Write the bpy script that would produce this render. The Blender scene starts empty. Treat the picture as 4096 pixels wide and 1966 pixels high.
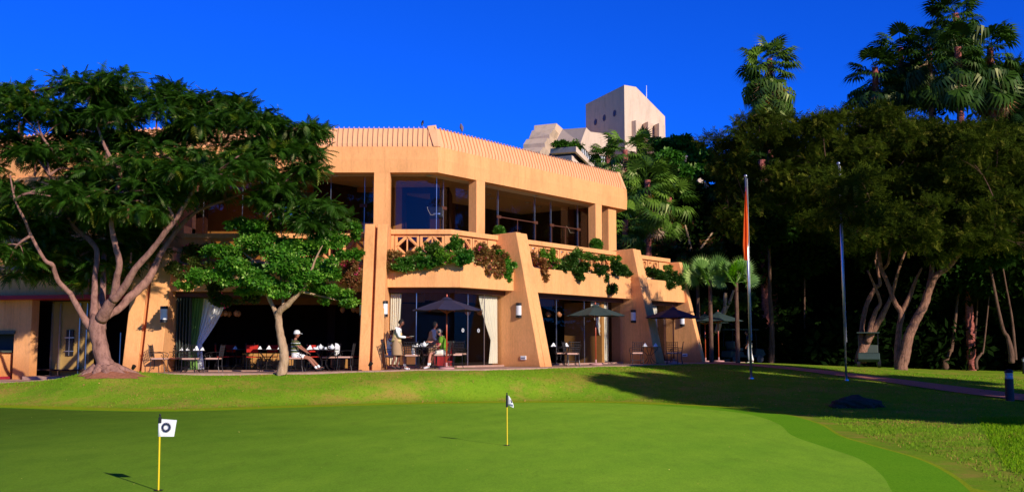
import bpy, bmesh, math, random
import numpy as np
from mathutils import Vector, Matrix
random.seed(7); rng = np.random.default_rng(11)
D = bpy.data; SC = bpy.context.scene; COL = SC.collection
PI = math.pi
# ------------------------------------------------------------------ camera model
F = 4025.0; TH = math.atan(400/4025.0); CT, ST = math.cos(TH), math.sin(TH); EYE = 1.7
def ray(x, y):
    a = (x-2048)/F; b = (983-y)/F
    return (a, CT-b*ST, ST+b*CT)
def at(x, y, Y):
    d = ray(x, y); t = Y/d[1]; return Vector((d[0]*t, Y, EYE+d[2]*t))
def gz(x, y, z):
    d = ray(x, y); t = (z-EYE)/d[2]; return Vector((d[0]*t, d[1]*t, z))
cam = D.cameras.new('camera'); cam.sensor_width = 36; cam.lens = 36*F/4096; cam.clip_end = 5000; cam.clip_start = 0.1
co = D.objects.new('camera', cam); COL.objects.link(co)
co.location = (0, 0, EYE); co.rotation_euler = (PI/2+TH, 0, 0); SC.camera = co
SC.view_settings.view_transform = 'Standard'; SC.view_settings.look = 'None'; SC.view_settings.exposure = 0; SC.view_settings.gamma = 1
# ------------------------------------------------------------------ light
SUNEL = math.radians(22); az = math.atan2(.606, -.795)
sdir = Vector((math.sin(az)*math.cos(SUNEL), math.cos(az)*math.cos(SUNEL), math.sin(SUNEL)))
sl = D.lights.new('sun', 'SUN'); sl.energy = 5.0; sl.angle = math.radians(.5); sl.color = (1, .9, .76)
so = D.objects.new('sun', sl); COL.objects.link(so); so.rotation_euler = sdir.to_track_quat('Z', 'Y').to_euler(); so.location = (20, -20, 30)
W = D.worlds.new('World'); SC.world = W; W.use_nodes = True
nt = W.node_tree; nt.nodes.clear()
sk = nt.nodes.new('ShaderNodeTexSky'); sk.sky_type = 'NISHITA'; sk.sun_disc = False
sk.sun_elevation = SUNEL; sk.sun_rotation = az; sk.altitude = 800; sk.air_density = 1.0; sk.dust_density = .2; sk.ozone_density = 3.5
mx = nt.nodes.new('ShaderNodeMix'); mx.data_type = 'RGBA'; mx.blend_type = 'MULTIPLY'; mx.inputs['Factor'].default_value = 1
mx.inputs['B'].default_value = SKYTINT = (.04, .50, 2.2, 1)
bg = nt.nodes.new('ShaderNodeBackground'); bg.inputs['Strength'].default_value = .085
ou = nt.nodes.new('ShaderNodeOutputWorld')
nt.links.new(sk.outputs[0], mx.inputs['A']); tc = nt.nodes.new('ShaderNodeTexCoord'); sz = nt.nodes.new('ShaderNodeSeparateXYZ'); nt.links.new(tc.outputs['Generated'], sz.inputs[0])
rz_ = nt.nodes.new('ShaderNodeValToRGB'); e_ = rz_.color_ramp; e_.elements[0].position = .34; e_.elements[0].color = (1, 1, 1, 1); e_.elements[1].position = .62; e_.elements[1].color = (.36, .34, .36, 1)
nt.links.new(sz.outputs['Z'], rz_.inputs[0])      # the sky deepens towards the zenith
mz = nt.nodes.new('ShaderNodeMix'); mz.data_type = 'RGBA'; mz.blend_type = 'MULTIPLY'; mz.inputs['Factor'].default_value = 1
nt.links.new(mx.outputs['Result'], mz.inputs['A']); nt.links.new(rz_.outputs[0], mz.inputs['B']); nt.links.new(mz.outputs['Result'], bg.inputs[0]); nt.links.new(bg.outputs[0], ou.inputs[0])
# ------------------------------------------------------------------ materials
def newmat(name):
    m = D.materials.new(name); m.use_nodes = True; n = m.node_tree; n.nodes.clear()
    o = n.nodes.new('ShaderNodeOutputMaterial'); return m, n, o
def N(n, t, **k):
    x = n.nodes.new(t)
    for a, b in k.items():
        if a in x.inputs.keys(): x.inputs[a].default_value = b
        else: setattr(x, a, b)
    return x
def ramp(n, stops, interp='LINEAR'):
    r = n.nodes.new('ShaderNodeValToRGB'); e = r.color_ramp; e.interpolation = interp
    while len(e.elements) < len(stops): e.elements.new(.5)
    for q, (p, c) in zip(e.elements, stops): q.position = p; q.color = tuple(c)+(1,) if len(c) == 3 else c
    return r
def sc3(c, k): return tuple(min(1, v*k) for v in c[:3])
def mat(name, c, rough=.8, var=.12, scale=6, bump=.0, bscale=60, metal=0, spec=.3, stretch=None, c2=None, detail=5):
    m, n, o = newmat(name); L = n.links.new
    p = N(n, 'ShaderNodeBsdfPrincipled', Roughness=rough, Metallic=metal); p.inputs['Specular IOR Level'].default_value = spec
    g = N(n, 'ShaderNodeNewGeometry'); mp = N(n, 'ShaderNodeMapping'); L(g.outputs['Position'], mp.inputs[0])
    if stretch: mp.inputs['Scale'].default_value = stretch
    t = N(n, 'ShaderNodeTexNoise', Scale=scale, Detail=detail, Roughness=.6); L(mp.outputs[0], t.inputs['Vector'])
    r = ramp(n, [(.28, sc3(c, 1-var)), (.72, c2 if c2 else sc3(c, 1+var))]); L(t.outputs[0], r.inputs[0]); L(r.outputs[0], p.inputs['Base Color'])
    if bump:
        t2 = N(n, 'ShaderNodeTexNoise', Scale=bscale, Detail=3); L(g.outputs['Position'], t2.inputs['Vector'])
        b = N(n, 'ShaderNodeBump', Strength=bump, Distance=.02); L(t2.outputs[0], b.inputs['Height']); L(b.outputs[0], p.inputs['Normal'])
    L(p.outputs[0], o.inputs[0]); return m
def stucco(name, c, k=1.0):
    m, n, o = newmat(name); L = n.links.new
    p = N(n, 'ShaderNodeBsdfPrincipled', Roughness=.92); p.inputs['Specular IOR Level'].default_value = .12
    g = N(n, 'ShaderNodeNewGeometry')
    mp = N(n, 'ShaderNodeMapping'); mp.inputs['Scale'].default_value = (1, 1, .35); L(g.outputs['Position'], mp.inputs[0])
    a = N(n, 'ShaderNodeTexNoise', Scale=1.1, Detail=6, Roughness=.62); L(mp.outputs[0], a.inputs['Vector'])
    b = N(n, 'ShaderNodeTexNoise', Scale=22, Detail=4, Roughness=.7); L(mp.outputs[0], b.inputs['Vector'])
    mp2 = N(n, 'ShaderNodeMapping'); mp2.inputs['Scale'].default_value = (5, 5, .22); L(g.outputs['Position'], mp2.inputs[0])
    c3 = N(n, 'ShaderNodeTexNoise', Scale=1.6, Detail=5, Roughness=.7); L(mp2.outputs[0], c3.inputs['Vector'])
    r = ramp(n, [(.25, sc3(c, .78)), (.5, c), (.8, sc3(c, 1.07))]); L(a.outputs[0], r.inputs[0])
    r2 = ramp(n, [(.3, (.84, .82, .80)), (.7, (1.06, 1.06, 1.06))]); L(b.outputs[0], r2.inputs[0])
    r3 = ramp(n, [(.32, (.78, .74, .72)), (.5, (1, 1, 1))]); L(c3.outputs[0], r3.inputs[0])
    m1 = N(n, 'ShaderNodeMix', data_type='RGBA', blend_type='MULTIPLY'); m1.inputs['Factor'].default_value = .8*k; L(r.outputs[0], m1.inputs['A']); L(r2.outputs[0], m1.inputs['B'])
    m2 = N(n, 'ShaderNodeMix', data_type='RGBA', blend_type='MULTIPLY'); m2.inputs['Factor'].default_value = .6*k; L(m1.outputs['Result'], m2.inputs['A']); L(r3.outputs[0], m2.inputs['B'])
    # grime near the ground, rain streaks
    sz_ = N(n, 'ShaderNodeSeparateXYZ'); L(g.outputs['Position'], sz_.inputs[0]); gm = N(n, 'ShaderNodeMath', operation='MULTIPLY_ADD'); L(c3.outputs[0], gm.inputs[0]); gm.inputs[1].default_value = -1.1; L(sz_.outputs['Z'], gm.inputs[2])
    rg2 = ramp(n, [(0, (.70, .62, .56)), (1, (1, 1, 1))]); mr2 = N(n, 'ShaderNodeMapRange'); mr2.inputs['From Min'].default_value = .25; mr2.inputs['From Max'].default_value = .95; L(gm.outputs[0], mr2.inputs['Value']); L(mr2.outputs[0], rg2.inputs[0])
    m4 = N(n, 'ShaderNodeMix', data_type='RGBA', blend_type='MULTIPLY'); m4.inputs['Factor'].default_value = .9; L(m2.outputs['Result'], m4.inputs['A']); L(rg2.outputs[0], m4.inputs['B'])
    L(m4.outputs['Result'], p.inputs['Base Color'])
    f = N(n, 'ShaderNodeTexNoise', Scale=55, Detail=4, Roughness=.7); L(g.outputs['Position'], f.inputs['Vector'])
    bp = N(n, 'ShaderNodeBump', Strength=.55, Distance=.02); L(f.outputs[0], bp.inputs['Height']); L(bp.outputs[0], p.inputs['Normal'])
    L(p.outputs[0], o.inputs[0]); return m
def leafmat(name, trans=.35, gloss=.035, k=1.0):
    m, n, o = newmat(name); L = n.links.new
    at_ = N(n, 'ShaderNodeAttribute', attribute_name='tint')
    d = N(n, 'ShaderNodeBsdfDiffuse'); t = N(n, 'ShaderNodeBsdfTranslucent'); gl = N(n, 'ShaderNodeBsdfGlossy', Roughness=.45)
    gl.inputs['Color'].default_value = (1, .95, .5, 1)
    mulc = N(n, 'ShaderNodeMix', data_type='RGBA', blend_type='MULTIPLY'); mulc.inputs['Factor'].default_value = 1; mulc.inputs['B'].default_value = (1.3*k, 1.3*k, .6*k, 1)
    L(at_.outputs['Color'], d.inputs[0]); L(at_.outputs['Color'], mulc.inputs['A']); L(mulc.outputs['Result'], t.inputs[0])
    m1 = N(n, 'ShaderNodeMixShader', Fac=trans); L(d.outputs[0], m1.inputs[1]); L(t.outputs[0], m1.inputs[2])
    m2 = N(n, 'ShaderNodeMixShader', Fac=gloss); L(m1.outputs[0], m2.inputs[1]); L(gl.outputs[0], m2.inputs[2])
    L(m2.outputs[0], o.inputs[0]); return m
def glassmat(name, tint, refl=.9, base=.06):
    m, n, o = newmat(name); L = n.links.new
    t = N(n, 'ShaderNodeBsdfTransparent'); t.inputs[0].default_value = tuple(tint)+(1,)
    g = N(n, 'ShaderNodeBsdfGlossy', Roughness=.01); g.inputs['Color'].default_value = (refl, refl, refl, 1)
    lw = N(n, 'ShaderNodeLayerWeight', Blend=.5); pw = N(n, 'ShaderNodeMath', operation='POWER'); pw.inputs[1].default_value = 4.0; L(lw.outputs['Facing'], pw.inputs[0])
    f = N(n, 'ShaderNodeMath', operation='MULTIPLY_ADD'); f.inputs[1].default_value = .9; f.inputs[2].default_value = base; L(pw.outputs[0], f.inputs[0])
    mx_ = N(n, 'ShaderNodeMixShader'); L(f.outputs[0], mx_.inputs[0]); L(t.outputs[0], mx_.inputs[1]); L(g.outputs[0], mx_.inputs[2])
    L(mx_.outputs[0], o.inputs[0]); return m
ORANGE = (.93, .44, .175)
M = {}
M['wall'] = stucco('orange_stucco', ORANGE)
M['hotel'] = stucco('pale_stucco', (.72, .54, .39), .7)
M['roofmetal'] = mat('painted_sheet_metal', (.86, .44, .22), .55, .08, 3, stretch=(4, 4, .3), spec=.4)
M['brown'] = mat('brown_bronze', (.10, .035, .02), .5, .2)
M['soffit'] = mat('brown_soffit', (.22, .085, .035), .8, .12)
M['ceil'] = mat('beige_ceiling', (.58, .42, .26), .9, .06)
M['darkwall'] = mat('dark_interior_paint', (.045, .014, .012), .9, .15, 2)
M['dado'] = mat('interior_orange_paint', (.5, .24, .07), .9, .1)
M['carpet'] = mat('dark_carpet', (.03, .012, .01), .95, .3, 20)
M['tile'] = mat('pinkish_tile', (.42, .24, .17), .8, .15, 9, c2=(.5, .3, .24))
M['glass'] = glassmat('clear_glass', (.93, .93, .92), .5, .008)
M['tglass'] = glassmat('tinted_glass', (.84, .80, .74), .8, .035)
M['darkmetal'] = mat('dark_iron', (.035, .03, .032), .35, .2, 30, metal=.6, spec=.5)
M['silver'] = mat('brushed_silver', (.55, .57, .6), .3, .1, 20, metal=.9)
M['white'] = mat('white_paint', (.8, .8, .8), .5, .04)
M['whitecloth'] = mat('white_cloth', (.85, .84, .82), .9, .05, 12)
M['cream'] = mat('cream_curtain', (.82, .76, .62), .9, .08, 18, stretch=(1, 1, .1))
M['navy'] = mat('navy_canvas', (.028, .026, .062), .75, .12, 5, bump=.15, bscale=150, spec=.35)
M['greencanvas'] = mat('green_canvas', (.035, .06, .055), .75, .12, 5, bump=.15, bscale=150, spec=.35)
M['redwood'] = mat('red_varnished_wood', (.50, .075, .025), .35, .2, 14, spec=.5)
M['pinkstone'] = mat('pink_concrete', (.55, .28, .26), .8, .12)
M['cushion'] = mat('pink_cushion', (.62, .36, .28), .9, .08)
M['redfabric'] = mat('red_fabric', (.50, .02, .012), .85, .15)
M['black'] = mat('black_plastic', (.012, .012, .014), .4, .1, spec=.4)
M['yellow'] = mat('yellow_plastic', (.88, .62, .015), .35, .03, spec=.5)
M['lampglass'] = mat('opal_lamp_glass', (.78, .78, .80), .4, .02)
M['globe'] = mat('amber_glass', (.60, .24, .10), .35, .1, spec=.6)
M['orangeflag'] = mat('orange_flag_cloth', (.75, .12, .01), .8, .1)
M['redtrim'] = mat('red_trim', (.35, .02, .04), .6, .1)
M['greytrim'] = mat('grey_green_trim', (.07, .09, .075), .6, .1)
M['ochre'] = mat('yellow_ochre_door', (.45, .27, .08), .7, .1)
M['red_cloth'] = mat('dark_red_cloth', (.30, .015, .02), .8, .15)
M['emblem'] = mat('dark_blue_print', (.015, .02, .06), .8, .05)
M['greyprint'] = mat('grey_blue_stripe', (.16, .2, .26), .8, .05)
M['rock'] = mat('grey_rock', (.11, .055, .022), .95, .35, 5, bump=.9, bscale=14, c2=(.11, .07, .045))
def barkmat(name, c, c2, sc=9, stretch=(1, 1, .25), bump=.8):
    m, n, o = newmat(name); L = n.links.new
    p = N(n, 'ShaderNodeBsdfPrincipled', Roughness=.95); p.inputs['Specular IOR Level'].default_value = .1
    g = N(n, 'ShaderNodeNewGeometry'); mp = N(n, 'ShaderNodeMapping'); mp.inputs['Scale'].default_value = stretch; L(g.outputs['Position'], mp.inputs[0])
    a = N(n, 'ShaderNodeTexNoise', Scale=sc, Detail=7, Roughness=.7); L(mp.outputs[0], a.inputs['Vector'])
    r = ramp(n, [(.3, c2), (.55, c), (.8, sc3(c, 1.25))]); L(a.outputs[0], r.inputs[0]); L(r.outputs[0], p.inputs['Base Color'])
    b = N(n, 'ShaderNodeBump', Strength=bump, Distance=.06); L(a.outputs[0], b.inputs['Height']); L(b.outputs[0], p.inputs['Normal'])
    L(p.outputs[0], o.inputs[0]); return m
M['bark'] = barkmat('smooth_pinkish_bark', (.34, .175, .135), (.13, .06, .05), 7, (1, 1, .5), .5)
M['bark2'] = barkmat('pale_tree_bark', (.50, .33, .20), (.30, .17, .10), 9)
M['roughbark'] = barkmat('rough_fissured_bark', (.34, .17, .11), (.05, .025, .018), 10, (1.6, 1.6, .35), 1.0)
M['palmbark'] = barkmat('red_brown_palm_bark', (.42, .13, .10), (.08, .02, .02), 5, (1, 1, 2.2), 1.0)
M['rootdirt'] = mat('reddish_root_soil', (.36, .13, .07), .95, .3, 9, bump=.8, bscale=30)
M['twig'] = barkmat('dark_twigs', (.16, .09, .06), (.06, .03, .02), 9)
M['leaf'] = leafmat('leaf')
M['leafmatte'] = leafmat('dull_leaf', .25, .0)
M['palmleaf'] = leafmat('palm_leaf', .22, .045)
M['deadleaf'] = leafmat('dead_palm_leaf', .15, .02, .8)
def grassmat(name, c, c2, c3, big=.35, fine=38, dry=0, bump=.5, fstretch=(1, .35, 1), patch=.62, xgrad=None):
    m, n, o = newmat(name); L = n.links.new
    p = N(n, 'ShaderNodeBsdfPrincipled', Roughness=.9); p.inputs['Specular IOR Level'].default_value = .02
    g = N(n, 'ShaderNodeNewGeometry')
    a = N(n, 'ShaderNodeTexNoise', Scale=big, Detail=5, Roughness=.6); L(g.outputs['Position'], a.inputs['Vector'])
    mp = N(n, 'ShaderNodeMapping'); mp.inputs['Scale'].default_value = fstretch; L(g.outputs['Position'], mp.inputs[0])
    b = N(n, 'ShaderNodeTexNoise', Scale=fine, Detail=6, Roughness=.8); L(mp.outputs[0], b.inputs['Vector'])
    r = ramp(n, [(.3, c), (.7, c2)]); L(a.outputs[0], r.inputs[0])
    r2 = ramp(n, [(.25, (.58, .62, .5)), (.5, (1, 1, 1)), (.75, (1.35, 1.3, 1.2))]); L(b.outputs[0], r2.inputs[0])
    m1 = N(n, 'ShaderNodeMix', data_type='RGBA', blend_type='MULTIPLY'); m1.inputs['Factor'].default_value = 1; L(r.outputs[0], m1.inputs['A']); L(r2.outputs[0], m1.inputs['B'])
    last = m1.outputs['Result']
    if xgrad:   # mow sheen and vignette painted into turf colour, darkest at left, broken by noise
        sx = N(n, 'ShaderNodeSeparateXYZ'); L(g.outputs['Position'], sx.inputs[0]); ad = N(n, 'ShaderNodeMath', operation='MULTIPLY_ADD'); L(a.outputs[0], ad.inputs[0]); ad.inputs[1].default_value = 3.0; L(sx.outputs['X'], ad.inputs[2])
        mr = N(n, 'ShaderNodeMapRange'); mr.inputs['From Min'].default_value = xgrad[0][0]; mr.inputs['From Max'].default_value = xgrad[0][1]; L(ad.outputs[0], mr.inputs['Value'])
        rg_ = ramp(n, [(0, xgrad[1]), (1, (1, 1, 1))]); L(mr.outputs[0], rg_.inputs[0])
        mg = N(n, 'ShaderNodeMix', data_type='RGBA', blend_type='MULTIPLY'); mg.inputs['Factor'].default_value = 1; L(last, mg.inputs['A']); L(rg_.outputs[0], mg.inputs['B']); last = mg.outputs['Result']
        mpw = N(n, 'ShaderNodeMapping'); mpw.inputs['Rotation'].default_value = (0, 0, .5); L(g.outputs['Position'], mpw.inputs[0])
        wv = N(n, 'ShaderNodeTexWave', Scale=.28, Distortion=1.5, Detail=2); wv.bands_direction = 'X'; L(mpw.outputs[0], wv.inputs['Vector'])
        rw = ramp(n, [(.25, (.975, .985, .975)), (.75, (1.02, 1.01, 1.02))]); L(wv.outputs[0], rw.inputs[0])
        sp_ = N(n, 'ShaderNodeTexNoise', Scale=2.2, Detail=9, Roughness=.8); L(mp.outputs[0], sp_.inputs['Vector'])
        rs_ = ramp(n, [(.3, (.84, .82, .9)), (.5, (1, 1, 1)), (.7, (1.14, 1.08, 1.0))]); L(sp_.outputs[0], rs_.inputs[0])
        for q_ in (rw, rs_):
            mq = N(n, 'ShaderNodeMix', data_type='RGBA', blend_type='MULTIPLY'); mq.inputs['Factor'].default_value = 1; L(last, mq.inputs['A']); L(q_.outputs[0], mq.inputs['B']); last = mq.outputs['Result']
    if dry:
        e = N(n, 'ShaderNodeTexNoise', Scale=.55, Detail=8, Roughness=.75); L(g.outputs['Position'], e.inputs['Vector'])
        r4 = ramp(n, [(patch-.1, (0, 0, 0)), (patch+.08, (dry, dry, dry))]); L(e.outputs[0], r4.inputs[0])
        m3 = N(n, 'ShaderNodeMix', data_type='RGBA'); L(r4.outputs[0], m3.inputs['Factor']); L(last, m3.inputs['A']); m3.inputs['B'].default_value = tuple(c3)+(1,)
        last = m3.outputs['Result']
    L(last, p.inputs['Base Color'])
    bp = N(n, 'ShaderNodeBump', Strength=bump, Distance=.03); L(b.outputs[0], bp.inputs['Height']); L(bp.outputs[0], p.inputs['Normal'])
    L(p.outputs[0], o.inputs[0]); return m
M['lawn'] = grassmat('lawn_grass', (.155, .315, .016), (.26, .41, .02), (.50, .30, .07), dry=.75, big=.5, patch=.57)
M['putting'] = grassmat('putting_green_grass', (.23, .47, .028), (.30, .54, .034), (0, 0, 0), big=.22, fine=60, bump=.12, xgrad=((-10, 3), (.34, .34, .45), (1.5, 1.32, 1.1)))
M['collar'] = grassmat('collar_grass', (.15, .39, .012), (.18, .42, .014), (0, 0, 0), big=.5, fine=50, bump=.4)
M['lit_collar'] = grassmat('lit_collar_grass', (.28, .38, .012), (.33, .42, .015), (0, 0, 0), big=.5, fine=50, bump=.3)  # same ring turf as collar; mow-direction light put into this paler colour
def brickmat(name, c, c2, mort, sx=.22, sy=.11):
    m, n, o = newmat(name); L = n.links.new
    p = N(n, 'ShaderNodeBsdfPrincipled', Roughness=.9)
    g = N(n, 'ShaderNodeNewGeometry')
    b = N(n, 'ShaderNodeTexBrick', Scale=1.0); b.inputs['Color1'].default_value = tuple(c)+(1,); b.inputs['Color2'].default_value = tuple(c2)+(1,); b.inputs['Mortar'].default_value = tuple(mort)+(1,)
    b.inputs['Brick Width'].default_value = sx; b.inputs['Row Height'].default_value = sy; b.inputs['Mortar Size'].default_value = .008
    L(g.outputs['Position'], b.inputs['Vector']); L(b.outputs[0], p.inputs['Base Color']); L(p.outputs[0], o.inputs[0]); return m
M['brick'] = brickmat('red_clay_pavers', (.74, .25, .13), (.62, .20, .10), (.28, .12, .07))
M['soil'] = mat('dark_leaf_litter', (.035, .022, .012), .95, .4, 3, c2=(.06, .05, .02))
M['hill'] = mat('dark_green_hill', (.018, .035, .012), .95, .5, .6)
# ------------------------------------------------------------------ object helpers
def wl(o):
    v = Vector((0, 0, 0))
    while o is not None: v = v+Vector(o.location); o = o.parent
    return v
def tag(o, label=None, cat=None, group=None, kind=None):
    if label: o['label'] = label
    if cat: o['category'] = cat
    if group: o['group'] = group
    if kind: o['kind'] = kind
    return o
def thing(name, label, cat, loc=(0, 0, 0), rotz=0, group=None):
    o = D.objects.new(name, None); COL.objects.link(o); o.location = loc; o.rotation_euler = (0, 0, rotz); o.empty_display_size = .2
    return tag(o, label, cat, group)
def dup(root, loc, rotz=0, label=None, group=None, s=None):
    r = root.copy(); COL.objects.link(r); r.location = loc; r.rotation_euler = (0, 0, rotz)
    if s: r.scale = s if hasattr(s, '__len__') else (s, s, s)
    if label: r['label'] = label
    if group: r['group'] = group
    for ch in list(root.children):
        c = ch.copy(); COL.objects.link(c); c.parent = r
        for g in ch.children:
            d = g.copy(); COL.objects.link(d); d.parent = c
    return r
class MB:
    def __init__(s): s.v = []; s.f = []; s.m = []; s.cur = 0
    def add(s, vs, fs):
        b = len(s.v); s.v += [tuple(q) for q in vs]; s.f += [tuple(b+i for i in f) for f in fs]; s.m += [s.cur]*len(fs); return s
    def hexa(s, p):  # 4 bottom, 4 top
        return s.add(p, [(3, 2, 1, 0), (4, 5, 6, 7), (0, 1, 5, 4), (1, 2, 6, 5), (2, 3, 7, 6), (3, 0, 4, 7)])
    def box(s, c, d, rz=0):
        x, y, z = [k/2 for k in d]; ca, sa = math.cos(rz), math.sin(rz)
        return s.hexa([(c[0]+ca*a-sa*b, c[1]+sa*a+ca*b, c[2]+e) for e in (-z, z) for a, b in ((-x, -y), (x, -y), (x, y), (-x, y))])
    def fbox(s, P, s0, s1, t0, t1, z0, z1):
        return s.hexa([P(a, b, z) for z in (z0, z1) for a, b in ((s0, t0), (s1, t0), (s1, t1), (s0, t1))])
    def prism(s, poly, vec):
        n = len(poly); v = Vector(vec); a = [Vector(q) for q in poly]
        return s.add(a+[q+v for q in a], [tuple(range(n-1, -1, -1)), tuple(range(n, 2*n))]+[(i, (i+1) % n, n+(i+1) % n, n+i) for i in range(n)])
    def tube(s, pts, rad, n=8, cap=True):
        pts = [Vector(p) for p in pts]; m = len(pts)
        if not hasattr(rad, '__len__'): rad = [rad]*m
        vs = []; up = Vector((0, 0, 1)); prev = None
        for i, p in enumerate(pts):
            d = (pts[min(i+1, m-1)]-pts[max(i-1, 0)]).normalized()
            if prev is None:
                a = d.cross(up if abs(d.z) < .9 else Vector((1, 0, 0))).normalized()
            else:
                a = prev-d*prev.dot(d); a.normalize()
            prev = a; b = d.cross(a)
            for k in range(n):
                t = 2*PI*k/n; vs.append(p+(a*math.cos(t)+b*math.sin(t))*rad[i])
        fs = [(i*n+k, i*n+(k+1) % n, (i+1)*n+(k+1) % n, (i+1)*n+k) for i in range(m-1) for k in range(n)]
        if cap: fs += [tuple(range(n-1, -1, -1)), tuple((m-1)*n+k for k in range(n))]
        return s.add(vs, fs)
    def lathe(s, prof, c=(0, 0, 0), n=16, sx=1, sy=1):
        vs = [(c[0]+r*math.cos(2*PI*k/n)*sx, c[1]+r*math.sin(2*PI*k/n)*sy, c[2]+z) for r, z in prof for k in range(n)]
        m = len(prof)
        fs = [(i*n+k, i*n+(k+1) % n, (i+1)*n+(k+1) % n, (i+1)*n+k) for i in range(m-1) for k in range(n)]
        fs += [tuple(range(n-1, -1, -1)), tuple((m-1)*n+k for k in range(n))]
        return s.add(vs, fs)
    def ball(s, c, r, n=10, sc=(1, 1, 1)):
        k = 6
        return s.lathe([(max(.001, math.sin(PI*i/k))*r*sc[0], -math.cos(PI*i/k)*r*sc[2]) for i in range(k+1)], c, n, 1, sc[1]/sc[0])
    def sweep(s, prof, stations):
        n = len(prof); vs = [f(t, z) for f in stations for t, z in prof]; m = len(stations)
        fs = [(i*n+k, i*n+(k+1) % n, (i+1)*n+(k+1) % n, (i+1)*n+k) for i in range(m-1) for k in range(n)]
        fs += [tuple(range(n)), tuple((m-1)*n+k for k in reversed(range(n)))]
        return s.add(vs, fs)
    def build(s, name, m, parent=None, smooth=False, world=True, bevel=0, fix=True):
        v = np.array(s.v, dtype=float)
        off = wl(parent) if (world and parent is not None) else Vector((0, 0, 0))
        me = D.meshes.new(name); me.from_pydata((v-np.array(off)).tolist(), [], s.f)
        for q in (m if isinstance(m, (list, tuple)) else [m]): me.materials.append(q)
        if max(s.m) > 0: me.polygons.foreach_set('material_index', s.m)
        if fix:
            bm = bmesh.new(); bm.from_mesh(me); bmesh.ops.recalc_face_normals(bm, faces=bm.faces); bm.to_mesh(me); bm.free()
        if smooth: me.polygons.foreach_set('use_smooth', [True]*len(me.polygons))
        o = D.objects.new(name, me); COL.objects.link(o)
        if parent: o.parent = parent
        if bevel:
            b = o.modifiers.new('bevel', 'BEVEL'); b.width = bevel; b.segments = 2; b.limit_method = 'ANGLE'
        return o
def struct(name, mb, m, **k):
    o = mb.build(name, m, **k); o['kind'] = 'structure'; return o
def quadmesh(name, V, C, m, parent=None, world=True, extra=None, smooth=False):
    """V (N,4,3) quads, C (N,3) colours"""
    V = np.asarray(V, dtype=np.float32); n = len(V)
    if parent is not None and world: V = V-np.array(wl(parent), dtype=np.float32)
    me = D.meshes.new(name); me.vertices.add(n*4); me.vertices.foreach_set('co', V.reshape(-1))
    me.loops.add(n*4); me.loops.foreach_set('vertex_index', np.arange(n*4, dtype=np.int32))
    me.polygons.add(n); me.polygons.foreach_set('loop_start', np.arange(0, n*4, 4, dtype=np.int32))
    me.update(calc_edges=True)
    a = me.color_attributes.new('tint', 'FLOAT_COLOR', 'POINT')
    cc = np.ones((n*4, 4), dtype=np.float32); cc[:, :3] = np.repeat(C, 4, axis=0); a.data.foreach_set('color', cc.reshape(-1))
    me.materials.append(m)
    o = D.objects.new(name, me); COL.objects.link(o)
    if parent: o.parent = parent
    return o
def norm(a): return a/np.maximum(1e-6, np.linalg.norm(a, axis=-1, keepdims=True))
def orient(d, up=None, roll=.5):
    n = len(d); d = norm(d)
    u = np.tile(np.array([0, 0, 1.]), (n, 1))+rng.normal(0, roll, (n, 3)) if up is None else up
    y = norm(np.cross(u, d)); z = np.cross(d, y)
    return np.stack([d, y, z], axis=1)   # rows: local axes
def scatter(T, P, R, S, C, colvar=.25):
    """template T (K,4,3), positions (N,3), R (N,3,3) rows, S (N,)"""
    K = len(T); V = np.einsum('kqi,nij->nkqj', T, R)*np.asarray(S)[:, None, None, None]+P[:, None, None, :]
    CC = np.repeat(C, K, axis=0)*(1+rng.uniform(-colvar, colvar, (len(P)*K, 1)))
    return V.reshape(-1, 4, 3), np.clip(CC, 0, 1)
def T_broad(n=5, spread=.7, w=.42):
    q = []
    for i in range(n):
        a = (i/(n)*2-1)*PI*spread+random.uniform(-.2, .2); b = random.uniform(-.5, .3); l = random.uniform(.7, 1)
        d = np.array([math.cos(a)*math.cos(b), math.sin(a)*math.cos(b), math.sin(b)]); sd = np.array([-math.sin(a), math.cos(a), random.uniform(-.5, .5)])
        o = d*.25
        q.append([o, o+d*l*.45+sd*w*l*.6, o+d*l, o+d*l*.45-sd*w*l*.6])
    return np.array(q)
def T_fern(n=9, w=.30, droop=.55, pw=.05):
    q = []
    for i in range(n):
        t = (i+.6)/n; x = t; z = -droop*t*t; wid = w*math.sin(PI*min(1, t*.75+.22))
        for sgn in (-1, 1):
            a = np.array([x, 0, z]); b = a+np.array([.10, sgn*wid, -.07-.1*t]); k = np.array([pw, 0, -.02])
            q.append([a-k, a+k, b+k*.5, b-k*.3])
    for i in range(3):
        t0, t1 = i/3, (i+1)/3
        q.append([[t0, -.012, -droop*t0*t0], [t0, .012, -droop*t0*t0], [t1, .008, -droop*t1*t1], [t1, -.008, -droop*t1*t1]])
    return np.array(q)
def T_sprig(n=6, droop=.2):
    q = []
    for i in range(n):
        t = (i+.5)/n; z = -droop*t*t
        for sgn in (-1, 1):
            a = np.array([t, 0, z]); b = a+np.array([.12, sgn*.24*(1-.3*t), random.uniform(-.12, .1)]); k = np.array([.055, 0, random.uniform(-.03, .03)])
            q.append([a-k*.5, a+k*.6, b+k*.8, b-k*.6])
    return np.array(q)
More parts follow.
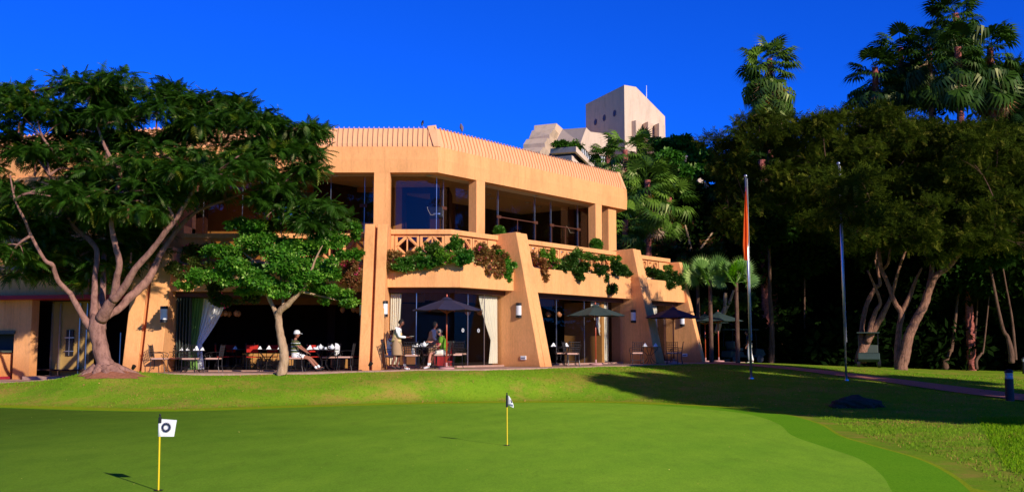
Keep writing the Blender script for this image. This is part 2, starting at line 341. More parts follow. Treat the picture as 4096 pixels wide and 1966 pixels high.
def crown(blobs, n, T, size, cA, cB, shell=.55, outw=.8, down=.0, roll=.6, svar=.35, flat=0, top=0, colvar=.22, clump=0):
    bl = np.array(blobs, dtype=float)
    w = (bl[:, 3]*bl[:, 4]+bl[:, 3]*bl[:, 5]+bl[:, 4]*bl[:, 5]); w /= w.sum()
    idx = rng.choice(len(bl), n, p=w)
    d = norm(rng.normal(0, 1, (n, 3)))
    if top: d[:, 2] = np.where(rng.uniform(0, 1, n) < top, np.abs(d[:, 2]), d[:, 2])
    r = shell+(1.06-shell)*rng.uniform(0, 1, n)**.7
    if clump:
        hsh = np.sin(d[:, 0]*clump+idx)*np.sin(d[:, 1]*clump*1.3+idx*2)*np.sin(d[:, 2]*clump*1.7+idx*.7); r = r*(1+.22*hsh)
    P = bl[idx, :3]+d*bl[idx, 3:6]*r[:, None]
    dirs = norm(d*outw+rng.normal(0, .55, (n, 3))+np.array([0, 0, -down]))
    if flat: dirs[:, 2] *= (1-flat)
    R = orient(dirs, roll=roll)
    mix = rng.uniform(0, 1, (n, 1))*.75+.25*rng.uniform(0, 1, (len(bl), 1))[idx]
    C = np.array(cA)*(1-mix)+np.array(cB)*mix
    S = size*(1+rng.uniform(-svar, svar, n))
    return scatter(T, P, R, S, C, colvar)
def cat(*a):
    return np.concatenate([x[0] for x in a]), np.concatenate([x[1] for x in a])
def smooth_path(pts, k=4):
    p = [Vector(q[:3]) for q in pts]; r = [q[3] for q in pts]; out = []; ro = []
    for i in range(len(p)-1):
        a, b, c, d = p[max(i-1, 0)], p[i], p[i+1], p[min(i+2, len(p)-1)]
        for j in range(k):
            t = j/k; out.append(.5*((2*b)+(c-a)*t+(2*a-5*b+4*c-d)*t*t+(3*b-a-3*c+d)*t**3)); ro.append(r[i]*(1-t)+r[i+1]*t)
    out.append(p[-1]); ro.append(r[-1]); return out, ro
def limb(mb, pts, n=10, k=4, jit=.04):
    p, r = smooth_path(pts, k)
    p = [q+Vector((random.uniform(-1, 1), random.uniform(-1, 1), random.uniform(-1, 1)))*rr*jit*2 for q, rr in zip(p, r)]
    r = [x*(1+random.uniform(-.05, .05)) for x in r]
    mb.tube(p, r, n)

def fracture(bl, m=5, lo=.28, hi=.6, flat=1.0, spread=.85):
    out = []
    for q in bl:
        for _ in range(m):
            f_ = random.uniform(lo, hi); out.append((q[0]+random.uniform(-spread, spread)*q[3], q[1]+random.uniform(-spread, spread)*q[4], q[2]+random.uniform(-spread, spread)*q[5], q[3]*f_, q[4]*f_, q[5]*f_*flat))
    return out
# ================================================================== frames of the two facades
OX, OY = -2.80, 37.5
UX, UY = .6225, .7826; NX, NY = .7826, -.6225
def PL(s, t, z): return Vector((OX+s, OY-t, z))
def PR(s, t, z): return Vector((OX+s*UX+t*NX, OY+s*UY+t*NY, z))
def PC(t, z): return Vector((OX+.4816*t, OY-t, z))
SK = -10.45                                            # left kink
WA = math.radians(13)
def PK(t, z):
    n2 = (-math.sin(WA), -math.cos(WA)); k = 1+math.cos(WA)
    return Vector((OX+SK+t*n2[0]/k, OY+t*(n2[1]-1)/k, z))
def PW(s, t, z):  # s positive to the left from the kink
    return Vector((OX+SK-s*math.cos(WA)-t*math.sin(WA), OY+s*math.sin(WA)-t*math.cos(WA), z))
def stL(s): return lambda t, z: PL(s, t, z)
def stR(s): return lambda t, z: PR(s, t, z)
def stW(s): return lambda t, z: PW(s, t, z)
SEND = 13.36
# ================================================================== terrain
ctl = []
for x in np.arange(-14, 6.5, 2.5):
    for y in (6, 12, 18, 24): ctl.append((x, y, 0))
ctl += [(-14.2, 29.4, 0), (-9.2, 27.8, 0), (-5.9, 29.4, 0), (0, 31.6, 0.02), (3.6, 31.2, .02), (6.6, 27, 0), (7.6, 22, 0), (8, 17, 0), (8, 12, 0), (12, 20, 0), (16, 16, -.02), (12.3, 23.9, .02), (20, 5, 0), (-20, 5, 0), (0, -10, 0), (30, -10, 0), (-30, -10, 0), (-25, 20, 0)]
ctl += [(-14.5, 31, .2), (-6, 31.5, .42), (0, 32.7, .62), (3, 34.2, .62)]
# patio edge
PATIO = [(-30, 36.6, .42), (-19.5, 34.6, .44), (-16.5, 34.1, .5), (-14.6, 33.7, .66), (-13.2, 33.3, .80), (-11.3, 33.2, .80), (-8, 33.4, .80), (-5.2, 33.6, .86), (-3, 33.7, .92), (-.9, 33.75, .93)]
for s in (2, 5, 8.5, 12, 15, 17.5): p = PR(s, 4.0, .93); PATIO.append((p.x, p.y, .93))
ctl += [(x, y-.05, z) for x, y, z in PATIO]
ctl += [(x-.2, y+3.5, z-.1) for x, y, z in PATIO]
ctl += [(-12.9, 32.0, .98), (-12.3, 32.1, .95), (-13.7, 31.9, .9), (-11, 31.8, .62)]
PATHC = [(8.6, 46.9, .92), (9.6, 45.8, .88), (11.2, 44.4, .80), (12.6, 42.3, .66), (13.9, 39.3, .46), (14.9, 36.1, .28), (15.7, 32.9, .13), (16.5, 29.6, .04), (17.4, 26.0, 0), (18.6, 20, 0)]
ctl += PATHC
ctl += [(8.74, 37.07, .5), (12.26, 37.2, .45), (14.3, 30.5, .06), (9.4, 27.9, .04), (19.1, 49.8, .55), (13.5, 50, .85), (19.5, 42, .3), (22, 36, .1), (9, 55, .85), (14, 60, .7), (25, 55, .3), (30, 40, 0), (35, 60, .2), (5, 60, .8), (0, 60, .8), (-20, 60, .5), (-35, 30, .2), (40, 20, 0), (22, 28, 0)]
ctl = np.array(ctl, dtype=float)
dm = np.linalg.norm(ctl[:, None, :2]-ctl[None, :, :2], axis=2)
wgt = np.linalg.solve(dm+np.eye(len(ctl))*(-.06)+0, ctl[:, 2])
def hz(x, y):
    x = np.asarray(x, dtype=float); y = np.asarray(y, dtype=float)
    d = np.sqrt((x[..., None]-ctl[:, 0])**2+(y[..., None]-ctl[:, 1])**2+.15)
    z = (d*wgt).sum(-1)
    fade = np.clip((np.hypot(x-2, y-28)-42)/30, 0, 1)
    z = z*(1-fade)+.2*fade
    # exactly level where the green lies
    return z
GREEN = [(-16, 28.4), (-14.16, 28.1), (-11.5, 27.0), (-9.2, 26.5), (-7.5, 27.1), (-5.9, 28.1), (-3, 29.6), (0, 30.4), (2.2, 30.5), (3.6, 29.9), (5.0, 28.0), (5.9, 25.6), (5.85, 22.5), (5.35, 19.5), (5.28, 17.5), (5.25, 15.5), (4.9, 13.6), (4.45, 12.0), (3.9, 10), (3, 7.5), (1, 5), (-4, 3), (-14, 3), (-22, 10), (-21, 22), (-18, 27.5)]
def closed(pts, k=6):
    p = [Vector((a, b)) for a, b in pts]; n = len(p); out = []
    for i in range(n):
        a, b, c, d = p[i-1], p[i], p[(i+1) % n], p[(i+2) % n]
        for j in range(k):
            t = j/k; out.append(.5*((2*b)+(c-a)*t+(2*a-5*b+4*c-d)*t*t+(3*b-a-3*c+d)*t**3))
    return out
gp = closed(GREEN)
gn = np.array([[q.x, q.y] for q in gp])
def inside(px, py, poly):
    px = np.asarray(px); py = np.asarray(py); r = np.zeros(px.shape, bool); n = len(poly); j = n-1
    for i in range(n):
        xi, yi = poly[i]; xj, yj = poly[j]
        c = ((yi > py) != (yj > py)) & (px < (xj-xi)*(py-yi)/(yj-yi+1e-12)+xi); r ^= c; j = i
    return r
def offset_poly(pts, w):
    out = []; n = len(pts)
    for i in range(n):
        d = (pts[(i+1) % n]-pts[i-1]).normalized(); nn = Vector((d.y, -d.x))
        k = w(pts[i]) if callable(w) else w
        out.append(pts[i]-nn*k)
    return out
def bdist(x, y):
    d = np.sqrt((np.asarray(x)[..., None]-gn[:, 0])**2+(np.asarray(y)[..., None]-gn[:, 1])**2).min(-1)
    return d
def height(x, y):
    z = hz(x, y); ins = inside(x, y, gn); d = bdist(x, y)
    k = np.where(ins, 0, np.clip((d-1.1)/1.6, 0, 1)); k = k*k*(3-2*k)
    return z*k
def gh(x, y): return float(height(np.array([x]), np.array([y]))[0])
xs = np.unique(np.concatenate([np.linspace(-700, -60, 14), np.linspace(-60, -24, 19), np.arange(-24, 30, .33), np.linspace(30, 70, 21), np.linspace(70, 700, 14)]))
ys = np.unique(np.concatenate([np.linspace(-300, -10, 10), np.linspace(-10, 8, 10), np.arange(8, 62, .33), np.linspace(62, 110, 17), np.linspace(110, 900, 12)]))
GX, GY = np.meshgrid(xs, ys); GZ = np.concatenate([height(GX[i:i+20], GY[i:i+20]) for i in range(0, len(ys), 20)])
hw = len(xs)
lb = MB(); lb.v = np.stack([GX.ravel(), GY.ravel(), GZ.ravel()], 1).tolist()
lb.f = [(j*hw+i, j*hw+i+1, (j+1)*hw+i+1, (j+1)*hw+i) for j in range(len(ys)-1) for i in range(hw-1)]; lb.m = [0]*len(lb.f)
struct('ground', lb, M['lawn'], smooth=True, fix=False)
def sheet(name, pts, z, m):
    b = MB(); b.add([(q.x, q.y, z) for q in pts], [tuple(range(len(pts)))]); return struct(name, b, m, fix=False)
def ring(name, a, b_, z, m, lim=None):
    b = MB(); n = len(a); b.add([(q.x, q.y, z) for q in a]+[(q.x, q.y, z) for q in b_], [])
    for i in range(n):
        if lim and not lim(a[i]): continue
        b.add([], [])
        b.f.append((i, (i+1) % n, n+(i+1) % n, n+i)); b.m.append(0)
    return struct(name, b, m, fix=False)
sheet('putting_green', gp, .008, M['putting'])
rightw = lambda q: .88 if (q.x > 4 and q.y < 27) else (.88*max(0, 1-(q.y-27)/4)+.2 if q.x > 4 else .2)
cp = offset_poly(gp, rightw)
ring('collar', gp, cp, .0075, M['collar'])
ring('lit_collar', cp, offset_poly(gp, lambda q: 1.15 if q.x < 4.6 or q.y > 26 else .95), .007, M['lit_collar'])
# ------------------------------------------------------------------ path and patio
def ribbon(name, line, w, dz, m, sub=5):
    p, r = smooth_path([(a, b, c, 0) for a, b, c in line], sub); b = MB(); vs = []; n = len(p); K = 4
    for i in range(n):
        d = (p[min(i+1, n-1)]-p[max(0, i-1)]); d.z = 0; d.normalize(); nn = Vector((-d.y, d.x, 0))
        for k in range(K+1):
            q = p[i]+nn*w*(k/K-.5); vs.append((q.x, q.y, gh(q.x, q.y)+dz))
    b.add(vs, [(i*(K+1)+k, i*(K+1)+k+1, (i+1)*(K+1)+k+1, (i+1)*(K+1)+k) for i in range(n-1) for k in range(K)])
    return struct(name, b, m, fix=False)
ribbon('footpath', PATHC, 1.9, .03, M['brick'])
# patio slab: front edge follows PATIO, back under the building
b = MB(); n = len(PATIO)
back = [(-30, 45), (-19.5, 43), (-16.5, 42), (-14.6, 41), (-13.2, 40), (-11.3, 40), (-8, 40), (-5.2, 40), (-3.6, 41), (-3.4, 42)]+[tuple(PR(s, -4, 0))[:2] for s in (2, 5, 8.5, 12, 15, 17.5)]
PZ = [z+.012 for _, _, z in PATIO]
for i in range(n): PATIO[i] = (PATIO[i][0], PATIO[i][1], PZ[i])
vs = [(x, y, z) for x, y, z in PATIO]+[(bx, by, z) for (bx, by), (_, _, z) in zip(back, PATIO)]+[(x, y, z-.2) for x, y, z in PATIO]
b.add(vs, [(i, i+1, n+i+1, n+i) for i in range(n-1)]+[(i, 2*n+i, 2*n+i+1, i+1) for i in range(n-1)])
struct('patio', b, M['tile'], fix=False)
def patz(x): return float(np.interp(x, [p[0] for p in PATIO], [p[2] for p in PATIO]))
# ================================================================== clubhouse
CH = thing('clubhouse', 'two storey orange stucco clubhouse with ribbed metal roof edge and sloping buttresses', 'building', (-2.8, 37.5, .95))
def part(name, mb, m, **k): return mb.build(name, m, CH, **k)
ZS = 8.21; ZF = 9.20; ZR = 9.95; ZP0 = 3.77; ZP1 = 4.72; ZC0 = 5.73; ZC1 = 5.91; FL = 4.93; G0 = .955
full = [stW(17), lambda t, z: PK(t, z), lambda t, z: PC(t, z), stR(SEND)]
b = MB(); b.sweep([(0, ZS), (.03, ZS+.5), (0, ZF), (-.42, ZF), (-.42, ZS)], full); part('fascia', b, M['wall'])
# fascia return at the right end, running back
b = MB(); b.fbox(PR, SEND-.4, SEND+.02, -4.5, -.43, ZS+.003, ZF-.004)
e0, e1, e2 = PR(SEND, -.02, ZS), PR(SEND+.75, -1.0, ZS), PR(SEND+.1, -2.6, ZS)
b.prism([e0, e1, e2, PR(SEND-.3, -2.6, ZS)], (0, 0, .9)); part('fascia_return', b, M['wall'])
# roof: standing seam sheet, steep, with a vertical foot
prof = [(-.03, ZF), (-.03, ZF+.13), (-.24, ZR), (-1.6, ZR-.05), (-1.6, ZF)]
b = MB(); b.sweep(prof, full[:3]+[stR(SEND-.28)])
def seam(b, P, s, w=.022):
    for (t0, z0, t1, z1) in ((-.03, ZF+.02, -.03, ZF+.14), (-.03, ZF+.14, -.24, ZR+.03)):
        h = .045
        b.hexa([P(s, t0+.001, z0), P(s+w, t0+.001, z0), P(s+w, t0+h, z0), P(s, t0+h, z0), P(s, t1+.001, z1), P(s+w, t1+.001, z1), P(s+w, t1+h, z1), P(s, t1+h, z1)])
    b.fbox(P, s, s+w, -.28, -.20, ZR-.02, ZR+.055)
s = -.38
while s > SK+.2: seam(b, PL, s); s -= .19
s = .36
while s < SEND-.35: seam(b, PR, s); s += .205
s = .1
while s < 16.8: seam(b, PW, s); s += .19
part('roof', b, M['roofmetal'])
b = MB()
def capc(s, t, z): return PL(s, t, z) if s < 0 else PR(s, t, z)
A = [PL(-.16, .03, ZF+.005), PC(.03, ZF+.005), PR(.14, .03, ZF+.005)]; A2 = [PL(-.20, .03, ZF+.13), PC(.03, ZF+.13), PR(.12, .03, ZF+.13)]
A3 = [PL(-.42, -.20, ZR+.08), PC(-.20, ZR+.12), PR(.02, -.2, ZR+.05)]; A4 = [q+Vector((-.1, .5, -.1)) for q in A3]
rows = [A, A2, A3, A4]; vs = [q for r in rows for q in r]
b.add(vs, [(r*3+i, r*3+i+1, r*3+3+i+1, r*3+3+i) for r in range(3) for i in range(2)]+[(0, 3, 6, 9), (2, 5, 8, 11), (0, 1, 10, 9), (1, 2, 11, 10)])
part('hip_cap', b, M['roofmetal'])
b = MB(); b.hexa([PR(SEND-.27, .02, ZF+.004), PR(SEND-.05, .02, ZF+.004), PR(SEND-.05, -1.6, ZF+.004), PR(SEND-.27, -1.6, ZF+.004), PR(SEND-.5, -.2, ZR+.06), PR(SEND-.28, -.2, ZR+.06), PR(SEND-.28, -1.6, ZR+.06), PR(SEND-.5, -1.6, ZR+.06)])
part('verge_cap', b, M['roofmetal'])
b = MB(); b.sweep([(-.43, ZS+.006), (-.43, ZS+.22), (-9, ZS+.22), (-9, ZS+.006)], full[:3]+[stR(SEND-.42)]); part('upper_ceiling', b, M['ceil'])
b = MB(); b.sweep([(-1.62, ZF), (-1.62, ZR-.1), (-9, ZR-.1), (-9, ZF)], full[:3]+[stR(SEND-.45)]); part('roof_deck', b, M['roofmetal'])
# columns of the upper storey
for P, s0, s1 in ((PL, -2.40, -1.80), (PR, 2.25, 2.77), (PR, 10.67, 11.19), (PL, -9.9, -9.2)):
    b = MB(); b.fbox(P, s0, s1, -.40, -.004, FL-.2, ZS-.002); part('column', b, M['wall'])
b = MB(); q0, q1 = PR(15.57, -1.72, FL-.6), PR(16.35, -2.7, FL-.6); nb = Vector((.5, .5, 0))
b = MB(); b.fbox(PR, 12.05, 12.72, -.55, -.2, FL-.3, ZS-.004); part('end_post', b, M['wall'])
b = MB(); pts = [PR(11.9, -.6, ZS-.003), PR(12.9, -2.4, ZS-.003), PR(11.9, -2.4, FL+.2), PR(11.4, -1.8, FL-.1)]; b.prism(pts, PR(0, -.3, 0)-PR(0, 0, 0)); part('stair_soffit', b, M['wall'])
# upper glazing
b = MB(); b.sweep([(-.98, FL), (-.98, ZS+.003), (-.996, ZS+.003), (-.996, FL)], full[:3]+[stR(11.8)]); part('upper_glazing', b, M['tglass'])
for P, ss in ((PL, (-9.1, -7.6, -6.1, -4.2, -2.9, -.12)), (PR, (1.35, 3.5, 4.75, 7.3, 8.5, 10.6))):
    for s in ss: b = MB(); b.fbox(P, s, s+.022, -.975, -.94, FL+.003, ZS-.004); part('mullion', b, M['silver'])
for P, s in ((PL, -2.95), (PR, 1.35), (PR, 3.5), (PR, 4.75), (PR, 7.3), (PR, 8.5), (PR, 10.6)): b = MB(); b.fbox(P, s-.12, s+.16, -.93, -.90, 7.02, 7.14); part('door_hinge_plate', b, M['brown'])
for a_, b_ in ((4.75, 7.3), (8.5, 10.6)):
    b = MB(); b.fbox(PR, a_, b_, -.925, -.905, 7.06, 7.10)
    for s in (a_, (a_+b_)/2, b_): b.fbox(PR, s-.015, s+.015, -.925, -.905, FL, 7.062)
    part('door_frame', b, M['brown'])
# upper rear wall with two big openings to the sky behind
b = MB()
def wallrow(P, s0, s1, holes, t=-3.6, z0=FL, z1=ZS, th=.15):
    s = s0
    for h0, h1, hz0, hz1 in holes:
        b.fbox(P, s, h0, t-th, t, z0, z1); b.fbox(P, h0, h1, t-th, t, z0, hz0); b.fbox(P, h0, h1, t-th, t, hz1, z1); s = h1
    b.fbox(P, s, s1, t-th, t, z0, z1)
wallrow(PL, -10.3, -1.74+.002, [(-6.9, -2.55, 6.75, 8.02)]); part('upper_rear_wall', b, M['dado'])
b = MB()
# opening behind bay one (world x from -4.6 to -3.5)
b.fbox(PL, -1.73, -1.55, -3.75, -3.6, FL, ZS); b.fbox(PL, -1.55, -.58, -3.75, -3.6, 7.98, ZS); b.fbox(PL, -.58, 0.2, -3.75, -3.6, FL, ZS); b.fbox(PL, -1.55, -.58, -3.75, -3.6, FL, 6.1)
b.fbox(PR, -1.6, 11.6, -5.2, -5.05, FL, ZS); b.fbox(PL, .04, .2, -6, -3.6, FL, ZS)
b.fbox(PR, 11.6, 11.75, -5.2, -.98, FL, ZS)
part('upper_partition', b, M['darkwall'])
for P, s, t in ((PL, -7.4, -.75), (PL, -4.0, -.75), (PL, -2.6, -2.4), (PL, -6.2, -2.6), (PL, -5.2, -1.8), (PL, -3.6, -3.2), (PL, -.4, -.7), (PL, -1.2, -1.8), (PL, -.9, -2.6), (PR, 1.6, -1.6), (PR, 1.0, -2.8), (PR, 3.6, -.7), (PR, 4.2, -2.2), (PR, 5.4, -2.0), (PR, 7.0, -.72), (PR, 6.4, -2.7), (PR, 8.4, -2.2), (PR, 9.8, -2.6), (PR, 5.0, -3.4), (PR, 3.0, -3.0)):
    q = P(s, t, ZS-.01); b = MB(); b.lathe([(.05, .01), (.13, .012), (.13, 0), (.10, -.012), (.09, .008)], q, 14); part('downlight', b, M['silver'])
# floor slab of the upper storey
b = MB(); b.sweep([(1.99-.22, ZP0+.01), (1.99-.22, 4.1), (1.25, FL-.05), (-9, FL-.05), (-9, ZP0+.4), (1.2, ZP0+.4), (1.2, ZP0+.01)], [stL(-2.38), lambda t, z: PC(t, z), stR(15.2)]); part('upper_floor_slab', b, M['ceil'])
b = MB(); b.sweep([(1.77, ZP0-.15), (1.77, 3.9), (1.25, FL-.18), (-9, FL-.18), (-9, ZP0+.3), (1.2, ZP0+.3), (1.2, ZP0-.15)], [stW(17), lambda t, z: PK(t, z), stL(-2.402)]); part('upper_floor_slab', b, M['ceil'])
# planter boxes
def planter(stations, dz=0, ends=()):
    b = MB(); b.sweep([(2.0, ZP0+dz), (2.0, ZP1+dz), (1.8, ZP1+dz), (1.8, ZP0+dz+.05), (1.62, ZP0+dz+.05), (1.62, ZP0+dz)], stations); part('planter_box', b, M['wall'])
    b = MB(); b.sweep([(1.795, ZP0+dz+.06), (1.795, ZP1+dz-.08), (1.22, ZP1+dz-.08), (1.22, ZP0+dz+.06)], stations); part('planter_soil', b, M['soil'])
    b = MB(); b.sweep([(1.60, ZP0+dz-.17), (1.60, ZP0+dz-.002), (1.36, ZP0+dz-.002), (1.36, ZP0+dz-.17)], stations); part('header_beam', b, M['brown'])
    b = MB(); b.sweep([(1.21, FL-.15+dz), (1.21, ZC0-.84+dz), (1.0, ZC0-.84+dz), (1.0, FL-.15+dz)], stations); part('balustrade_base', b, M['wall'])
    b = MB(); b.sweep([(1.26, ZC0+dz), (1.26, ZC1+dz), (.92, ZC1+dz), (.92, ZC0+dz)], stations); part('balustrade_cap', b, M['wall'], bevel=.015)
planter([stL(-1.598), lambda t, z: PC(t, z), stR(2.078)])
planter([stR(2.882), stR(10.438)])
planter([stR(11.242), stR(15.268)])
planter([stL(-9.2), stL(-2.402)], -.15)
# balustrade panels
def bar2(b, P, a, c, w, t0, t1):
    (s0, z0), (s1, z1) = a, c; d = Vector((s1-s0, z1-z0)).normalized(); nn = Vector((-d.y, d.x))*w/2
    q = [(s0-nn.x, z0-nn.y), (s1-nn.x, z1-nn.y), (s1+nn.x, z1+nn.y), (s0+nn.x, z0+nn.y)]
    b.hexa([P(x, t0, z) for x, z in q]+[P(x, t1, z) for x, z in q])
def panel(P, s0, w, dz=0):
    b = MB(); h = .84; z0 = ZC0-.836+dz; g = .012; s1 = s0+w-g; s0 += g; z1 = z0+h-.005; fr = .085; t0, t1 = 1.0, 1.14
    b.fbox(P, s0, s0+fr, t0, t1, z0, z1); b.fbox(P, s1-fr, s1, t0, t1, z0, z1); b.fbox(P, s0+fr, s1-fr, t0, t1, z0, z0+fr); b.fbox(P, s0+fr, s1-fr, t0, t1, z1-fr, z1)
    cs, cz = (s0+s1)/2, (z0+z1)/2; L, R_, B_, T_ = (s0+fr*.6, cz), (s1-fr*.6, cz), (cs, z0+fr*.6), (cs, z1-fr*.6)
    for a, c in ((L, T_), (T_, R_), (R_, B_), (B_, L)): bar2(b, P, a, c, .10, t0+.012, t1-.012)
    for a, c in ((L, T_), (T_, R_), (R_, B_), (B_, L)): bar2(b, P, a, c, .035, t1-.011, t1+.012)
    b.fbox(P, cs-.022, cs+.022, t0+.02, t1-.03, z0+fr*1.6, z1-fr*1.6)
    part('balustrade_panel', b, M['wall'])
def pier(P, s0, s1, dz=0): b = MB(); b.fbox(P, s0, s1, 1.0, 1.16, ZC0-.836+dz, ZC0-.003+dz); part('balustrade_pier', b, M['wall'])
pier(PL, -1.59, -1.47); panel(PL, -1.46, .90); panel(PL, -.55, .90)
b = MB(); b.sweep([(1.16, ZC0-.836), (1.16, ZC0-.003), (1.0, ZC0-.003), (1.0, ZC0-.836)], [stL(.352), lambda t, z: PC(t, z), stR(-.20)]); part('balustrade_pier', b, M['wall'])
panel(PR, -.18, .86); panel(PR, .70, .86); pier(PR, 1.57, 2.07)
pier(PR, 2.89, 3.30)
for i in range(7): panel(PR, 3.32+i*.975, .96)
pier(PR, 10.15, 10.43); pier(PR, 11.25, 12.3); panel(PR, 12.35, .95); panel(PR, 13.36, .95); pier(PR, 14.35, 15.26)
for s in (-3.3, -4.25, -5.2, -6.15, -7.1, -8.05): panel(PL, s-.05, .93, -.15)
pier(PL, -2.43-.0, -2.405, -.15); pier(PL, -9.19, -8.12, -.15)
# buttresses: two leaves, set-back web between
def leaf_(b, P, s0, s1, ttop, tbot, z0, z1, tback=.95, zback=None):
    zb = zback if zback is not None else z1-.03
    b.hexa([P(s0, tback, z0), P(s1, tback, z0), P(s1, tbot, z0), P(s0, tbot, z0), P(s0, tback, zb), P(s1, tback, zb), P(s1, ttop, z1), P(s0, ttop, z1)])
def buttress(P, s0, s1, z0=.93, z1=5.99, g=(.36, .48), tb=3.25, tt=2.12, dt=.1, tback=.95):
    b = MB(); w = s1-s0; a, c = s0+w*g[0], s0+w*g[1]
    leaf_(b, P, s0, a, tt, tb, z0, z1, tback); leaf_(b, P, a+.001, c-.001, tt-.32, tb-.3, z0+.002, z1-.1, tback); leaf_(b, P, c, s1, tt-dt, tb-dt*.5, z0, z1-.0, tback)
    leaf_(b, P, a+.001, c-.001, tb-.4, tb-.02, z0-.002, z0+.12, tback)
    return part('buttress', b, M['wall'], bevel=.02)
buttress(PR, 2.08, 2.88); buttress(PR, 10.44, 11.24)
b = MB(); leaf_(b, PR, 15.27, 15.57, 1.73, 2.9, .93, 5.73, -3.0); part('end_wall', b, M['wall'], bevel=.02)
buttress(PL, -2.40, -1.60, z0=.85, tb=3.2, tt=2.2, g=(.44, .56), dt=.02)
buttress(PL, -10.52, -9.20, z0=.70, z1=5.2, tb=2.95, tt=2.0, g=(.40, .50), dt=.02)
b = MB(); b.fbox(PL, -9.9, -9.2, -.404, .95, FL-.2, 6.1); part('side_wall', b, M['wall'])
# ground floor glazing, jambs, sills
def glazed(P, s0, s1, ss, dz=0, open_=None, m='glass'):
    b = MB(); b.fbox(P, s0, s1, 1.40, 1.412, G0+dz+.05, ZP0+dz-.175); part('window_pane', b, M[m])
    for s in ss: b = MB(); b.fbox(P, s-.011, s+.011, 1.415, 1.44, G0+.06+dz, ZP0+dz-.176); part('mullion', b, M['silver'])
    b = MB(); b.fbox(P, s0, s1, 1.1, 1.55, G0+dz-.15, G0+dz+.045); part('door_sill', b, M['tile'])
glazed(PL, -1.598, .60, (-.62,)); glazed(PR, -.60, 2.078, (.12, 1.05))
glazed(PR, 2.882, 10.438, (4.2, 5.6, 7.6, 9.4)); glazed(PR, 11.242, 15.268, (12.9,))
b = MB(); b.fbox(PL, -9.2, -2.402, 1.0, 1.5, .66, .845); part('door_sill', b, M['tile'])
for k in range(5): b = MB(); b.fbox(PL, -9.15+k*.11, -9.13+k*.11, 1.30, 1.55, .85, ZP0-.33); part('folded_door_leaf', b, M['greytrim'])
# inside of the ground floor
b = MB(); b.sweep([(1.0, G0), (1.0, G0-.05), (-9, G0-.05), (-9, G0)], [stL(-2.0), lambda t, z: PC(t, z), stR(15.2)]); b.sweep([(1.0, .845), (1.0, .80), (-9, .80), (-9, .845)], [stW(17), lambda t, z: PK(t, z), stL(-2.0)]); part('lower_floor', b, M['carpet'])
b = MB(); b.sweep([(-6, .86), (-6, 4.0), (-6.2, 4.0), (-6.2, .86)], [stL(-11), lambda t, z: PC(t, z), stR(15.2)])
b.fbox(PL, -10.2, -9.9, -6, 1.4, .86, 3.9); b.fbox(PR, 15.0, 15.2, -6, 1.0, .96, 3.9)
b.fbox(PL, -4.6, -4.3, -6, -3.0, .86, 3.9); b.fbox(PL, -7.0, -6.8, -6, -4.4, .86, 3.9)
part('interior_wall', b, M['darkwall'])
b = MB(); b.fbox(PL, -7.6, -5.2, -1.7, -1.5, .85, 1.42); b.fbox(PL, -4.2, -2.7, -2.2, -2.0, .85, 1.2); part('low_partition', b, M['dado'])
b = MB(); b.fbox(PR, -.9, 2.0, -3.2, -3.0, .96, 3.4); part('interior_partition', b, M['soffit'])
b = MB(); b.fbox(PL, -9.8, -2.5, -.6, -.3, 3.25, 3.72); b.fbox(PL, -1.5, -.5, -.6, -.3, 3.35, 3.9); b.fbox(PR, .2, 10, -1.2, -.9, 3.45, 3.9); part('ceiling_bulkhead', b, M['soffit'])
# right hand interior side panels next to the doors
b = MB(); b.fbox(PR, 9.0, 9.2, -.6, 1.38, .96, 3.6); b.fbox(PR, 9.2, 10.43, -.6, -.4, .96, 3.6); b.fbox(PR, 13.3, 15.2, .0, .2, .96, 3.6); part('lobby_wall', b, M['dado'])
# ------------------------------------------------------------------ left wing
b = MB(); b.fbox(PW, .02, 17, -.4, .2, 5.3, ZS-.002); b.fbox(PW, 0.35, 17, -.4, 1.3, 3.55, 5.3); b.fbox(PW, 0.35, 17, 1.3, 1.9, 3.52, 4.5)
b.fbox(PL, -10.3, -9.9, -.4, 1.2, 3.6, ZS-.002)
part('wing_wall', b, M['wall'])
b = MB(); b.fbox(PW, .1, 17, 1.1, 2.3, 3.38, 3.515); part('wing_canopy', b, M['redtrim'])
b = MB(); b.fbox(PW, 4.05, 4.75, 1.2, 1.6, .4, 3.38); b.fbox(PW, 4.75, 17, 1.2, 1.6, 2.22, 3.38)
part('wing_lower_wall', b, M['wall'])
b = MB(); b.fbox(PW, 2.4, 4.05, .2, .5, .55, 3.38); part('entrance_wall', b, M['ochre'])
b = MB(); b.fbox(PW, 3.05, 3.35, .51, .56, 1.35, 2.3); part('entrance_window', b, M['black'])
b = MB(); b.fbox(PW, 3.19, 3.21, .565, .58, 1.35, 2.3); b.fbox(PW, 3.0, 3.4, .565, .58, 1.5, 1.53); b.fbox(PW, 3.0, 3.4, .565, .58, 2.0, 2.03)
for s in (2.45, 2.75, 3.6, 3.95): b.fbox(PW, s, s+.04, .51, .6, .6, 3.3)
part('entrance_grille', b, M['silver'])
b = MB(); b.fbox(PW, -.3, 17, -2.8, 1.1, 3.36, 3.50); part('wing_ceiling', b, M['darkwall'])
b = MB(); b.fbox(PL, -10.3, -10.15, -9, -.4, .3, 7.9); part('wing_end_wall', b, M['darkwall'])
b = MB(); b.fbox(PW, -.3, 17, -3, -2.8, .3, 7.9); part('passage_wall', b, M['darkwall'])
b = MB(); b.fbox(PW, 1.2, 1.23, .3, .34, .7, 2.2); part('passage_door_edge', b, M['silver'])
b = MB(); b.fbox(PW, 4.75, 17, .6, .8, 1.4, 2.3); part('kiosk_opening', b, M['black'])
b = MB(); b.fbox(PW, 4.70, 17, 1.6, 1.66, 2.14, 2.26); part('kiosk_lintel', b, M['greytrim'])
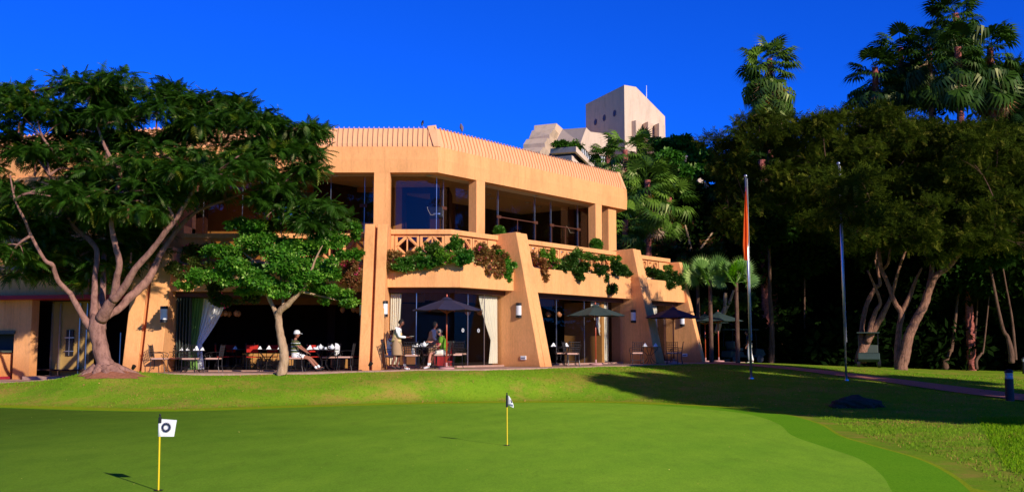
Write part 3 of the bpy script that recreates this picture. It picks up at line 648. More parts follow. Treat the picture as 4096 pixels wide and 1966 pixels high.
b = MB(); b.fbox(PW, 5.10, 17, 1.2, 2.0, .60, 1.47); part('kiosk_counter', b, M['wall'])
b = MB(); b.fbox(PW, 5.02, 17, 1.2, 2.06, .50, .60); b.fbox(PW, 5.02, 5.098, 1.97, 2.04, .60, 1.47); part('kiosk_trim', b, M['redtrim'])
b = MB(); b.fbox(PW, 4.98, 17, 1.1, 2.1, 1.47, 1.54); part('kiosk_counter_top', b, M['greytrim'])
b = MB()
def pwbar(a, c): bar2(b, PW, a, c, .035, 2.005, 2.03)
for x0 in (5.55,):
    for a, c in (((x0, .68), (x0+.88, 1.38)), ((x0, 1.38), (x0+.88, .68)), ((x0, .68), (x0+.88, .68)), ((x0, 1.38), (x0+.88, 1.38)), ((x0, .68), (x0, 1.38)), ((x0+.88, .68), (x0+.88, 1.38))): pwbar(a, c)
part('kiosk_panel_trim', b, M['greytrim'])
b = MB(); b.fbox(PW, 4.0, 17, 1.6, 2.9, .34, .50); b.fbox(PW, 2.2, 4.0, .5, 2.0, .42, .62); part('wing_step', b, M['tile'])
# ================================================================== wall lamps and small fittings
def lamp(loc, rotz, label):
    t = thing('wall_lamp', label, 'wall lamp', loc, rotz, 'half round wall lamps on the buttresses')
    h = .56; r = .13
    def half(b, r_, z0, z1):
        pts = [(0, r_*math.sin(a), 0) for a in ()]; n = 9
        poly = [(r_*.75*math.cos(-PI/2+PI*i/(n-1)), r_*math.sin(-PI/2+PI*i/(n-1)), z0) for i in range(n)]
        b.prism(poly, (0, 0, z1-z0))
    b = MB(); half(b, r, -h/2+.002, -h/2+.10); b.build('bottom_cap', M['black'], t, world=False)
    b = MB(); half(b, r, h/2-.10, h/2-.002); b.build('top_cap', M['black'], t, world=False)
    b = MB(); half(b, r*.93, -h/2+.10, h/2-.10); b.build('lamp_shade', M['lampglass'], t, world=False, smooth=False)
    return t
def faceang(P):  # +x local = outward side direction
    return 0
rs = math.atan2(-UY, -UX)  # outward normal of the buttress side faces (towards the camera)
p = PR(2.078, 2.25, 3.03); lamp(p, rs, 'half round wall lamp on the shaded side of the tall buttress beside the cream curtain')
p = PR(10.438, 2.1, 3.0); lamp(p, rs, 'dim wall lamp on the second right-hand buttress, half hidden by a dark parasol')
p = PR(15.268, 1.85, 2.93); lamp(p, rs, 'bluish wall lamp in the dappled shade of the end wall')
p = PL(-9.18+.1, 2.62, 2.75); p = Vector((-11.9, 34.45, 2.78)); lamp(p, -PI/2, 'sunlit wall lamp on the far left buttress beside the curtained opening')
p = Vector((-4.395, 34.85, 2.98)); lamp(p, 0-.3, 'wall lamp on the edge of the buttress left of the seated boy')
p = Vector((-5.205, 35.0, 2.95)); lamp(p, PI, 'wall lamp in shadow on the left side of the middle buttress')
for P_, s, t_, z, lb in ((PR, 2.078, 2.48, 1.27, 'small white bulkhead step light low on the orange buttress beside the bright curtain'), (PR, 15.268, 1.97, 1.28, 'small white bulkhead step light low on the end wall')):
    t = thing('step_light', lb, 'step light', P_(s, t_, z), rs)
    b = MB(); b.box((.02, 0, 0), (.04, .26, .15)); b.build('housing', M['white'], t, world=False, bevel=.015)
    b = MB(); b.box((.042, 0, -.01), (.012, .18, .035)); b.build('hood', M['greyprint'], t, world=False)
def uplight(loc, label):
    t = thing('garden_spotlight', label, 'spotlight', loc, 0, 'small ground spotlights')
    b = MB(); b.tube([(0, 0, 0), (0, 0, .12)], .012, 6); b.build('stake', M['black'], t, world=False)
    b = MB(); b.tube([(0, 0, .12), (.07, -.05, .22)], [.05, .07], 10); b.build('lamp_head', M['darkmetal'], t, world=False)
uplight((-12.52, 33.45, gh(-12.5, 33.45)), 'black ground spotlight at the foot of the far left buttress')
uplight((-4.75, 33.75, .93), 'small spotlight standing beside the boy at the middle buttress')
# ================================================================== putting pins
def emblem(b, cx, cz, r, y):
    n = 28
    def ringq(r0, r1, k0, k1): b.add([(cx+r0*math.cos(k0), y, cz+r0*math.sin(k0)), (cx+r1*math.cos(k0), y, cz+r1*math.sin(k0)), (cx+r1*math.cos(k1), y, cz+r1*math.sin(k1)), (cx+r0*math.cos(k1), y, cz+r0*math.sin(k1))], [(0, 1, 2, 3)])
    for i in range(n):
        a0, a1 = 2*PI*i/n, 2*PI*(i+1)/n; rr = .44 if i % 2 else .58
        ringq(r*rr, r*.70, a0, a1)
        ringq(r*.70, r*(.86 if i % 2 else .98), a0, a1)
        if i % 2 == 0: pass
        else: ringq(r*.93, r, a0, a1)
def pin(loc, label, lean, flagq, sleeve, hole=True):
    t = thing('putting_pin', label, 'golf pin', loc)
    top = Vector((lean, 0, .80)); H = .90
    b = MB(); b.tube([(0, 0, -.05), (lean*.9, 0, H*.9)], .0105, 10); b.build('pole', M['yellow'], t, world=False)
    b = MB(); lx = lean*.95
    b.tube([(lx, 0, H-sleeve), (lx+.001, 0, H-.045)], .019 if sleeve > .1 else .017, 12); b.tube([(lx, 0, H-.046), (lx, 0, H-.03)], .009, 8); b.ball((lx, 0, H-.018), .0135, 10); b.build('pole_cap', M['black'], t, world=False, smooth=False)
    b = MB(); flagq(b, t, lx, H); 
    b = MB(); b.lathe([(.054, 0.0085), (.054, .0105)], (0, 0, 0), 20); b.build('cup', M['black'], t, world=False)
    return t
def flagL(b, t, lx, H):
    # nearly square flag blown out to the right; slight waves
    nx_, nz_ = 12, 8; w, h = .195, .205; z0 = H-.065
    vs = []
    for j in range(nz_+1):
        for i in range(nx_+1):
            u, v = i/nx_, j/nz_; ww = w*(1.0-.16*v)
            vs.append((lx+.008+u*ww, math.sin(u*5+v*2)*.008*u, z0-v*h-.012*u*(1-v)))
    b.add(vs, [(j*(nx_+1)+i, j*(nx_+1)+i+1, (j+1)*(nx_+1)+i+1, (j+1)*(nx_+1)+i) for j in range(nz_) for i in range(nx_)])
    b.tube([(lx, 0, z0), (lx, 0, z0-h)], .017, 10, cap=True)
    f = b.build('flag', M['whitecloth'], t, world=False, smooth=True)
    e = MB(); emblem(e, lx+.08, z0-.098, .058, -.013); e.build('emblem', M['emblem'], f, world=False, fix=False)
def flagR(b, t, lx, H):
    P0 = [(.018, 0, -.05), (.030, 0, -.05)]
    out = [(.022, 0, -.052), (.034, -.004, -.056), (.062, -.01, -.10), (.088, -.004, -.155), (.110, 0, -.20), (.118, .006, -.235), (.112, .008, -.262), (.06, .004, -.235), (.018, .006, -.215), (.018, .004, -.12)]
    pts = [(lx+x, y, H+z) for x, y, z in out]; c = (lx+.05, -.018, H-.15)
    n = len(pts); b.add(pts+[c], [(i, (i+1) % n, n) for i in range(n)])
    f = b.build('flag', M['whitecloth'], t, world=False, fix=False)
    e = MB(); e.prism([(lx+.024, -.012, H-.190), (lx+.100, -.012, H-.205), (lx+.110, -.012, H-.232), (lx+.028, -.012, H-.208)], (0, -.002, 0)); e.build('stripe', M['greyprint'], f, world=False)
    e = MB(); e.prism([(lx+.064, -.016, H-.115), (lx+.083, -.013, H-.150), (lx+.094, -.013, H-.175), (lx+.078, -.02, H-.172), (lx+.066, -.02, H-.14)], (0, -.002, 0)); e.build('emblem', M['emblem'], f, world=False)
pin(gz(634, 1961, .008), 'yellow putting pin nearest the camera, white flag with round dark sunburst badge', -.012, flagL, .115)
pin(gz(2029, 1780, .008), 'yellow putting pin in the middle of the green with a limp white flag', -.006, flagR, .25)
# ================================================================== flagpoles
def flagpole(loc, h, lean, r, label, flag=False):
    t = thing('flagpole', label, 'flagpole', loc)
    b = MB(); b.tube([(0, 0, -.2), (lean*.5, 0, h*.5), (lean, 0, h)], [r, r*.95, r*.7], 14); p_ = b.build('pole', M['silver'], t, world=False, smooth=True)
    b = MB(); b.ball((lean, 0, h+.05), .062, 12); b.build('ball_finial', M['silver'], t, world=False, smooth=True)
    b = MB(); b.tube([(.045, -.045, 1.4), (lean+.05, -.045, h-.05)], .006, 5); b.build('halyard', M['white'], t, world=False)
    b = MB(); b.lathe([(r*2.2, 0), (r*2.0, .05), (r*1.1, .06)], (0, 0, .0), 14); b.build('base_collar', M['silver'], t, world=False)
    return t
z1 = gh(8.74, 37.07); fp1 = flagpole((8.74, 37.07, z1), 7.95-z1, -.03, .048, 'silver flagpole with a furled orange flag, left one of the pair on the lawn')
z2 = gh(12.26, 37.2); flagpole((12.26, 37.2, z2), 8.45-z2, -.03, .040, 'bare silver flagpole in front of the acacia canopy, right one of the pair')
b = MB(); vs = []; nz_ = 22; nx_ = 16
for j in range(nz_+1):
    v = j/nz_; wtop = .05+.17*math.sin(min(1, v*1.3)*PI*.5)*(1 if v < .8 else 1-(v-.8)*2.2)
    for i in range(nx_+1):
        u = i/nx_
        vs.append((8.74-.05-u*wtop*1.0+.06*math.sin(v*3), 37.07-.09+.05*math.sin(u*11+v*2), 7.6-v*2.75-.35*u*(1-v)))
b.add(vs, [(j*(nx_+1)+i, j*(nx_+1)+i+1, (j+1)*(nx_+1)+i+1, (j+1)*(nx_+1)+i) for j in range(nz_) for i in range(nx_)])
tag(b.build('flag', M['orangeflag'], smooth=True, fix=False), 'limp orange flag hanging folded against the left silver flagpole', 'flag')
# bollards
def bollard(loc, h, label, s=1):
    t = thing('bollard_light', label, 'bollard light', loc, 0, 'black bollard lights along the path')
    r = .095*s
    b = MB(); b.lathe([(r*1.02, 0), (r, .02), (r, h*.70)], (0, 0, 0), 18); b.build('post', M['black'], t, world=False, smooth=False)
    b = MB(); b.lathe([(r*.85, h*.70), (r*.85, h*.885)], (0, 0, 0), 18); b.build('lens', M['lampglass'], t, world=False)
    b = MB()
    for k in range(4): b.lathe([(r*.9, h*(.715+.045*k)), (r*1.04, h*(.712+.045*k)), (r*.9, h*(.73+.045*k))], (0, 0, 0), 18)
    b.build('louvre', M['silver'], t, world=False)
    b = MB(); b.lathe([(r*1.03, h*.885), (r*1.03, h*.905), (r*.93, h*.95), (r*.6, h*.985), (.001, h)], (0, 0, 0), 18); b.build('cap', M['black'], t, world=False, smooth=True)
q = gz(2584, 1453, .93); bollard((q.x, q.y, gh(q.x, q.y)-.02), 1.06, 'black domed bollard light on the lawn edge before the second right-hand buttress')
q = gz(4040, 1597, .1); bollard((q.x, q.y, gh(q.x, q.y)-.02), .97, 'black bollard light standing beside the brick path at the right edge', 1.3)
q = gz(4060, 1505, .1); bollard((q.x+.5, q.y, gh(q.x, q.y)-.02), .9, 'farther bollard light in the shade beyond the path at the right edge')
# boulder
bm = bmesh.new(); bmesh.ops.create_icosphere(bm, subdivisions=4, radius=1)
for v in bm.verts:
    n_ = v.co.normalized(); k = 1+.13*math.sin(n_.x*4+1)*math.sin(n_.y*5)+.07*math.sin(n_.x*11+n_.z*7)+.05*random.uniform(-1, 1)
    v.co = Vector((n_.x*.74*k, n_.y*.5*k, max(-.2, n_.z*.23*k*(1.1-.28*abs(n_.x)))))
me = D.meshes.new('boulder'); bm.to_mesh(me); bm.free(); me.materials.append(M['rock'])
o = D.objects.new('boulder', me); COL.objects.link(o); o.location = (9.4, 27.85, gh(9.4, 27.85)+.06); o.rotation_euler = (0, 0, .2); tag(o, 'low grey boulder lying in the shaded lawn', 'boulder')
# ================================================================== terrace furniture
def chair_proto():
    t = thing('wrought_iron_chair', 'x', 'chair', (0, 0, 0))
    b = MB(); b.box((.02, 0, .465), (.46, .46, .055)); b.build('cushion', M['cushion'], t, world=False, bevel=.015)
    b = MB(); B = lambda y, z: (-.23-(z-.45)*.16, y, z)
    b.tube([B(-.235, .44), B(-.235, .93), (B(-.235, .95)[0]-.03, -.235, .95)], .012, 6); b.tube([B(.235, .44), B(.235, .93), (B(.235, .95)[0]-.03, .235, .95)], .012, 6)
    for z in (.54, .63, .72, .81, .91): b.tube([B(-.235, z), B(.235, z)], .0115, 5)
    for y in (-.16, -.08, 0, .08, .16): b.tube([B(y, .54), B(y, .91)], .0115, 5)
    b.build('backrest', M['darkmetal'], t, world=False)
    for x, y in ((.22, .22), (.22, -.22), (-.22, .22), (-.22, -.22)):
        b = MB(); b.tube([(x, y, .45), (x*1.02, y, .2), (x*1.2, y*1.05, 0)], .012, 6); b.build('leg', M['darkmetal'], t, world=False)
    for y in (.26, -.26):
        b = MB(); pts = [(-.26, y, .68), (-.1, y, .69), (.08, y, .68), (.2, y, .645), (.235, y, .58), (.2, y, .53), (.14, y, .54), (.13, y, .58), (.16, y, .60)]; b.tube(pts, .011, 6)
        b.tube([(.2, y, .53), (.22, y*.9, .45)], .011, 6); b.build('armrest', M['darkmetal'], t, world=False)
    b = MB(); b.box((.0, 0, .432), (.44, .46, .012)); b.build('seat_frame', M['darkmetal'], t, world=False)
    for x_ in (.24, -.24): b = MB(); b.tube([(x_, -.225, .16), (x_, .225, .16)], .009, 5); b.build('stretcher', M['darkmetal'], t, world=False)
    return t
def redchair_proto():
    t = thing('red_chair', 'x', 'chair', (0, 0, 0))
    b = MB(); b.box((0, 0, .46), (.44, .44, .035)); b.build('seat', M['redfabric'], t, world=False, bevel=.01)
    b = MB(); b.box((-.245, 0, .76), (.02, .42, .26)); b.build('backrest', M['redfabric'], t, world=False, bevel=.008)
    for y in (-.22, .22): b = MB(); b.tube([(-.20, y, .44), (-.26, y, .93)], .012, 6); b.ball((-.262, y, .95), .022, 8); b.build('back_post', M['darkmetal'], t, world=False)
    for x, y in ((.2, .2), (.2, -.2), (-.2, .2), (-.2, -.2)):
        b = MB(); b.tube([(x, y, .45), (x*1.15, y*1.05, 0)], .011, 6); b.build('leg', M['darkmetal'], t, world=False)
    for p_, q_ in (((.22, -.2, .14), (-.22, -.2, .14)), ((.22, .2, .14), (-.22, .2, .14)), ((.22, -.2, .16), (.22, .2, .16))): b = MB(); b.tube([p_, q_], .008, 5); b.build('stretcher', M['darkmetal'], t, world=False)
    return t
def table_proto():
    t = thing('round_table', 'x', 'table', (0, 0, 0))
    b = MB(); b.lathe([(.50, .715), (.51, .722), (.51, .737), (.50, .742)], (0, 0, 0), 28); b.build('tabletop', M['darkmetal'], t, world=False)
    for k in range(4):
        a = PI/4+k*PI/2; c, s_ = math.cos(a), math.sin(a)
        b = MB(); b.tube([(c*r, s_*r, z) for r, z in ((.34, .71), (.36, .62), (.22, .5), (.1, .38), (.09, .24), (.2, .1), (.34, .03), (.38, .0))], .013, 6); b.build('leg', M['darkmetal'], t, world=False)
    b = MB(); b.tube([(math.cos(q)*.12, math.sin(q)*.12, .38) for q in np.linspace(0, 2*PI, 13)], .009, 5); b.build('ring_brace', M['darkmetal'], t, world=False)
    return t
cp_, rp_, tp_ = chair_proto(), redchair_proto(), table_proto(); used = {}
def place(proto, x, y, z, rz, label, group):
    if proto.name not in used:
        used[proto.name] = 1; proto.location = (x, y, z); proto.rotation_euler = (0, 0, rz); proto['label'] = label; proto['group'] = group; return proto
    return dup(proto, (x, y, z), rz, label, group)
def napkin(x, y, z, label, s=1):
    b = MB(); h = .12*s; r = .085*s
    b.add([(x-r, y-.03, z), (x+r, y-.03, z), (x+r*.8, y+.04, z), (x-r*.8, y+.04, z), (x-.004, y, z+h), (x+.02*s, y+.01, z+h*.96)], [(0, 1, 5, 4), (1, 2, 5), (2, 3, 4, 5), (3, 0, 4), (3, 2, 1, 0)])
    tag(b.build('napkin', M['whitecloth']), label, 'napkin', 'folded white napkins')
def cup(x, y, z, label):
    t = thing('cup', label, 'cup', (x, y, z), random.uniform(0, 6), 'white cups and saucers')
    b = MB(); b.lathe([(.025, .01), (.04, .03), (.045, .075), (.04, .075), (.03, .03), (.01, .02)], (0, 0, 0), 14); b.tube([(.04, 0, .06), (.065, 0, .055), (.06, 0, .03), (.036, 0, .028)], .006, 5); b.build('cup_body', M['white'], t, world=False, smooth=True)
    b = MB(); b.lathe([(.03, 0), (.075, .008), (.075, .012), (.03, .006)], (0, 0, 0), 16); b.build('saucer', M['white'], t, world=False)
def teapot(x, y, z, label, rz=0):
    t = thing('teapot', label, 'teapot', (x, y, z), rz)
    b = MB(); b.lathe([(.04, 0), (.075, .03), (.085, .075), (.07, .12), (.04, .14)], (0, 0, 0), 16); b.build('pot_body', M['white'], t, world=False, smooth=True)
    b = MB(); b.lathe([(.042, .14), (.035, .155), (.01, .165), (.014, .18), (.002, .19)], (0, 0, 0), 12); b.build('lid', M['white'], t, world=False, smooth=True)
    b = MB(); b.tube([(.07, 0, .05), (.11, 0, .08), (.13, 0, .13)], [.018, .013, .009], 8); b.build('spout', M['white'], t, world=False, smooth=True)
    b = MB(); b.tube([(-.07, 0, .11), (-.12, 0, .11), (-.125, 0, .06), (-.08, 0, .045)], .009, 6); b.build('handle', M['white'], t, world=False, smooth=True)
TG = 'round iron terrace tables'; CG = 'iron lattice chairs on the terrace'; RG = 'red backed chairs inside the dining room'
def T(x, y, label, z=None): z = patz(x) if z is None else z; place(tp_, x, y, z, random.uniform(0, .7), label, TG); return (x, y, z+.742)
def Cx(x, y, rz, label, z=None): place(cp_, x, y, patz(x) if z is None else z, rz, label, CG)
def Rx(x, y, rz, label, z=.85): place(rp_, x, y, z, rz, label, RG)
def X(px, Y): return (px-2048)/F*Y*1.0
# --- left table group (by the green curtain)
Yl = 34.5
x = X(770, 34.9); tx = T(x, 34.9, 'round iron table by the green curtain, laid with napkins')
Cx(X(650, Yl), 34.4, .05, 'iron chair at the far left, seen from the side against the orange buttress')
Cx(X(768, 34.0), 34.05, PI/2, 'iron lattice chair turned its back to the lawn at the leftmost table')
Cx(X(715, 35.6), 35.6, -.5, 'iron chair behind the leftmost table, in front of the folded doors')
Cx(X(862, 34.6), 34.6, PI, 'iron chair facing left at the right side of the leftmost table')
napkin(tx[0]-.25, tx[1]-.2, tx[2], 'left small folded napkin on the leftmost table', .8); napkin(tx[0]+.22, tx[1]-.1, tx[2], 'big pyramid napkin on the right side of the leftmost table', 1.3); napkin(tx[0]-.08, tx[1]-.1, tx[2], 'small folded napkin in the middle of the leftmost table', .8); napkin(tx[0]+.34, tx[1]+.2, tx[2], 'rear napkin at the right rim of the leftmost table', .9)
# --- inside red chairs
for px, Y, rz, lb in ((895, 37.0, .4, 'red chair in shade just right of the leftmost terrace table'), (945, 38.0, 1.2, 'dark red chair deep in the shade before the low orange wall'), (1022, 36.6, PI/2, 'sunlit red chair seen from behind, left of the slim tree trunk'), (1085, 37.4, 2.2, 'red chair tucked behind the table left of the slim trunk'), (1160, 37.0, .1, 'red chair half hidden right behind the slim tree trunk'), (985, 38.3, 2.6, 'rear red chair turned away, before the low orange wall'), (1260, 37.2, -1.2, 'red chair behind the table of the man in the white cap'), (1325, 37.6, -1.9, 'red chair seen under the teapots of the white cap table'), (1430, 37.4, 2.8, 'red chair beside the middle buttress, mostly in the dark')):
    Rx(X(px, Y), Y, rz, lb)
t2 = T(X(1075, 36.4), 36.4, 'round table inside, between the red chairs left of the slim trunk', .85)
napkin(t2[0]-.22, t2[1]-.2, t2[2], 'left napkin on the inner table by the slim trunk', .9); napkin(t2[0]+.1, t2[1]-.2, t2[2], 'right napkin on the inner table by the slim trunk', 1.1); napkin(t2[0]+.45, t2[1]-.1, t2[2], 'narrow napkin just left of the slim trunk', .8)
t2b = T(X(960, 37.4), 37.4, 'dark inner table farthest left, before the low orange wall', .85)
napkin(t2b[0]-.1, t2b[1]-.1, t2b[2], 'shaded napkin on the dark inner table', 1.0)
# --- cap man group
Ym = 34.4
Cx(X(1192, Ym), Ym, 0, 'iron chair the man in the white cap sits on')
t3 = T(X(1262, 35.1), 35.1, 'round table just behind the man in the striped shirt'); t4 = T(X(1300, 34.55), 34.55, 'round table with white teapots right of the man in the white cap')
Cx(X(1385, 34.5), 34.5, PI, 'iron chair facing left at the right end of the teapot table'); Cx(X(1330, 35.3), 35.2, -PI/2-.2, 'iron chair behind the teapot table with a white cloth over it')
b = MB(); x0 = X(1357, 35.3)
b.add([(x0-.06, 35.0, patz(-6)+.95), (x0+.03, 35.0, patz(-6)+.93), (x0+.10, 34.98, patz(-6)+.85), (x0+.09, 34.98, patz(-6)+.62), (x0-.02, 34.97, patz(-6)+.5), (x0-.08, 35.0, patz(-6)+.56), (x0-.07, 35.0, patz(-6)+.75)], [tuple(range(7))]); b.prism([b.v[i] for i in range(7)], (0, .03, 0))
tag(b.build('white_cloth', M['whitecloth']), 'white cloth draped over the chair behind the teapot table', 'cloth')
napkin(t3[0]-.12, t3[1]-.2, t3[2], 'pyramid napkin beside the cap man, left of the teapots', 1.3); napkin(t3[0]+.12, t3[1]-.1, t3[2], 'slanted napkin just left of the teapots', 1.0)
teapot(t4[0]-.1, t4[1]-.1, t4[2], 'taller white teapot in the middle of the cap man table', 2.5); teapot(t4[0]+.28, t4[1]-.05, t4[2], 'right white teapot on the cap man table', .4); cup(t4[0]+.1, t4[1]-.25, t4[2], 'white cup between the two teapots on the cap man table'); cup(t4[0]-.3, t4[1]-.15, t4[2], 'white cup at the left rim of the cap man table')
# --- waitress group
t5 = T(X(1700, 34.4), 34.5, 'round table between the boy and the man in the green shirt')
Cx(X(1574, 34.5), 34.4, 0, 'iron chair the boy sits on beside the buttress')
Cx(X(1650, 33.95), 34.0, PI/2, 'iron lattice chair seen from behind, between waitress and green shirt man')
Cx(X(1768, 34.5), 34.5, PI-.1, 'iron chair the man in the green shirt sits on')
Cx(X(1720, 35.1), 35.3, -PI/2, 'iron chair behind the table of the green shirt man'); Cx(X(1815, 35.3), 35.2, 2.4, 'iron chair right behind the parasol pole')
Cx(X(1835, 35.8), 36.9, .2, 'iron chair inside the glass, facing the waiting waitress', G0); Cx(X(1780, 37), 37.6, PI, 'iron chair far inside behind the parasol pole', G0)
teapot(t5[0]+.0, t5[1]-.22, t5[2], 'white teapot the green shirt man reaches for', 0); cup(t5[0]-.2, t5[1]-.1, t5[2], 'white cup left of the teapot on the green shirt man table'); cup(t5[0]-.38, t5[1]-.05, t5[2], 'white cup at the far left rim of the green shirt man table'); cup(t5[0]-.1, t5[1]+.1, t5[2], 'rear white cup behind the teapot on the green shirt man table')
napkin(t5[0]-.28, t5[1]+.22, t5[2], 'napkin at the back of the green shirt man table', 1.0)
b = MB(); b.add([(t5[0]-.42, 34.03, .93+.72), (t5[0]-.32, 34.0, .93+.72), (t5[0]-.28, 34.0, .93+.45), (t5[0]-.38, 34.02, .93+.42)], []); b.prism(b.v[:], (0, .02, 0)); tag(b.build('hanging_napkin', M['whitecloth']), 'white napkin hanging over the table edge beside the waitress', 'napkin')
# plate
# --- right groups in shade
p = PR(4.35, 2.45, 0); t6 = T(p.x, p.y, 'round table right of the tall buttress, laid with two napkins', .945)
napkin(t6[0]-.22, t6[1]-.2, t6[2], 'left napkin on the table right of the tall buttress', 1.2); napkin(t6[0]+.28, t6[1]-.15, t6[2], 'right napkin on the table right of the tall buttress', 1.2)
p = PR(5.0, 2.5, 0); Cx(p.x+.1, p.y, PI/2+.25, 'iron chair with its back to the lawn, right of the tall buttress', .945)
p = PR(4.1, 3.2, 0); Cx(p.x, p.y-.1, .2, 'iron chair close against the tall buttress', .945); p = PR(5.6, 1.7, 0); Cx(p.x, p.y, PI, 'iron chair behind, between tall buttress and second parasol', .945)
p = PR(10.0, 3.15, 0); t7 = T(p.x, p.y, 'round table under the third parasol before the second right-hand buttress', .945)
napkin(t7[0]-.2, t7[1]-.1, t7[2], 'left bluish napkin on the table under the third parasol', 1.2); napkin(t7[0]+.25, t7[1]-.1, t7[2], 'right bluish napkin on the table under the third parasol', 1.2)
p = PR(9.2, 3.0, 0); Cx(p.x, p.y, PI/2+.1, 'iron chair left of the bollard with its back to the lawn', .945); p = PR(10.9, 3.55, 0); Cx(p.x+.35, p.y, PI-.2, 'iron chair right behind the bollard light', .945); p = PR(10.1, 3.9, 0); Cx(p.x+.3, p.y+.2, PI/2-.2, 'iron chair at the left of the bollard under the third parasol', .945)
# ================================================================== parasols
def parasol_proto(m, name='parasol'):
    t = thing(name, 'x', 'parasol', (0, 0, 0)); R_, zt, ze = 1.22, 2.38, 1.98
    nseg = 8; sub = 4
    b = MB(); vs = [(0, 0, zt)]; rows = 4
    for r in range(1, rows+1):
        for k in range(nseg*sub):
            a = 2*PI*k/(nseg*sub)+PI/8; fr = (k % sub)/sub; f = r/rows
            ch = math.cos(PI/nseg)/math.cos((fr-.5)*2*PI/nseg)
            sag = -.05*math.sin(PI*fr)*f*f if True else 0
            rr = R_*f*ch*(1-.015*math.sin(PI*fr)*f); z = zt-(zt-ze)*f**1.12+sag*.6
            vs.append((rr*math.cos(a), rr*math.sin(a), z))
    n = nseg*sub; fs = [(0, 1+k, 1+(k+1) % n) for k in range(n)]+[(1+(r-1)*n+k, 1+r*n+k, 1+r*n+(k+1) % n, 1+(r-1)*n+(k+1) % n) for r in range(1, rows) for k in range(n)]
    b.add(vs, fs); c = b.build('canopy', m, t, world=False, fix=False)
    sm = c.modifiers.new('thickness', 'SOLIDIFY'); sm.thickness = .006
    b = MB(); b.lathe([(.20, zt-.035), (.17, zt-.01), (.08, zt+.035), (.03, zt+.05)], (0, 0, 0), 8); b.build('vent_cap', m, t, world=False)
    b = MB(); b.lathe([(.02, zt+.04), (.035, zt+.07), (.02, zt+.09), (.03, zt+.115), (.001, zt+.15)], (0, 0, 0), 12); b.build('finial', M['redwood'], t, world=False, smooth=True)
    b = MB(); b.tube([(0, 0, .05), (0, 0, zt+.04)], .024, 12); b.build('pole', M['redwood'], t, world=False, smooth=True)
    for k in range(8):
        a = 2*PI*k/8+PI/8; b = MB(); b.tube([(0, 0, zt-.03), (R_*.985*math.cos(a), R_*.985*math.sin(a), ze-.015)], .009, 5)
        b.tube([(.03*math.cos(a), .03*math.sin(a), 1.88), (R_*.42*math.cos(a), R_*.42*math.sin(a), zt-.235)], .008, 5); b.build('rib', M['redwood'], t, world=False)
    b = MB(); b.lathe([(.26, 0), (.27, .02), (.26, .055), (.10, .075), (.035, .08), (.035, .22)], (0, 0, 0), 24); b.build('base', M['pinkstone'], t, world=False, smooth=False)
    return t
PG = 'parasols on the terrace'
pa = parasol_proto(M['navy']); x = X(1788, 34.2); pa.location = (x, 34.15, .93); pa.rotation_euler = (0, 0, .22); pa['label'] = 'navy blue parasol in full sun over the green shirt man'; pa['group'] = PG
pb = parasol_proto(M['greencanvas']); q = PR(6.4, 2.8, .945); pb.location = q; pb.rotation_euler = (0, 0, .1); pb['label'] = 'dark grey-green parasol between the two right-hand buttresses'; pb['group'] = PG
q = gz(2600, 1452, .94); q = PR(10.75, 3.9, .945); dup(pa, q, .5, 'dark navy parasol in shade before the second right-hand buttress')
q = PR(17.3, 2.7, .945); dup(pb, q, .3, 'grey-green parasol beyond the end wall, its red pole in the sun'); q = PR(18.8, 1.2, .9); dup(pb, q, .8, 'farthest parasol, only its edge showing past the end wall')
# ================================================================== curtains
def curtain(P, s0, s1, t, z0, z1, pinch, side, m, label, nf=9):
    """side: -1 gathered to the s0 side, 1 to the s1 side"""
    b = MB(); nz_ = 26; nx_ = nf*6; vs = []
    for j in range(nz_+1):
        v = j/nz_; z = z1-(z1-z0)*v; pv = .66
        if v < pv: k = 1-(1-pinch)*(v/pv)**1.35
        else: k = pinch+(.10)*(v-pv)/(1-pv)
        for i in range(nx_+1):
            u = i/nx_; w = (s1-s0)*k
            s_ = s0+u*w if side < 0 else s1-w+u*w
            vs.append(P(s_, t+.035*math.sin(u*nf*2*PI)*(.5+.5*k)+.01*math.sin(u*23+v*4), z))
    b.add(vs, [(j*(nx_+1)+i, j*(nx_+1)+i+1, (j+1)*(nx_+1)+i+1, (j+1)*(nx_+1)+i) for j in range(nz_) for i in range(nx_)])
    c = b.build('curtain', m, smooth=True, fix=False); tag(c, label, 'curtain', 'curtains in the terrace doors')
    return c
M['greencurtain'] = mat('green_curtain', (.13, .26, .05), .8, .25, 6, stretch=(3, 3, .2))
curtain(PL, -1.57, -1.18, 1.28, G0+.1, ZP0-.2, .8, -1, M['cream'], 'narrow white curtain beside the waitress', 5)
c1 = curtain(PR, .9, 2.0, 1.28, G0+.1, ZP0-.2, .36, 1, M['cream'], 'bright cream curtain tied back beside the tall orange buttress', 8)
curtain(PR, 8.3, 9.55, 1.28, G0+.08, ZP0-.2, .3, 1, M['cream'], 'pale blue-lit curtain tied back left of the second right-hand buttress', 7)
curtain(PR, 12.6, 13.9, 1.28, G0+.08, ZP0-.2, .6, 1, M['cream'], 'yellowish curtain by the end wall in dappled light', 6)
curtain(PL, -8.75, -7.55, .95, .88, ZP0-.35, .28, -1, M['whitecloth'], 'white curtain tied back behind the green one at the left opening', 8)
curtain(PL, -9.12, -8.35, 1.12, .88, ZP0-.35, .75, -1, M['greencurtain'], 'green curtain gathered at the left end of the big opening', 7)
b = MB(); b.tube([PL(-9.18, 1.2, ZP0-.33), PL(-2.42, 1.2, ZP0-.33)], .015, 6); part('curtain_rail', b, M['brown'])
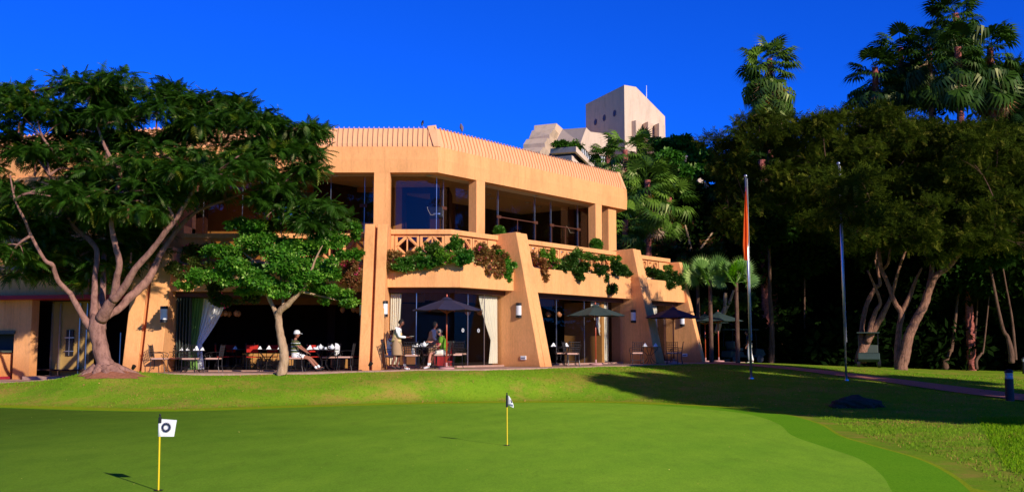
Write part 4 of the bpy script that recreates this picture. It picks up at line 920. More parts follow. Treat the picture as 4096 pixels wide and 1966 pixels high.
# glass door decals
def decal(c, n_, label):
    t = thing('door_badge', label, 'badge', c)
    d = Vector(n_); u_ = Vector((-d.y, d.x, 0)); w_ = Vector((0, 0, 1))
    for nm, r0, r1 in (('outer_ring', .055, .07), ('inner_ring', .026, .04)):
        b = MB(); k = 24
        vs = [u_*math.cos(2*PI*i/k)*r+w_*math.sin(2*PI*i/k)*r for i in range(k) for r in (r0, r1)]
        b.add(vs, [(2*i, 2*i+1, (2*i+3) % (2*k), (2*i+2) % (2*k)) for i in range(k)]); b.build(nm, M['lampglass'], t, world=False, fix=False)
decal(PR(-.15, 1.43, 2.27), (NX, NY, 0), 'round double ring badge on the glass above the waiting waitress'); decal(PR(.72, 1.43, 2.27), (NX, NY, 0), 'round double ring badge on the glass left of the cream curtain')
# hostess stand with red cloth
t = thing('hostess_stand', 'red cloth covered stand with a dark top just inside the glass', 'stand', PR(-.15, .35, G0), .5)
b = MB(); b.box((0, 0, .44), (.75, .5, .88)); b.build('cloth_skirt', M['red_cloth'], t, world=False, bevel=.02)
b = MB(); b.box((0, 0, .9), (.82, .56, .04)); b.build('top', M['greytrim'], t, world=False)
b = MB(); b.hexa([(-.2, -.15, .92), (.2, -.15, .92), (.2, .15, .92), (-.2, .15, .92), (-.2, -.15, .95), (.2, -.15, .95), (.2, .15, 1.08), (-.2, .15, 1.08)]); b.build('reading_slope', M['black'], t, world=False)
# chandeliers
def chandelier(c, label, n_=5, r=.33):
    t = thing('chandelier', label, 'chandelier', c, random.uniform(0, 1), 'amber globe chandeliers')
    b = MB(); b.tube([(0, 0, .0), (0, 0, .55)], .012, 6); b.lathe([(.02, -.05), (.05, 0), (.02, .05)], (0, 0, 0), 10); b.build('stem', M['darkmetal'], t, world=False)
    for k in range(n_):
        a = 2*PI*k/n_; c_, s_ = math.cos(a), math.sin(a)
        b = MB(); b.tube([(0, 0, 0), (c_*r*.5, s_*r*.5, .09), (c_*r, s_*r, .06), (c_*r, s_*r, -.02)], .009, 5); arm = b.build('arm', M['darkmetal'], t, world=False)
        b = MB(); b.lathe([(.03, -.01), (.085, -.06), (.10, -.12), (.07, -.19), (.01, -.24)], (c_*r, s_*r, 0), 14); b.build('globe', M['globe'], arm, world=False, smooth=True)
for px, py, Y, n_, lb in ((920, 1240, 37.2, 5, 'amber globe chandelier in the left dining opening'), (1405, 1225, 37.4, 3, 'amber globe lamp cluster beside the middle buttress'), (1895, 1235, 38.5, 4, 'chandelier behind the glass right of the navy parasol'), (2215, 1245, 43.0, 4, 'amber chandelier right of the tall buttress'), (2345, 1262, 45.5, 5, 'amber chandelier behind the grey-green parasol'), (2300, 1290, 46.5, 3, 'far small chandelier deep in the right dining room')):
    q = at(px, py, Y); chandelier(q, lb, n_)
# televisions on ceiling mounts
def tv(px, py, Y, rz, label):
    q = at(px, py, Y); t = thing('television', label, 'television', q, rz)
    b = MB(); b.tube([(0, 0, .2), (0, 0, ZS-q.z+.0)], .025, 8); b.build('ceiling_mount', M['black'], t, world=False)
    b = MB(); b.box((0, 0, 0), (.52, .40, .40)); b.box((0, 0, -.22), (.56, .36, .03)); b.build('casing', M['black'], t, world=False, bevel=.03)
    b = MB(); b.box((.04, -.21, -.07), (.26, .02, .05)); b.build('control_panel', M['silver'], t, world=False)
    b = MB(); b.tube([(-.05, -.22, -.1), (-.2, -.24, -.12), (-.32, -.2, .1), (-.34, -.1, .22)], .010, 6); b.build('cable', M['white'], t, world=False)
tv(1745, 850, 39.2, 0, 'black television hung from a ceiling pole behind the kinked window'); tv(2275, 925, 47.0, .9, 'black television hung from a ceiling pole in the long right window')
# balcony furniture
def whitetable(P, s, t_, label):
    t = thing('balcony_table', label, 'table', P(s, t_, FL), .9)
    b = MB(); b.box((0, 0, 1.06), (.75, .6, .05)); b.build('tabletop', M['white'], t, world=False)
    for x in (-.33, .33):
        for y in (-.25, .25): b = MB(); b.box((x, y, .52), (.05, .05, 1.03)); b.build('leg', M['white'], t, world=False)
    b = MB(); b.box((0, 0, .84), (.66, .04, .05)); b.build('crossbar', M['white'], t, world=False)
whitetable(PR, 5.5, .1, 'white high table on the balcony behind the long balustrade'); whitetable(PR, 8.3, .25, 'white balcony table next to the right round topiary')
# birds on the roof
def bird(loc, rz, label, m, s=1):
    t = thing('bird', label, 'bird', loc, rz); b = MB()
    b.lathe([(.004, -.16), (.03, -.10), (.06, 0), (.055, .06), (.035, .10), (.038, .13), (.02, .165), (.002, .17)], (0, 0, 0), 10)
    v = [Vector(q) for q in b.v]; R_ = Matrix.Rotation(math.radians(28), 3, 'Y'); b.v = [tuple((R_ @ q)*s+Vector((0, 0, .17*s))) for q in v]
    b.add([(.07*s, -.012, .30*s), (.07*s, .012, .30*s), (.12*s, 0, .285*s)], [(0, 1, 2)]); b.build('body', m, t, world=False, smooth=True)
    for y in (-.02, .02): c = MB(); c.tube([(0, y, 0), (.0, y, .1*s)], .005, 4); c.build('leg', M['darkmetal'], t, world=False)
M['pigeon'] = mat('purple_grey_feathers', (.16, .12, .15), .8, .3, 30)
bird(PL(-.62, -.24, ZR+.05), 1.2, 'small dark bird on the roof ridge left of the hip cap', M['black'], .85); bird(PR(1.62, -.24, ZR+.06), 2.0, 'grey pigeon on the roof ridge right of the hip cap', M['pigeon'], 1.25)
# ================================================================== hotel in the distance
HT = thing('hotel_tower', 'pale tower block with slanting roof, round windows and stepped terraces beyond the clubhouse', 'building', (18, 120, 20))
def hp(px, py, Y): return at(px, py, Y)
def slabpoly(name, pts, depth, m, Y=None):
    b = MB(); b.prism([hp(*q) for q in pts], depth); return b.build(name, m, HT)
K0, L0, R0 = 120.0, 131.0, 123.0
kt, lt, mt_, rt = hp(2496.6, 340, K0), hp(2343, 417, L0), hp(2544, 348, K0+1.2), hp(2660, 466, R0+.5)
kb, lbt, rb = hp(2498, 900, K0), hp(2345, 900, L0), hp(2664, 900, R0+.5); bk = Vector((4, 16, 0))
b = MB()
vs = [Vector((q.x, q.y, -2)) for q in (lt, kt, mt_, rt)]+[lt, kt, mt_, rt]+[Vector((rt.x+1.6, rt.y+13, -2)), Vector((lt.x+3, lt.y+13, -2))]+[rt+Vector((1.6, 13, 0)), lt+Vector((3, 13, 0)), mt_+Vector((1.6, 13, 0))]
b.add(vs, [(0, 1, 5, 4), (1, 2, 6, 5), (2, 3, 7, 6), (3, 8, 10, 7), (8, 9, 11, 10), (9, 0, 4, 11), (4, 5, 6, 12, 11), (6, 7, 10, 12)]); b.build('tower', M['hotel'], HT)
ld = (kt-lt); ld.z = 0; ld.normalize(); lnm = Vector((ld.y, -ld.x, 0))
def onleft(px, py):
    d = Vector(ray(px, py)); o_ = Vector((0, 0, EYE)); k = (lt-o_).dot(lnm)/d.dot(lnm); return o_+d*k
for px, py in ((2383, 489), (2418, 472), (2459, 454)):
    c = onleft(px, py)
    def rg(b, r0, r1, off, n=20):
        vs = []
        for i in range(n):
            a = 2*PI*i/n
            for r in (r0, r1): vs.append(c+ld*math.cos(a)*r+Vector((0, 0, math.sin(a)*r))+lnm*off)
        b.add(vs, [(2*i, 2*i+1, (2*i+3) % (2*n), (2*i+2) % (2*n)) for i in range(n)])
    w_ = MB(); rg(w_, .26, .42, .06); fr = w_.build('window', M['brown'], HT, fix=False)
    w_ = MB(); rg(w_, .001, .26, .04); w_.build('pane', M['black'], fr, fix=False)
# projecting bays under the slanted roof
for i, (x0, x1, x2, y0, y1) in enumerate(((2508, 2543, 2572, 482, 548), (2574, 2592, 2616, 487, 560), (2618, 2636, 2661, 493, 565))):
    a, c, e = hp(x0, y0, 121.2), hp(x1, y0-1, 120.2), hp(x2, y0+4, 121.6); b = MB()
    za, zb = hp(x1, y1, 120.2).z, c.z
    poly = [Vector((a.x, a.y, za)), Vector((c.x, c.y, za)), Vector((e.x, e.y, za)), Vector((e.x, e.y+3, za)), Vector((a.x, a.y+3, za))]
    b.prism(poly, (0, 0, zb-za)); b.build('bay', M['hotel'], HT)
b = MB(); a, c = hp(2510, 556, 121.0), hp(2664, 566, 121.6); b.hexa([Vector((a.x, a.y, a.z-1.6)), Vector((c.x, c.y, c.z-1.6)), Vector((c.x, c.y+2, c.z-1.6)), Vector((a.x, a.y+2, a.z-1.6)), a, c, c+Vector((0, 2, 0)), a+Vector((0, 2, 0))]); b.build('recess_shade_block', M['brown'], HT)  # solid brown block; shade of the recess under the bays put into its colour
b = MB(); b.tube([hp(2586, 392, 126), hp(2586, 342, 126)], [.05, .03], 6); b.build('antenna', M['white'], HT)
# stepped wing (prisms with sloping parapet fronts)
def stepblock(x0, yt0, x1, yt1, xa, ya, xb, yb, Y, hgt):
    """parapet: top edge (x0,yt0)-(x1,yt1); foot of slope (xa,ya)-(xb,yb)"""
    Yf = Y-1.2
    p = [hp(x0, yt0, Y), hp(x1, yt1, Y-2.0), hp(xb, yb, Yf-2.0), hp(xa, ya, Yf)]
    bt = [Vector((q.x, q.y, p[2].z-hgt)) for q in (p[2], p[3])]
    bk_ = Vector((2.2, 9, 0)); b = MB(); v = p+[bt[1], bt[0]]
    vs = v+[q+bk_ for q in v]
    b.add(vs, [(0, 3, 2, 1), (3, 4, 5, 2), (0, 1, 7, 6), (1, 2, 5, 11, 8, 7), (0, 6, 9, 10, 4, 3), (6, 7, 8, 11, 10, 9)])
    b.build('terrace_step', M['hotel'], HT)
stepblock(2137, 502, 2226, 493, 2136, 522, 2219, 514, 133, 9)
stepblock(2128, 522, 2217, 515, 2116, 553, 2198, 538, 130, 9)
stepblock(2106, 557, 2192, 551, 2093, 578, 2179, 571, 127, 9)
stepblock(2088, 594, 2175, 587, 2065, 612, 2160, 606, 124, 9)
# front wall of the steps to the right
slabpoly('wing_side_wall', [(2226, 493, 131), (2252, 516, 131), (2226, 640, 131), (2180, 640, 131), (2180, 572, 130.9), (2198, 539, 130.9)], (2, 8, 0), M['hotel'])
def hquad(name, pts, m, ext=(.3, .8, 0)):
    b = MB(); q = [hp(*p_) for p_ in pts]; b.prism(q, ext); return b.build(name, m, HT)
def YW(px, off=0): return 112+(px-2322)/109*5+off
hquad('slanted_roof', [(2218, 574, 115), (2322, 572, 112), (2345, 510, 113.05), (2250, 517, 116.5)], M['hotel'], (.1, .3, -.25))
hquad('wing_wall', [(2322, 573, YW(2322)), (2345, 510, YW(2345)), (2362, 527, YW(2362)), (2362, 618, YW(2362))], M['hotel'], (-.3, .4, 0))
hquad('wing_wall', [(2362, 527, YW(2362)), (2431, 536, YW(2431)), (2431, 623, YW(2431)), (2362, 618, YW(2362))], M['hotel'], (-.3, .4, 0))
hquad('window_or_shadow_band', [(2222, 578, 115.7), (2318, 577, 112.8), (2318, 604, 112.8), (2222, 606, 115.7)], M['black'])  # black slab painted as the shadow gap under the slanted roof
hquad('window_or_shadow_band', [(2322, 577, YW(2322, .5)), (2364, 621, YW(2364, .5)), (2364, 664, YW(2364, .5)), (2322, 610, YW(2322, .5))], M['black'])
hquad('window_or_shadow_band', [(2364, 621, YW(2364, .5)), (2430, 626, YW(2430, .5)), (2430, 650, YW(2430, .5)), (2364, 648, YW(2364, .5))], M['white'])
for i in range(6): x_ = 2327+i*6.6; y_ = 583+i*6.9; hquad('window_mullion', [(x_, y_, YW(x_, .3)), (x_+2.2, y_+2.4, YW(x_+2.2, .3)), (x_+2.2, y_+34, YW(x_+2.2, .3)), (x_, y_+31.6, YW(x_, .3))], M['white'], (.02, .1, 0))
for i in range(7): x_ = 2368+i*9; hquad('window_mullion', [(x_, 622, YW(x_, .3)), (x_+2, 622, YW(x_+2, .3)), (x_+2, 650, YW(x_+2, .3)), (x_, 650, YW(x_, .3))], M['greytrim'], (.02, .1, 0))
for y0, x0, x1, yb in ((594, 2202, 2304, 12), (630, 2188, 2287, 14)):
    hquad('balcony', [(x0, y0, 114.5), (x1, y0-9, 111.2), (x1, y0+12, 111.2), (x0-2, y0+20, 114.5)], M['hotel'])
    hquad('balcony_side', [(x1, y0-9, 111.2), (x1+74, y0+66, 114.4), (x1+74, y0+84, 114.4), (x1, y0+12, 111.2)], M['hotel'], (-.2, .3, 0))
hquad('window_or_shadow_band', [(2196, 614, 116), (2300, 606, 112.9), (2300, 628, 112.9), (2196, 634, 116)], M['black'])
hquad('window_or_shadow_band', [(2306, 606, 113), (2372, 680, 116), (2372, 706, 116), (2306, 640, 113)], M['black'])
hquad('lower_block', [(2185, 640, 117.5), (2300, 625, 116), (2364, 650, 118), (2560, 655, 119), (2560, 820, 119), (2185, 820, 117.5)], M['hotel'])
q = hp(2245, 574, 113.4); tq = quadmesh('balcony_plants', *crown([(q.x, q.y, q.z-.1, 1.0, .5, .35), (q.x+1.6, q.y-.8, q.z-.5, .8, .5, .6)], 260, T_broad(6, 1.0, .5), .3, (.03, .10, .01), (.07, .18, .015)), M['leafmatte'], HT)
hquad('right_roof', [(2650, 610, 118), (2745, 620, 114), (2790, 668, 112), (2660, 672, 116)], M['hotel'])
hquad('right_wall', [(2660, 674, 116.5), (2770, 676, 112.5), (2850, 760, 112.4), (2850, 840, 112.4), (2660, 840, 116.5)], M['hotel'])
hquad('window_or_shadow_band', [(2764, 728, 112.1), (2836, 732, 111.5), (2836, 752, 111.5), (2764, 746, 112.1)], M['black'])
hquad('window_or_shadow_band', [(2748, 676, 112.4), (2776, 678, 112.2), (2776, 694, 112.2), (2748, 690, 112.4)], M['black'])
# ================================================================== golf carts, shade put into their dark body colour
def cart(loc, rz, label):
    t = thing('golf_cart', label, 'golf cart', loc, rz)
    b = MB(); b.prism([(-1.1, -.55, .3), (.9, -.55, .3), (1.15, -.55, .45), (1.0, -.55, .75), (.55, -.55, .8), (.5, -.55, .42), (-.2, -.55, .42), (-.25, -.55, .62), (-1.05, -.55, .66)], (0, 1.1, 0)); b.build('body', M['greencanvas'], t, world=False, bevel=.04)  # dark green here stands for shade on the cart, not canvas
    b = MB(); b.box((1.02, 0, .56), (.10, .45, .10)); b.build('front_cowl', M['white'], t, world=False, bevel=.03)
    b = MB(); b.box((-.1, 0, 1.85), (1.7, 1.15, .06)); b.build('roof', M['greencanvas'], t, world=False, bevel=.02)
    for x, y in ((.6, .5), (.6, -.5), (-.95, .5), (-.95, -.5)): b = MB(); b.tube([(x, y, .6), (x*.92, y, 1.83)], .015, 6); b.build('post', M['black'], t, world=False)
    b = MB(); b.box((-.5, 0, .75), (.5, 1.0, .14)); b.box((-.8, 0, 1.0), (.1, 1.0, .4)); b.build('seat', M['greytrim'], t, world=False, bevel=.03)
    for x in (-.75, .75):
        for y in (-.52, .52): b = MB(); b.tube([(x, y-.08, .22), (x, y+.08, .22)], .22, 16); b.build('wheel', M['black'], t, world=False)
cart((19.2, 54.5, gh(19, 54.5)), -1.9, 'golf cart painted dark green for deep shade behind the leaning tree'); cart((13.0, 57.0, gh(12, 57)), .3, 'golf cart painted dark green for the dark behind the standing person, only its roof catching light')
for px, w_, Y, lb in ((3862, 28, 62, 'left pink garden wall piece glowing in the dark grove'), (3918, 50, 62, 'middle and widest pink garden wall piece in the grove'), (3988, 30, 62, 'right pink garden wall piece next to the thin slanting trunk')):
    q = at(px, 1434, Y); b = MB(); b.box((q.x, Y, q.z+.45), (w_/F*Y, .3, 1.1)); b.box((q.x, Y, q.z+1.03), (w_/F*Y+.08, .36, .06)); tag(b.build('garden_wall', M['cushion']), lb, 'wall')
# ================================================================== people
def skin(nodes, edges, sub=1):
    me = D.meshes.new('tmp'); me.from_pydata([n_[0] for n_ in nodes], edges, []); o = D.objects.new('tmp', me); COL.objects.link(o)
    md = o.modifiers.new('s', 'SKIN'); md.use_smooth_shade = True
    for i, n_ in enumerate(nodes):
        r = n_[1]; me.skin_vertices[0].data[i].radius = (r, r) if not hasattr(r, '__len__') else r
        me.skin_vertices[0].data[i].use_root = (i == 0)
    sb = o.modifiers.new('b', 'SUBSURF'); sb.levels = sub; sb.render_levels = sub
    dg = bpy.context.evaluated_depsgraph_get(); ev = o.evaluated_get(dg); m2 = ev.to_mesh()
    vs = [tuple(v.co) for v in m2.vertices]; fs = [tuple(p_.vertices) for p_ in m2.polygons]; ev.to_mesh_clear()
    D.objects.remove(o); D.meshes.remove(me); return vs, fs
def lerp(a, b, t): return tuple(x*(1-t)+y*t for x, y in zip(a, b))
def add(a, b): return tuple(x+y for x, y in zip(a, b))
def person(label, loc, rz, J, skinc, hairc, top, bottom, shoe, scale=1, female=False, sock=None, hat=None, stripes=None, hairlen=.0, extra=None, longsleeve=False, vest=None, trousers=False, shortlen=.75):
    t = thing('person', label, 'person', loc, rz)
    t.scale = (scale,)*3
    nodes = []; edges = []
    def nd(p_, r): nodes.append((p_, r)); return len(nodes)-1
    pel = nd(J['pel'], (.095, .085)); wa = nd(J['waist'], (.075, .09)); ch = nd(J['chest'], (.075, .10)); nk = nd(J['neck'], .055); hd = nd(J['head0'], .055)
    edges += [(pel, wa), (wa, ch), (ch, nk), (nk, hd)]
    for sd in ('L', 'R'):
        sh = nd(J['sh'+sd], .045); el = nd(J['el'+sd], .04); wr = nd(J['wr'+sd], .026); edges += [(ch, sh), (sh, el), (el, wr)]
        fd = Vector(J['hd'+sd])-Vector(J['wr'+sd]); fd.normalize(); sidev = fd.cross(Vector((0, 0, 1)));
        if sidev.length < .1: sidev = Vector((0, 1, 0))
        sidev.normalize(); palm = Vector(J['wr'+sd])+fd*.07; pm = nd(tuple(palm), .030); edges.append((wr, pm))
        for k, l in ((-1.5, .055), (-.5, .07), (.5, .065), (1.5, .05)):
            b0 = nd(tuple(palm+fd*.03+sidev*k*.019), .009); b1 = nd(tuple(palm+fd*(.03+l*.6)+sidev*k*.021+Vector((0, 0, -.008))), .0085); b2 = nd(tuple(palm+fd*(.03+l)+sidev*k*.02+Vector((0, 0, -.025))), .007)
            edges += [(pm, b0), (b0, b1), (b1, b2)]
        th = nd(tuple(palm-sidev*.035+fd*.0), .011); t2_ = nd(tuple(palm-sidev*.055+fd*.035), .009); edges += [(pm, th), (th, t2_)]
        hp_ = nd(J['hip'+sd], .078); kn = nd(J['kn'+sd], .055); cf = nd(lerp(J['kn'+sd], J['an'+sd], .35), .056); an = nd(J['an'+sd], .035); to = nd(add(J['an'+sd], J.get('to'+sd, (.13, 0, -.05))), .03)
        edges += [(pel, hp_), (hp_, kn), (kn, cf), (cf, an), (an, to)]
    vs, fs = skin(nodes, edges)
    b = MB(); b.add(vs, fs)
    # head: egg with jaw, nose, ears, eyes (second material)
    hc = Vector(J['head']); yaw = J.get('yaw', 0); pit = J.get('pitch', 0); Rm = Matrix.Rotation(yaw, 3, 'Z') @ Matrix.Rotation(pit, 3, 'Y')
    hv = []; n1, n2 = 14, 12
    for i in range(n2+1):
        ph = PI*i/n2; z = -math.cos(ph)
        for k in range(n1):
            a = 2*PI*k/n1; r = math.sin(ph); x = r*math.cos(a)*.092; y = r*math.sin(a)*.074
            if z < 0: x *= 1-.18*abs(z); y *= 1-.28*abs(z); x += .012*abs(z)
            hv.append(tuple(hc+Rm @ Vector((x, y, z*.118))))
    b.add(hv, [(i*n1+k, i*n1+(k+1) % n1, (i+1)*n1+(k+1) % n1, (i+1)*n1+k) for i in range(n2) for k in range(n1)])
    def hpt(x, y, z): return tuple(hc+Rm @ Vector((x, y, z)))
    b.add([hpt(.085, -.012, .02), hpt(.085, .012, .02), hpt(.115, 0, -.022), hpt(.086, -.018, -.03), hpt(.086, .018, -.03)], [(0, 1, 2), (0, 2, 3), (1, 4, 2), (2, 4, 3)])
    for s_ in (-1, 1):
        e = hpt(.0, s_*.075, -.005); b.add([add(e, tuple(Rm @ Vector(q))) for q in ((.0, 0, .03), (-.022, s_*.012, .025), (-.025, s_*.014, -.01), (-.004, s_*.006, -.03), (.008, 0, 0))], [(0, 1, 2, 3, 4)])
    b.cur = 1
    for s_ in (-1, 1): b.ball(hpt(.083, s_*.03, .012), .011, 6)
    b.box(hpt(.083, 0, -.058), (.012, .045, .007), yaw); b.cur = 0
    body = b.build('body', [M[skinc], M['lipeye']], t, world=False, smooth=True)
    # clothes
    def cloth(name, nds, eds, m): v, f = skin(nds, eds); c = MB(); c.add(v, f); return c.build(name, m, t, world=False, smooth=True)
    nds = [(J['waist'], (.13, .15)), (J['chest'], (.145, .175)), (add(J['neck'], (0, 0, -.05)), .088), (add(J['pel'], (0, 0, .02)), (.14, .135))]; eds = [(0, 1), (1, 2), (0, 3)]
    for sd in ('L', 'R'):
        i = len(nds); nds.append((J['sh'+sd], .088)); nds.append((lerp(J['sh'+sd], J['el'+sd], .8), .072 if not longsleeve else .06)); eds += [(1, i), (i, i+1)]
        if longsleeve: nds.append((J['el'+sd], .053)); nds.append((lerp(J['el'+sd], J['wr'+sd], .9), .043)); eds += [(i+1, i+2), (i+2, i+3)]
    cloth('shirt', nds, eds, top)
    if vest:
        nds = [(J['waist'], (.155, .172)), (J['chest'], (.175, .185)), (add(J['neck'], (0, 0, -.10)), .105), (add(J['pel'], (0, 0, .06)), (.155, .16))]; cloth('waistcoat', nds, [(0, 1), (1, 2), (0, 3)], vest)
    if female:
        kz = J['knL'][2]; c = MB(); cx_, cy_ = (J['pel'][0]+J['knL'][0]+J['knR'][0])/3, 0
        z1_ = J['waist'][2]; z0_ = kz-.02; rows_ = []
        for i in range(9):
            f_ = i/8; z = z1_+(z0_-z1_)*f_; cxx = J['pel'][0]*(1-f_)+.5*(J['knL'][0]+J['knR'][0])*f_; rx = .135+.06*min(1, f_*1.5); ry = .15+.05*min(1, f_*1.6)
            rows_.append([(cxx+rx*math.cos(2*PI*k/28)*(1+.05*math.sin(k*2.7)*f_), ry*math.sin(2*PI*k/28)*(1+.05*math.sin(k*3.1)*f_), z) for k in range(28)])
        c.add([q for r_ in rows_ for q in r_], [(i*28+k, i*28+(k+1) % 28, (i+1)*28+(k+1) % 28, (i+1)*28+k) for i in range(8) for k in range(28)]); sk_ = c.build('skirt', bottom, t, world=False, smooth=True)
    else:
        nds = [(J['pel'], (.125, .12))]; eds = []
        for sd in ('L', 'R'):
            i = len(nds); nds.append((J['hip'+sd], .105)); nds.append((lerp(J['hip'+sd], J['kn'+sd], shortlen), .09)); eds += [(0, i), (i, i+1)]
            if trousers: nds.append((J['kn'+sd], .08)); nds.append((lerp(J['kn'+sd], J['an'+sd], .95), .065)); eds += [(i+1, i+2), (i+2, i+3)]
        cloth('trousers' if trousers else 'shorts', nds, eds, bottom)
    for sd in ('L', 'R'):
        a_ = J['an'+sd]; to = J.get('to'+sd, (.13, 0, -.05)); tn = Vector(to).normalized()
        heel = Vector(a_)+Vector((0, 0, -.035))-tn*.05; toe = Vector(a_)+Vector(to)+Vector((0, 0, -.012))+tn*.03
        cloth('shoe', [(tuple(heel), .042), (tuple(heel.lerp(toe, .5)), .046), (tuple(toe), .036), (a_, .042)], [(0, 1), (1, 2), (0, 3)], shoe)
        if sock: cloth('sock', [(lerp(J['kn'+sd], a_, .68), .050), (lerp(J['kn'+sd], a_, .85), .046), (a_, .043)], [(0, 1), (1, 2)], sock)
    # hair
    hb = MB(); rows_ = []
    for i in range(9):
        ph = PI*(.0+.62*i/8) if hairlen == 0 else PI*(.72*i/8)
        for k in range(18):
            a = 2*PI*k/18; z = math.cos(ph)
            cut = 1.0
            x, y = math.sin(ph)*math.cos(a)*.103, math.sin(ph)*math.sin(a)*.088
            if math.cos(a) > .35 and ph > PI*.30: x, y, z = x*.9, y*.9, max(z, .45)
            rows_.append(tuple(hc+Rm @ Vector((x-.006, y, z*.13+.004+.003*math.sin(k*5+i)))))
    hb.add(rows_, [(i*18+k, i*18+(k+1) % 18, (i+1)*18+(k+1) % 18, (i+1)*18+k) for i in range(8) for k in range(18)]); hb.build('hair', M[hairc], t, world=False, smooth=True, fix=False)
    if hat:
        c = MB(); c.lathe([(.112, .02), (.114, .05), (.10, .11), (.06, .148), (.002, .16)], (0, 0, 0), 20, 1, .88); c.v = [tuple(hc+Rm @ Vector(q)) for q in c.v]
        k0 = len(c.v); br = [(.09, -.075, .035), (.16, -.06, .028), (.195, 0, .022), (.16, .06, .028), (.09, .075, .035)]; c.prism([tuple(hc+Rm @ Vector(q)) for q in br], (0, 0, .008)); c.build('cap', hat, t, world=False, smooth=False)
    if extra: extra(t, hc, Rm)
    return t
M['skin_light'] = mat('light_skin', (.62, .26, .18), .6, .06); M['skin_tan'] = mat('tanned_skin', (.34, .13, .08), .6, .06); M['skin_dark'] = mat('dark_skin', (.20, .07, .045), .5, .06)
M['lipeye'] = mat('dark_eye', (.05, .02, .02), .5, .02)
M['hair_black'] = mat('black_hair', (.012, .01, .01), .8, .2, 40); M['hair_brown'] = mat('brown_hair', (.10, .04, .02), .8, .2, 40); M['hair_grey'] = mat('grey_hair', (.35, .27, .22), .8, .2, 40)
M['shirt_white'] = mat('white_shirt', (.85, .83, .82), .9, .03); M['shirt_green'] = mat('green_polo', (.13, .28, .02), .9, .06); M['waist_cream'] = mat('cream_waistcoat', (.70, .50, .22), .9, .05)
M['skirt_tan'] = mat('tan_skirt', (.44, .27, .15), .9, .05); M['shorts_blue'] = mat('light_blue_shorts', (.30, .38, .62), .9, .1, 30); M['shoe_bw'] = mat('white_shoe', (.8, .8, .78), .5, .1)
M['shorts_cream'] = mat('cream_shorts', (.80, .74, .60), .9, .04)
def stripes():
    m, n, o = newmat('striped_shirt'); L = n.links.new; p = N(n, 'ShaderNodeBsdfPrincipled', Roughness=.9)
    g = N(n, 'ShaderNodeTexCoord'); sp = N(n, 'ShaderNodeSeparateXYZ'); L(g.outputs['Object'], sp.inputs[0]); mm = N(n, 'ShaderNodeMath', operation='MULTIPLY'); mm.inputs[1].default_value = 8.5; L(sp.outputs['Z'], mm.inputs[0])
    fr = N(n, 'ShaderNodeMath', operation='FRACT'); L(mm.outputs[0], fr.inputs[0]); r = ramp(n, [(0, (.02, .05, .02)), (.22, (.75, .75, .72)), (.38, (.015, .03, .02)), (.6, (.22, .20, .04)), (.8, (.02, .05, .02))], 'CONSTANT'); L(fr.outputs[0], r.inputs[0])
    L(r.outputs[0], p.inputs['Base Color']); L(p.outputs[0], o.inputs[0]); return m
M['striped'] = stripes()
def sit(lean=0, kx=.44, ax=.46, dy=.1, armL=None, armR=None, head=(0, 0, 0), yaw=0, pitch=0, ext=None):
    J = dict(pel=(-.08, 0, .56), waist=(-.10+lean*.3, 0, .74), chest=(-.10+lean*.7, 0, .95), neck=(-.09+lean, 0, 1.10), head0=(-.06+lean+head[0], head[1], 1.17), head=(-.04+lean+head[0], head[1], 1.265+head[2]), yaw=yaw, pitch=pitch)
    for sd, s_ in (('L', 1), ('R', -1)):
        J['sh'+sd] = (-.10+lean*.85, s_*.19, 1.03); arm = (armL if sd == 'L' else armR) or ((-.02, s_*.22, .78), (.2, s_*.15, .70), (.3, s_*.13, .68))
        J['el'+sd], J['wr'+sd], J['hd'+sd] = arm
        J['hip'+sd] = (-.03, s_*.10, .54); J['kn'+sd] = (kx, s_*dy, .53); J['an'+sd] = (ax, s_*dy, .09)
    if ext: J.update(ext)
    return J
def at_chair(px, Y): return (X(px, Y), Y, patz(X(px, Y)))
# boy
person('boy in a white short sleeved shirt and light blue shorts sitting on an iron chair', at_chair(1574, 34.4), -.05, sit(.02, .40, .44, .09, yaw=.1, armL=((.0, .22, .80), (.22, .12, .72), (.30, .08, .71)), armR=((.0, -.22, .80), (.22, -.12, .72), (.30, -.08, .71))), 'skin_light', 'hair_brown', M['shirt_white'], M['shorts_blue'], M['shoe_bw'], scale=.97, sock=M['shirt_white'])
# waitress
JW = dict(pel=(0, 0, .93), waist=(.01, 0, 1.08), chest=(.05, 0, 1.27), neck=(.10, 0, 1.42), head0=(.13, 0, 1.48), head=(.16, 0, 1.575), yaw=0, pitch=.25, shL=(.06, .16, 1.35), elL=(.10, .2, 1.10), wrL=(.34, .12, 1.08), hdL=(.44, .1, 1.08), shR=(.06, -.16, 1.35), elR=(.12, -.2, 1.10), wrR=(.38, -.14, 1.08), hdR=(.5, -.12, 1.08), hipL=(0, .09, .90), knL=(.10, .08, .50), anL=(.0, .08, .09), hipR=(0, -.09, .90), knR=(-.02, -.08, .50), anR=(-.14, -.08, .10))
def plate(t, hc, Rm):
    pass
wx = X(1592, 34.0); w_ = person('waitress standing in white blouse, cream waistcoat and tan skirt, holding out a saucer', (wx-.03, 33.95, .93), -.02, JW, 'skin_dark', 'hair_black', M['shirt_white'], M['skirt_tan'], M['black'], scale=.985, female=True, longsleeve=True, vest=M['waist_cream'])
b = MB(); b.lathe([(.03, 0), (.08, .012), (.08, .017), (.03, .008)], (wx+.49, 33.84, .93+1.085), 18); tag(b.build('saucer', M['white']), 'white saucer in the outstretched hand of the standing waitress', 'saucer')
